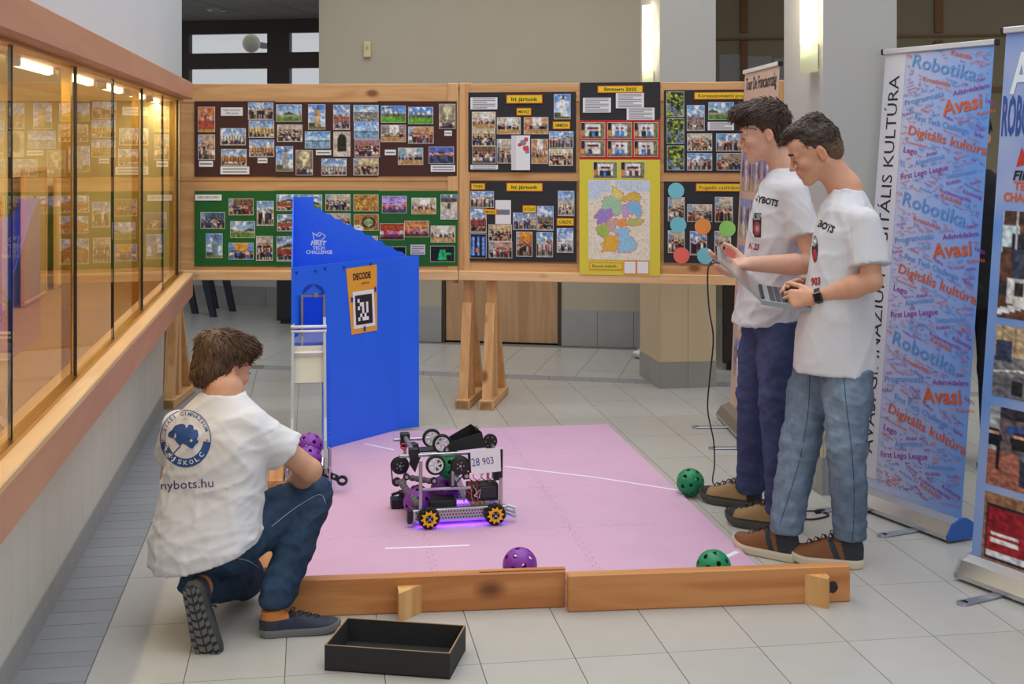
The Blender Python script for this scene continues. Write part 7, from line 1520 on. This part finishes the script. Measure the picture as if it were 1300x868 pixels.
def hb3(S):
    p, q, R = hd.p, hd.s, hd.R; S.ell(p(-.016, 0, .050), np.array((.114, .094, .096)) * q, R, 0); S.ell(p(.05, 0, .09), np.array((.076, .076, .048)) * q, R, .02); S.ell(p(-.058, 0, -.01), np.array((.072, .078, .076)) * q, R, .02); S.ell(p(-.075, .01, .085), np.array((.045, .05, .045)) * q, R, .02)
    S.ell(p(.118, 0, -.04), np.array((.096, .2, .100)) * q, R, .006, 's'); S.ell(p(.055, .095, -.02), np.array((.046, .05, .075)) * q, R, .006, 's'); S.ell(p(.055, -.095, -.02), np.array((.046, .05, .075)) * q, R, .006, 's'); S.ell(p(-.008, .09, -.03), np.array((.036, .05, .050)) * q, R, .006, 's'); S.ell(p(-.008, -.09, -.03), np.array((.036, .05, .050)) * q, R, .006, 's'); S.plane_cut(p(-.06, 0, -.085), -hd.u * .9 - hd.f * .25)
def fl3(Lp, g):
    w = Lp - V3(-.085, .015, .09); return V3(w[0], w[1], w[2] - .06) / (np.linalg.norm(w) + .01) + g.normal(0, .2, 3)
hair(P3, hd, hb3, fl3, (92, 68, 50), 2900, (.024, .046), seed=12, lift=.16)
S = SDF(t(-1.40, 4.08, .20), t(-.60, 4.82, .80), .006); la_ = math.atan2(lf[1], lf[0])
S.loft([.215, .28, .36, .46, .56, .645, .712, .768], [-.075, -.072, -.066, -.058, -.05, -.045, -.042, -.038], [-.085, -.075, -.055, -.02, .0, .02, .034, .038], [.188, .194, .192, .190, .190, .186, .15, .08], [.150, .148, .132, .118, .120, .116, .088, .055], la_, 0)
for sh, el in ((shL, elL), (shR, elR)): sleeve(S, sh + V3(0, 0, -.008), el, .58, .056, .072)
S.disp(lambda P: .004 * wob(P, 18, 61) - .011 * ridge(P, 24, 62, ax=(.7, .7, 1.4)) - .005 * ridge(P, 50, 64)); S.disp(lambda P: -.010 * np.exp(-((P[:, 2] - .32) / .07) ** 2) * ridge(P, 62, 63, ax=(.35, .35, 1.5)))
S.cone(neck + V3(.004, 0, .05), neck + V3(0, 0, -.03), .08, .06, .004, op='s'); hx = unit(np.array([.30, .12, -1.0])); S.plane_cut(t(-.99, 4.30, .268), hx)
sh3 = cloth(P3, 'tshirt', S, M_shirt); fn = cloth_fn(sh3, B3, .0016); fn2 = cloth_fn(sh3, B3, .0022); fn3 = cloth_fn(sh3, B3, .0028)
M_nb = pm('navy_print', L(38, 80, 146), rough=.7); ec = (235.5, 556.5); ER = (32.5, 36.5)
def ringseg(fn, a0, a1, r0, r1, mat, name, n=40):
    m = MB(); P = [[fn(ec[0] + ER[0] * r * math.cos(a), ec[1] + ER[1] * r * math.sin(a)) for a in np.linspace(a0, a1, n + 1)] for r in np.linspace(r0, r1, 4)]
    for j in range(3):
        for i in range(n):
            q = (P[j][i], P[j][i + 1], P[j + 1][i + 1], P[j + 1][i])
            if all(x is not None for x in q): m.add(q, [(0, 1, 2, 3)])
    if m.v: m.build(name, mat, sh3)
ringseg(fn, 0, 2 * math.pi, .965, 1.0, M_nb, 'emblem_ring', 60); ringseg(fn, math.radians(8), math.radians(172), .70, 1.0, M_nb, 'emblem_band', 40)
for k_ in range(38):
    a = math.radians(190 + k_ * 4.4); disc_px(fn, ec[0] + ER[0] * .69 * math.cos(a), ec[1] + ER[1] * .69 * math.sin(a), .45, .45, M_nb, sh3, 'emblem_dot', 6) if k_ % 2 == 0 else None
def arc_text(s_, fn, a0, a1, r, h, mat, name, inside=False):
    m = MB(); n = len(s_)
    for i, ch in enumerate(s_):
        if ch == ' ': continue
        a = math.radians(a0 + (a1 - a0) * (i + .5) / n); c = np.array([ec[0] + ER[0] * r * math.cos(a), ec[1] + ER[1] * r * math.sin(a)]); tg = np.array([-math.sin(a), math.cos(a)]) * (1 if a1 > a0 else -1); w = h * (.85 if ch not in 'IÍ' else .25); text_on(m, ch, fn, c - tg * w / 2, c + tg * w / 2, h=h, bold=.01)
    m.build(name, mat, sh3)
arc_text('AVASI GIMNÁZIUM', fn, 196, 344, .80, 5.0, M_nb, 'emblem_lettering'); arc_text('MISKOLC', fn2, 146, 34, .92, 6.0, M_white, 'emblem_town')
# ginkgo leaf: fan with a notch, and its stem
m = MB(); c0 = np.array((230.5, 556.0)); fan = [np.array((180 + a / 3.773, 490 + b / 3.773)) for a, b in spline([(184, 286), (166, 268), (152, 250), (130, 244), (127, 226), (145, 210), (158, 191), (185, 181), (206, 184), (214, 202), (226, 184), (246, 190), (249, 208), (266, 210), (271, 236), (263, 254), (272, 266), (256, 281), (240, 299), (214, 284), (196, 274), (184, 286)], 3)]; n = len(fan) - 1
for i in range(n):
    for r0, r1 in ((0.02, .35), (.35, .7), (.7, 1)):
        q = [fn2(*(c0 + (fan[i] - c0) * r0)), fn2(*(c0 + (fan[i] - c0) * r1)), fn2(*(c0 + (fan[i + 1] - c0) * r1)), fn2(*(c0 + (fan[i + 1] - c0) * r0))]
        if all(x is not None for x in q): m.add(q, [(0, 1, 2, 3)])
m.build('ginkgo_leaf', M_nb, sh3); m = MB(); ring_poly(m, fn, [(230.5, 562), (228, 567), (223, 572), (220, 576)], 1.3) if all(fn(*p) is not None for p in ((231, 562), (220, 576))) else None
if m.v: m.build('leaf_stem', M_nb, sh3)
for px in (206.5, 263): disc_px(fn2, px, 559, 1.9, 1.9, pm('orange_dot', L(226, 130, 90), rough=.7), sh3, 'emblem_flower', 8)
m = MB(); text_on(m, 'gnybots.hu', fn, (196, 622), (271, 618), h=11.5); m.build('web_lettering', pm('violet_print', L(60, 54, 120), rough=.7), sh3)
# jeans: one knee up, the other leg folded under
kU = t(-.700, 4.55, .385); sh_h = GC(330, 808); sh_t = GC(428, 799); aU = lim(t(-.785, 4.36, .12), cuff_at(B3, sh_h, sh_t, .12), .7); hU = t(-.925, 4.345, .30); hD = t(-1.085, 4.37, .30); kD = t(-.955, 4.60, .085); aD = t(-1.035, 4.27, .17)
j3 = jeans(P3, B3, t(-1.01, 4.335, .30), [Leg([hU, kU, aU]), Leg([hD, kD, aD])], ((.165, .125, .115), None), [(.094, .082, .066, .062, .056), (.096, .086, .072, .064, .052)], ((26, 42, 64), (58, 80, 106)), 72, h=.0068, cut=lambda S: (S.plane_cut((0, 0, .34 + .12), (0, 0, 1)), S.plane_cut((0, 0, .006), (0, 0, -1)), S.cone(V3(aU[0], aU[1], -.06), V3(aU[0], aU[1], -.012), .11, .11, 0, op='s')))
fnj = cloth_fn(j3, B3, .0006); stitch(fnj, [(345, 668), (370, 648), (395, 632), (408, 628), (414, 640)], j3, pm('pale_stitch', L(150, 168, 186), rough=.8), .0013); stitch(fnj, [(300, 708), (316, 712), (328, 720)], j3, MAT['pale_stitch'], .0012)
shoe(P3, shoe_M(B3, sh_h, sh_t), .262, navys, (116, 118, 120), laces=(60, 62, 80), sole_h=.036, zs=.80)
# folded foot: toes on the floor, sole towards the camera
toe = GC(262, 832) - V3(B3[0], B3[1], 0); heel = rel(B3, 241, 741, 4.125); xd = unit(toe + V3(0, .01, .01) - heel); zd = unit(V3(.12, 1, -.1) - xd * (V3(.12, 1, -.1) @ xd)); yd = np.cross(zd, xd)
Mf = Matrix(((xd[0], yd[0], zd[0], heel[0]), (xd[1], yd[1], zd[1], heel[1]), (xd[2], yd[2], zd[2], heel[2]), (0, 0, 0, 1))); shoe(P3, Mf, .262, navys, (62, 62, 62), tread=True, laces=(60, 62, 80))
# =================================================================== two people far behind, mostly hidden
def standing(base, fwd, label, coat, trousers, shoe_c, hgt=1.72, seed=5):
    P = person(base, label); f_ = unit((fwd[0], fwd[1], 0)); l_ = np.cross(V3(0, 0, 1), f_); k_ = hgt / 1.72; hd = Head(V3(*(f_ * .02)[:2], 1.60 * k_), f_, (0, 0, 1), .95); nk = V3(0, 0, 1.44 * k_)
    S = SDF((-.34, -.34, .75 * k_), (.34, .34, 1.78 * k_), .009); S.loft([.8 * k_, 1.1 * k_, 1.35 * k_, 1.42 * k_], [0] * 4, [0] * 4, [.13, .13, .14, .06], [.08, .08, .09, .05], math.atan2(l_[1], l_[0]), 0); hd.add(S, nk)
    for s_ in (-1, 1): sh = l_ * .17 * s_ + V3(0, 0, 1.38 * k_); el = l_ * .24 * s_ + V3(0, 0, 1.10 * k_); wr = l_ * .20 * s_ + f_ * .10 + V3(0, 0, .88 * k_); S.cone(sh, el, .045, .04, .02); S.cone(el, wr, .04, .027, .01); hand(S, wr, V3(0, 0, -1) + f_ * .2, l_ * -s_, f_)
    V, Fq = S.mesh(); np_mesh('body', V, Fq, M_skin, P, True, hd.skin(V, (206, 160, 136)))
    S = SDF((-.36, -.36, .70 * k_), (.36, .36, 1.5 * k_), .010); S.loft([.76 * k_, 1.0 * k_, 1.25 * k_, 1.37 * k_, 1.44 * k_], [0] * 5, [0] * 5, [.19, .18, .19, .16, .08], [.14, .125, .125, .1, .06], math.atan2(l_[1], l_[0]), 0)
    for s_ in (-1, 1): sh = l_ * .17 * s_ + V3(0, 0, 1.36 * k_); el = l_ * .24 * s_ + V3(0, 0, 1.10 * k_); wr = l_ * .20 * s_ + f_ * .09 + V3(0, 0, .92 * k_); S.cone(sh, el, .065, .055, .03); S.cone(el, wr, .055, .044, .02)
    cloth(P, 'jacket', S, coat); S = SDF((-.25, -.25, .0), (.25, .25, .95 * k_), .010); S.ell((0, 0, .85 * k_), (.15, .15, .12), None, 0)
    for s_ in (-1, 1): hp = l_ * .09 * s_ + V3(0, 0, .84 * k_); S.cone(hp, l_ * .09 * s_ + V3(0, 0, .46 * k_), .092, .07, .03); S.cone(l_ * .09 * s_ + V3(0, 0, .46 * k_), l_ * .095 * s_ + V3(0, 0, .12), .07, .062, .02)
    cloth(P, 'trousers', S, trousers)
    for s_ in (-1, 1):
        h_ = l_ * .095 * s_ - f_ * .06; shoe(P, Matrix(((f_[0], -f_[1], 0, h_[0]), (f_[1], f_[0], 0, h_[1]), (0, 0, 1, 0), (0, 0, 0, 1))), .28, lambda V: paint(V, [], shoe_c), (200, 200, 200) if shoe_c[0] > 100 else (60, 56, 52))
    hair(P, hd, lambda S: (S.ell(hd.p(-.018, 0, .05), (.105, .083, .088), hd.R, 0), S.ell(hd.p(.115, 0, -.02), (.092, .2, .096), hd.R, .006, 's'), S.plane_cut(hd.p(-.06, 0, -.07), -hd.u)), lambda Lp, g: V3(.3, .2 * g.normal(0, 1), -1), (40, 32, 28), 300, h=.008, seed=seed)
    return P
M_blk = pm('black_cloth', L(24, 24, 28), rough=.9); M_blk2 = pm('black_trousers', L(28, 27, 30), rough=.9)
standing((GC(1236, 585)[0], GC(1236, 585)[1]), (-.5, -.85), 'person in black jacket and trousers, half hidden between the two blue banners', M_blk, M_blk2, (74, 56, 40), 1.78)
pp = GC(822, 446); standing((pp[0] + .10, pp[1] - .33), (-.8, -.4), 'person in dark trousers and white shoes, hidden behind the column and display board', M_blk, M_blk2, (226, 226, 228), 1.70, 9)
for o in bpy.data.objects:
    if '_b' in o.keys(): del o['_b']
# ------------------------------------------------------------------ black card tray on the floor
tr_ = [G(412, 851), G(571, 862.5), G(591.5, 828)]; ux = (tr_[1] - tr_[0]); wx = ux.length; rz_ = math.atan2(ux.y, ux.x); dpx = abs((tr_[2] - tr_[1]).dot(Vector((-math.sin(rz_), math.cos(rz_), 0)))) + .02
t = empty('card_tray', tr_[0], rz_, 'open black cardboard tray lying on the floor tiles', 'tray'); M_card = pm('black_cardboard', L(42, 42, 44), rough=.75, var=.12, scale=90); M_cedge = pm('card_edge', L(150, 118, 84), rough=.8); hT = .078; e = .005
MB().box(0, wx, 0, dpx, .001, e).build('bottom', M_card, t)
for nm, bx in (('side', (0, wx, 0, e)), ('side', (0, wx, dpx - e, dpx)), ('end', (0, e, e, dpx - e)), ('end', (wx - e, wx, e, dpx - e))):
    MB().box(*bx, .001, hT).build(nm, M_card, t); MB().box(*bx, hT, hT + .0012).build('raw_edge', M_cedge, t)
# ------------------------------------------------------------------ laptop carried by the two boys
LC = C3(967, 383, 4.98); LD = C3(962.5, 362, 5.26); LE = C3(1040, 394, 4.93); LB = C3(914.5, 333.5, 5.03); wv = LD - LC; dv_ = LE - LC; dv_ = dv_ / np.linalg.norm(dv_) * .235; hv = LB - LC; hv = hv / np.linalg.norm(hv) * .225
lap = empty('laptop', W(LC[0], LC[1], LC[2]), -A, 'open silver laptop held level between the two standing people', 'laptop')
def quadbox(o, a, b, n, ta, tb, name, mat, par):
    o = np.array(o, float); v = [o + a * x + b * y + n * z for z in (ta, tb) for x, y in ((0, 0), (1, 0), (1, 1), (0, 1))]
    return mesh_obj(name, v, [(3, 2, 1, 0), (4, 5, 6, 7), (0, 1, 5, 4), (1, 2, 6, 5), (2, 3, 7, 6), (3, 0, 4, 7)], mat, par)
nb_ = np.cross(dv_, wv); nb_ = nb_ / np.linalg.norm(nb_); nb_ = nb_ if nb_[2] > 0 else -nb_
nl = np.cross(hv, wv); nl = nl / np.linalg.norm(nl); nl = nl if nl @ dv_ > 0 else -nl
M_lap = pm('laptop_silver', L(176, 186, 192), rough=.35, metal=.6); M_scr = pm('laptop_screen', L(60, 60, 66), rough=.12, emit=.18, ecol=(.75, .62, .58)); M_key = pm('laptop_key', L(60, 62, 68), rough=.5)
quadbox((0, 0, 0), dv_, wv, nb_, -.012, .006, 'base', M_lap, lap); ld = quadbox(nl * .001, hv, wv, nl, -.004, .004, 'lid', M_lap, lap)
quadbox(hv * .07 + wv * .04, hv * .88, wv * .92, nl, .0052, .0058, 'screen', M_scr, ld)
for j in range(5):
    for i in range(11): quadbox(dv_ * (.14 + j * .1) + wv * (.07 + i * .079), dv_ * .085, wv * .068, nb_, .0062, .0085, 'key', M_key, lap)
quadbox(dv_ * .70 + wv * .36, dv_ * .22, wv * .28, nb_, .0062, .0068, 'touchpad', pm('touchpad', L(140, 146, 152), rough=.3), lap)
quadbox(wv * .1, dv_ * .05, wv * .8, nb_, .006, .012, 'hinge', M_black, lap)
# cables
def cable(name, pts, r, label, mat=M_black): o = MB().tube(spline(pts, 8), r, 6).build(name, mat); tag(o, label, 'cable'); return o
cable('laptop_cable', [Q(916, 334.5, 5.06), Q(905, 334, 5.2), Q(898.5, 345, 5.35), Q(900, 390, 5.5), Q(905.5, 430, 5.65), Q(901, 480, 5.75), Q(898.5, 520, 5.85), Q(906, 560, 5.95), Q(907, 590, 6.05), G(905, 612, .008), G(916, 624, .006), G(926, 655, .006)], .0035, 'thin black cable hanging from the laptop down to the floor')
cable('floor_cable', [G(985, 648, .005), G(1010, 648, .005), G(1040, 649, .005), G(1052, 654, .005), G(1030, 659, .005), G(1005, 657, .005), G(985, 655, .005)], .004, 'black cable looped on the tiles between the standing people\'s shoes')
cable('power_cable', [G(1080, 653, .005), G(1100, 650, .005), G(1115, 647, .005)], .004, 'short black cable end running under the word cloud banner')
p_ = G(1040, 649, .008); t = empty('cable_plug', p_, .2, 'small black connector block on the looped floor cable', 'connector'); MB().cbox(-.02, .02, -.008, .008, -.007, .009, .003).build('plug', M_black, t)
# ------------------------------------------------------------------ dark furniture in the corridor and behind the board
pA = G(271, 402); pB = G(248, 398)
t = empty('chair', pB, BROT, 'dark blue chair standing in the corridor behind the glass case', 'chair'); M_navy = pm('navy_plastic', L(24, 30, 48), rough=.5)
rel = pA - pB; cr2 = Matrix.Rotation(-BROT, 4, 'Z') @ rel; wx_ = .42
for x, y, sx in ((cr2.x, cr2.y, -1), (0, 0, 1), (cr2.x + .02, cr2.y + .40, -1), (.02, .42, 1)):
    MB().add([(x + a * .028, y + b_ * .02, 0) for a, b_ in ((-1, -1), (1, -1), (1, 1), (-1, 1))] + [(x - .10 + a * .035, y + b_ * .02, .44) for a, b_ in ((-1, -1), (1, -1), (1, 1), (-1, 1))], [(3, 2, 1, 0), (4, 5, 6, 7), (0, 1, 5, 4), (1, 2, 6, 5), (2, 3, 7, 6), (3, 0, 4, 7)]).build('leg', M_navy, t)
MB().cbox(-.35, .12, -.03, .45, .44, .47, .01).build('seat', M_navy, t); MB().cbox(-.35, .12, .43, .46, .47, .86, .01).build('backrest', M_navy, t)
p_ = G(351, 411); t = empty('cabinet', p_, BROT, 'low black cabinet in the corridor behind the blue goal', 'cabinet'); M_cab = pm('cabinet_black', L(22, 22, 32), rough=.5)
MB().cbox(0, .62, 0, .4, .03, .78, .006).build('body', M_cab, t); MB().box(.03, .59, .02, .38, 0, .03).build('plinth', M_black, t); MB().cbox(.01, .305, -.014, -.001, .05, .76, .003).build('door', M_cab, t); MB().cbox(.315, .61, -.014, -.001, .05, .76, .003).build('door', M_cab, t)
p_ = G(917, 470); t = empty('cupboard', p_, BROT, 'dark brown cupboard added to fill the dark area behind the display board and column', 'cupboard'); M_cup = pm('cupboard_brown', L(50, 38, 30), rough=.6, var=.1, scale=5)  # dark block put in to fill the dark area beside the column
MB().cbox(0, 1.1, 0, .45, .05, 1.9, .006).build('body', M_cup, t); MB().box(.03, 1.07, .03, .42, 0, .05).build('plinth', M_black, t); MB().cbox(.01, .545, -.016, -.001, .07, 1.88, .003).build('door', M_cup, t); MB().cbox(.555, 1.09, -.016, -.001, .07, 1.88, .003).build('door', M_cup, t)
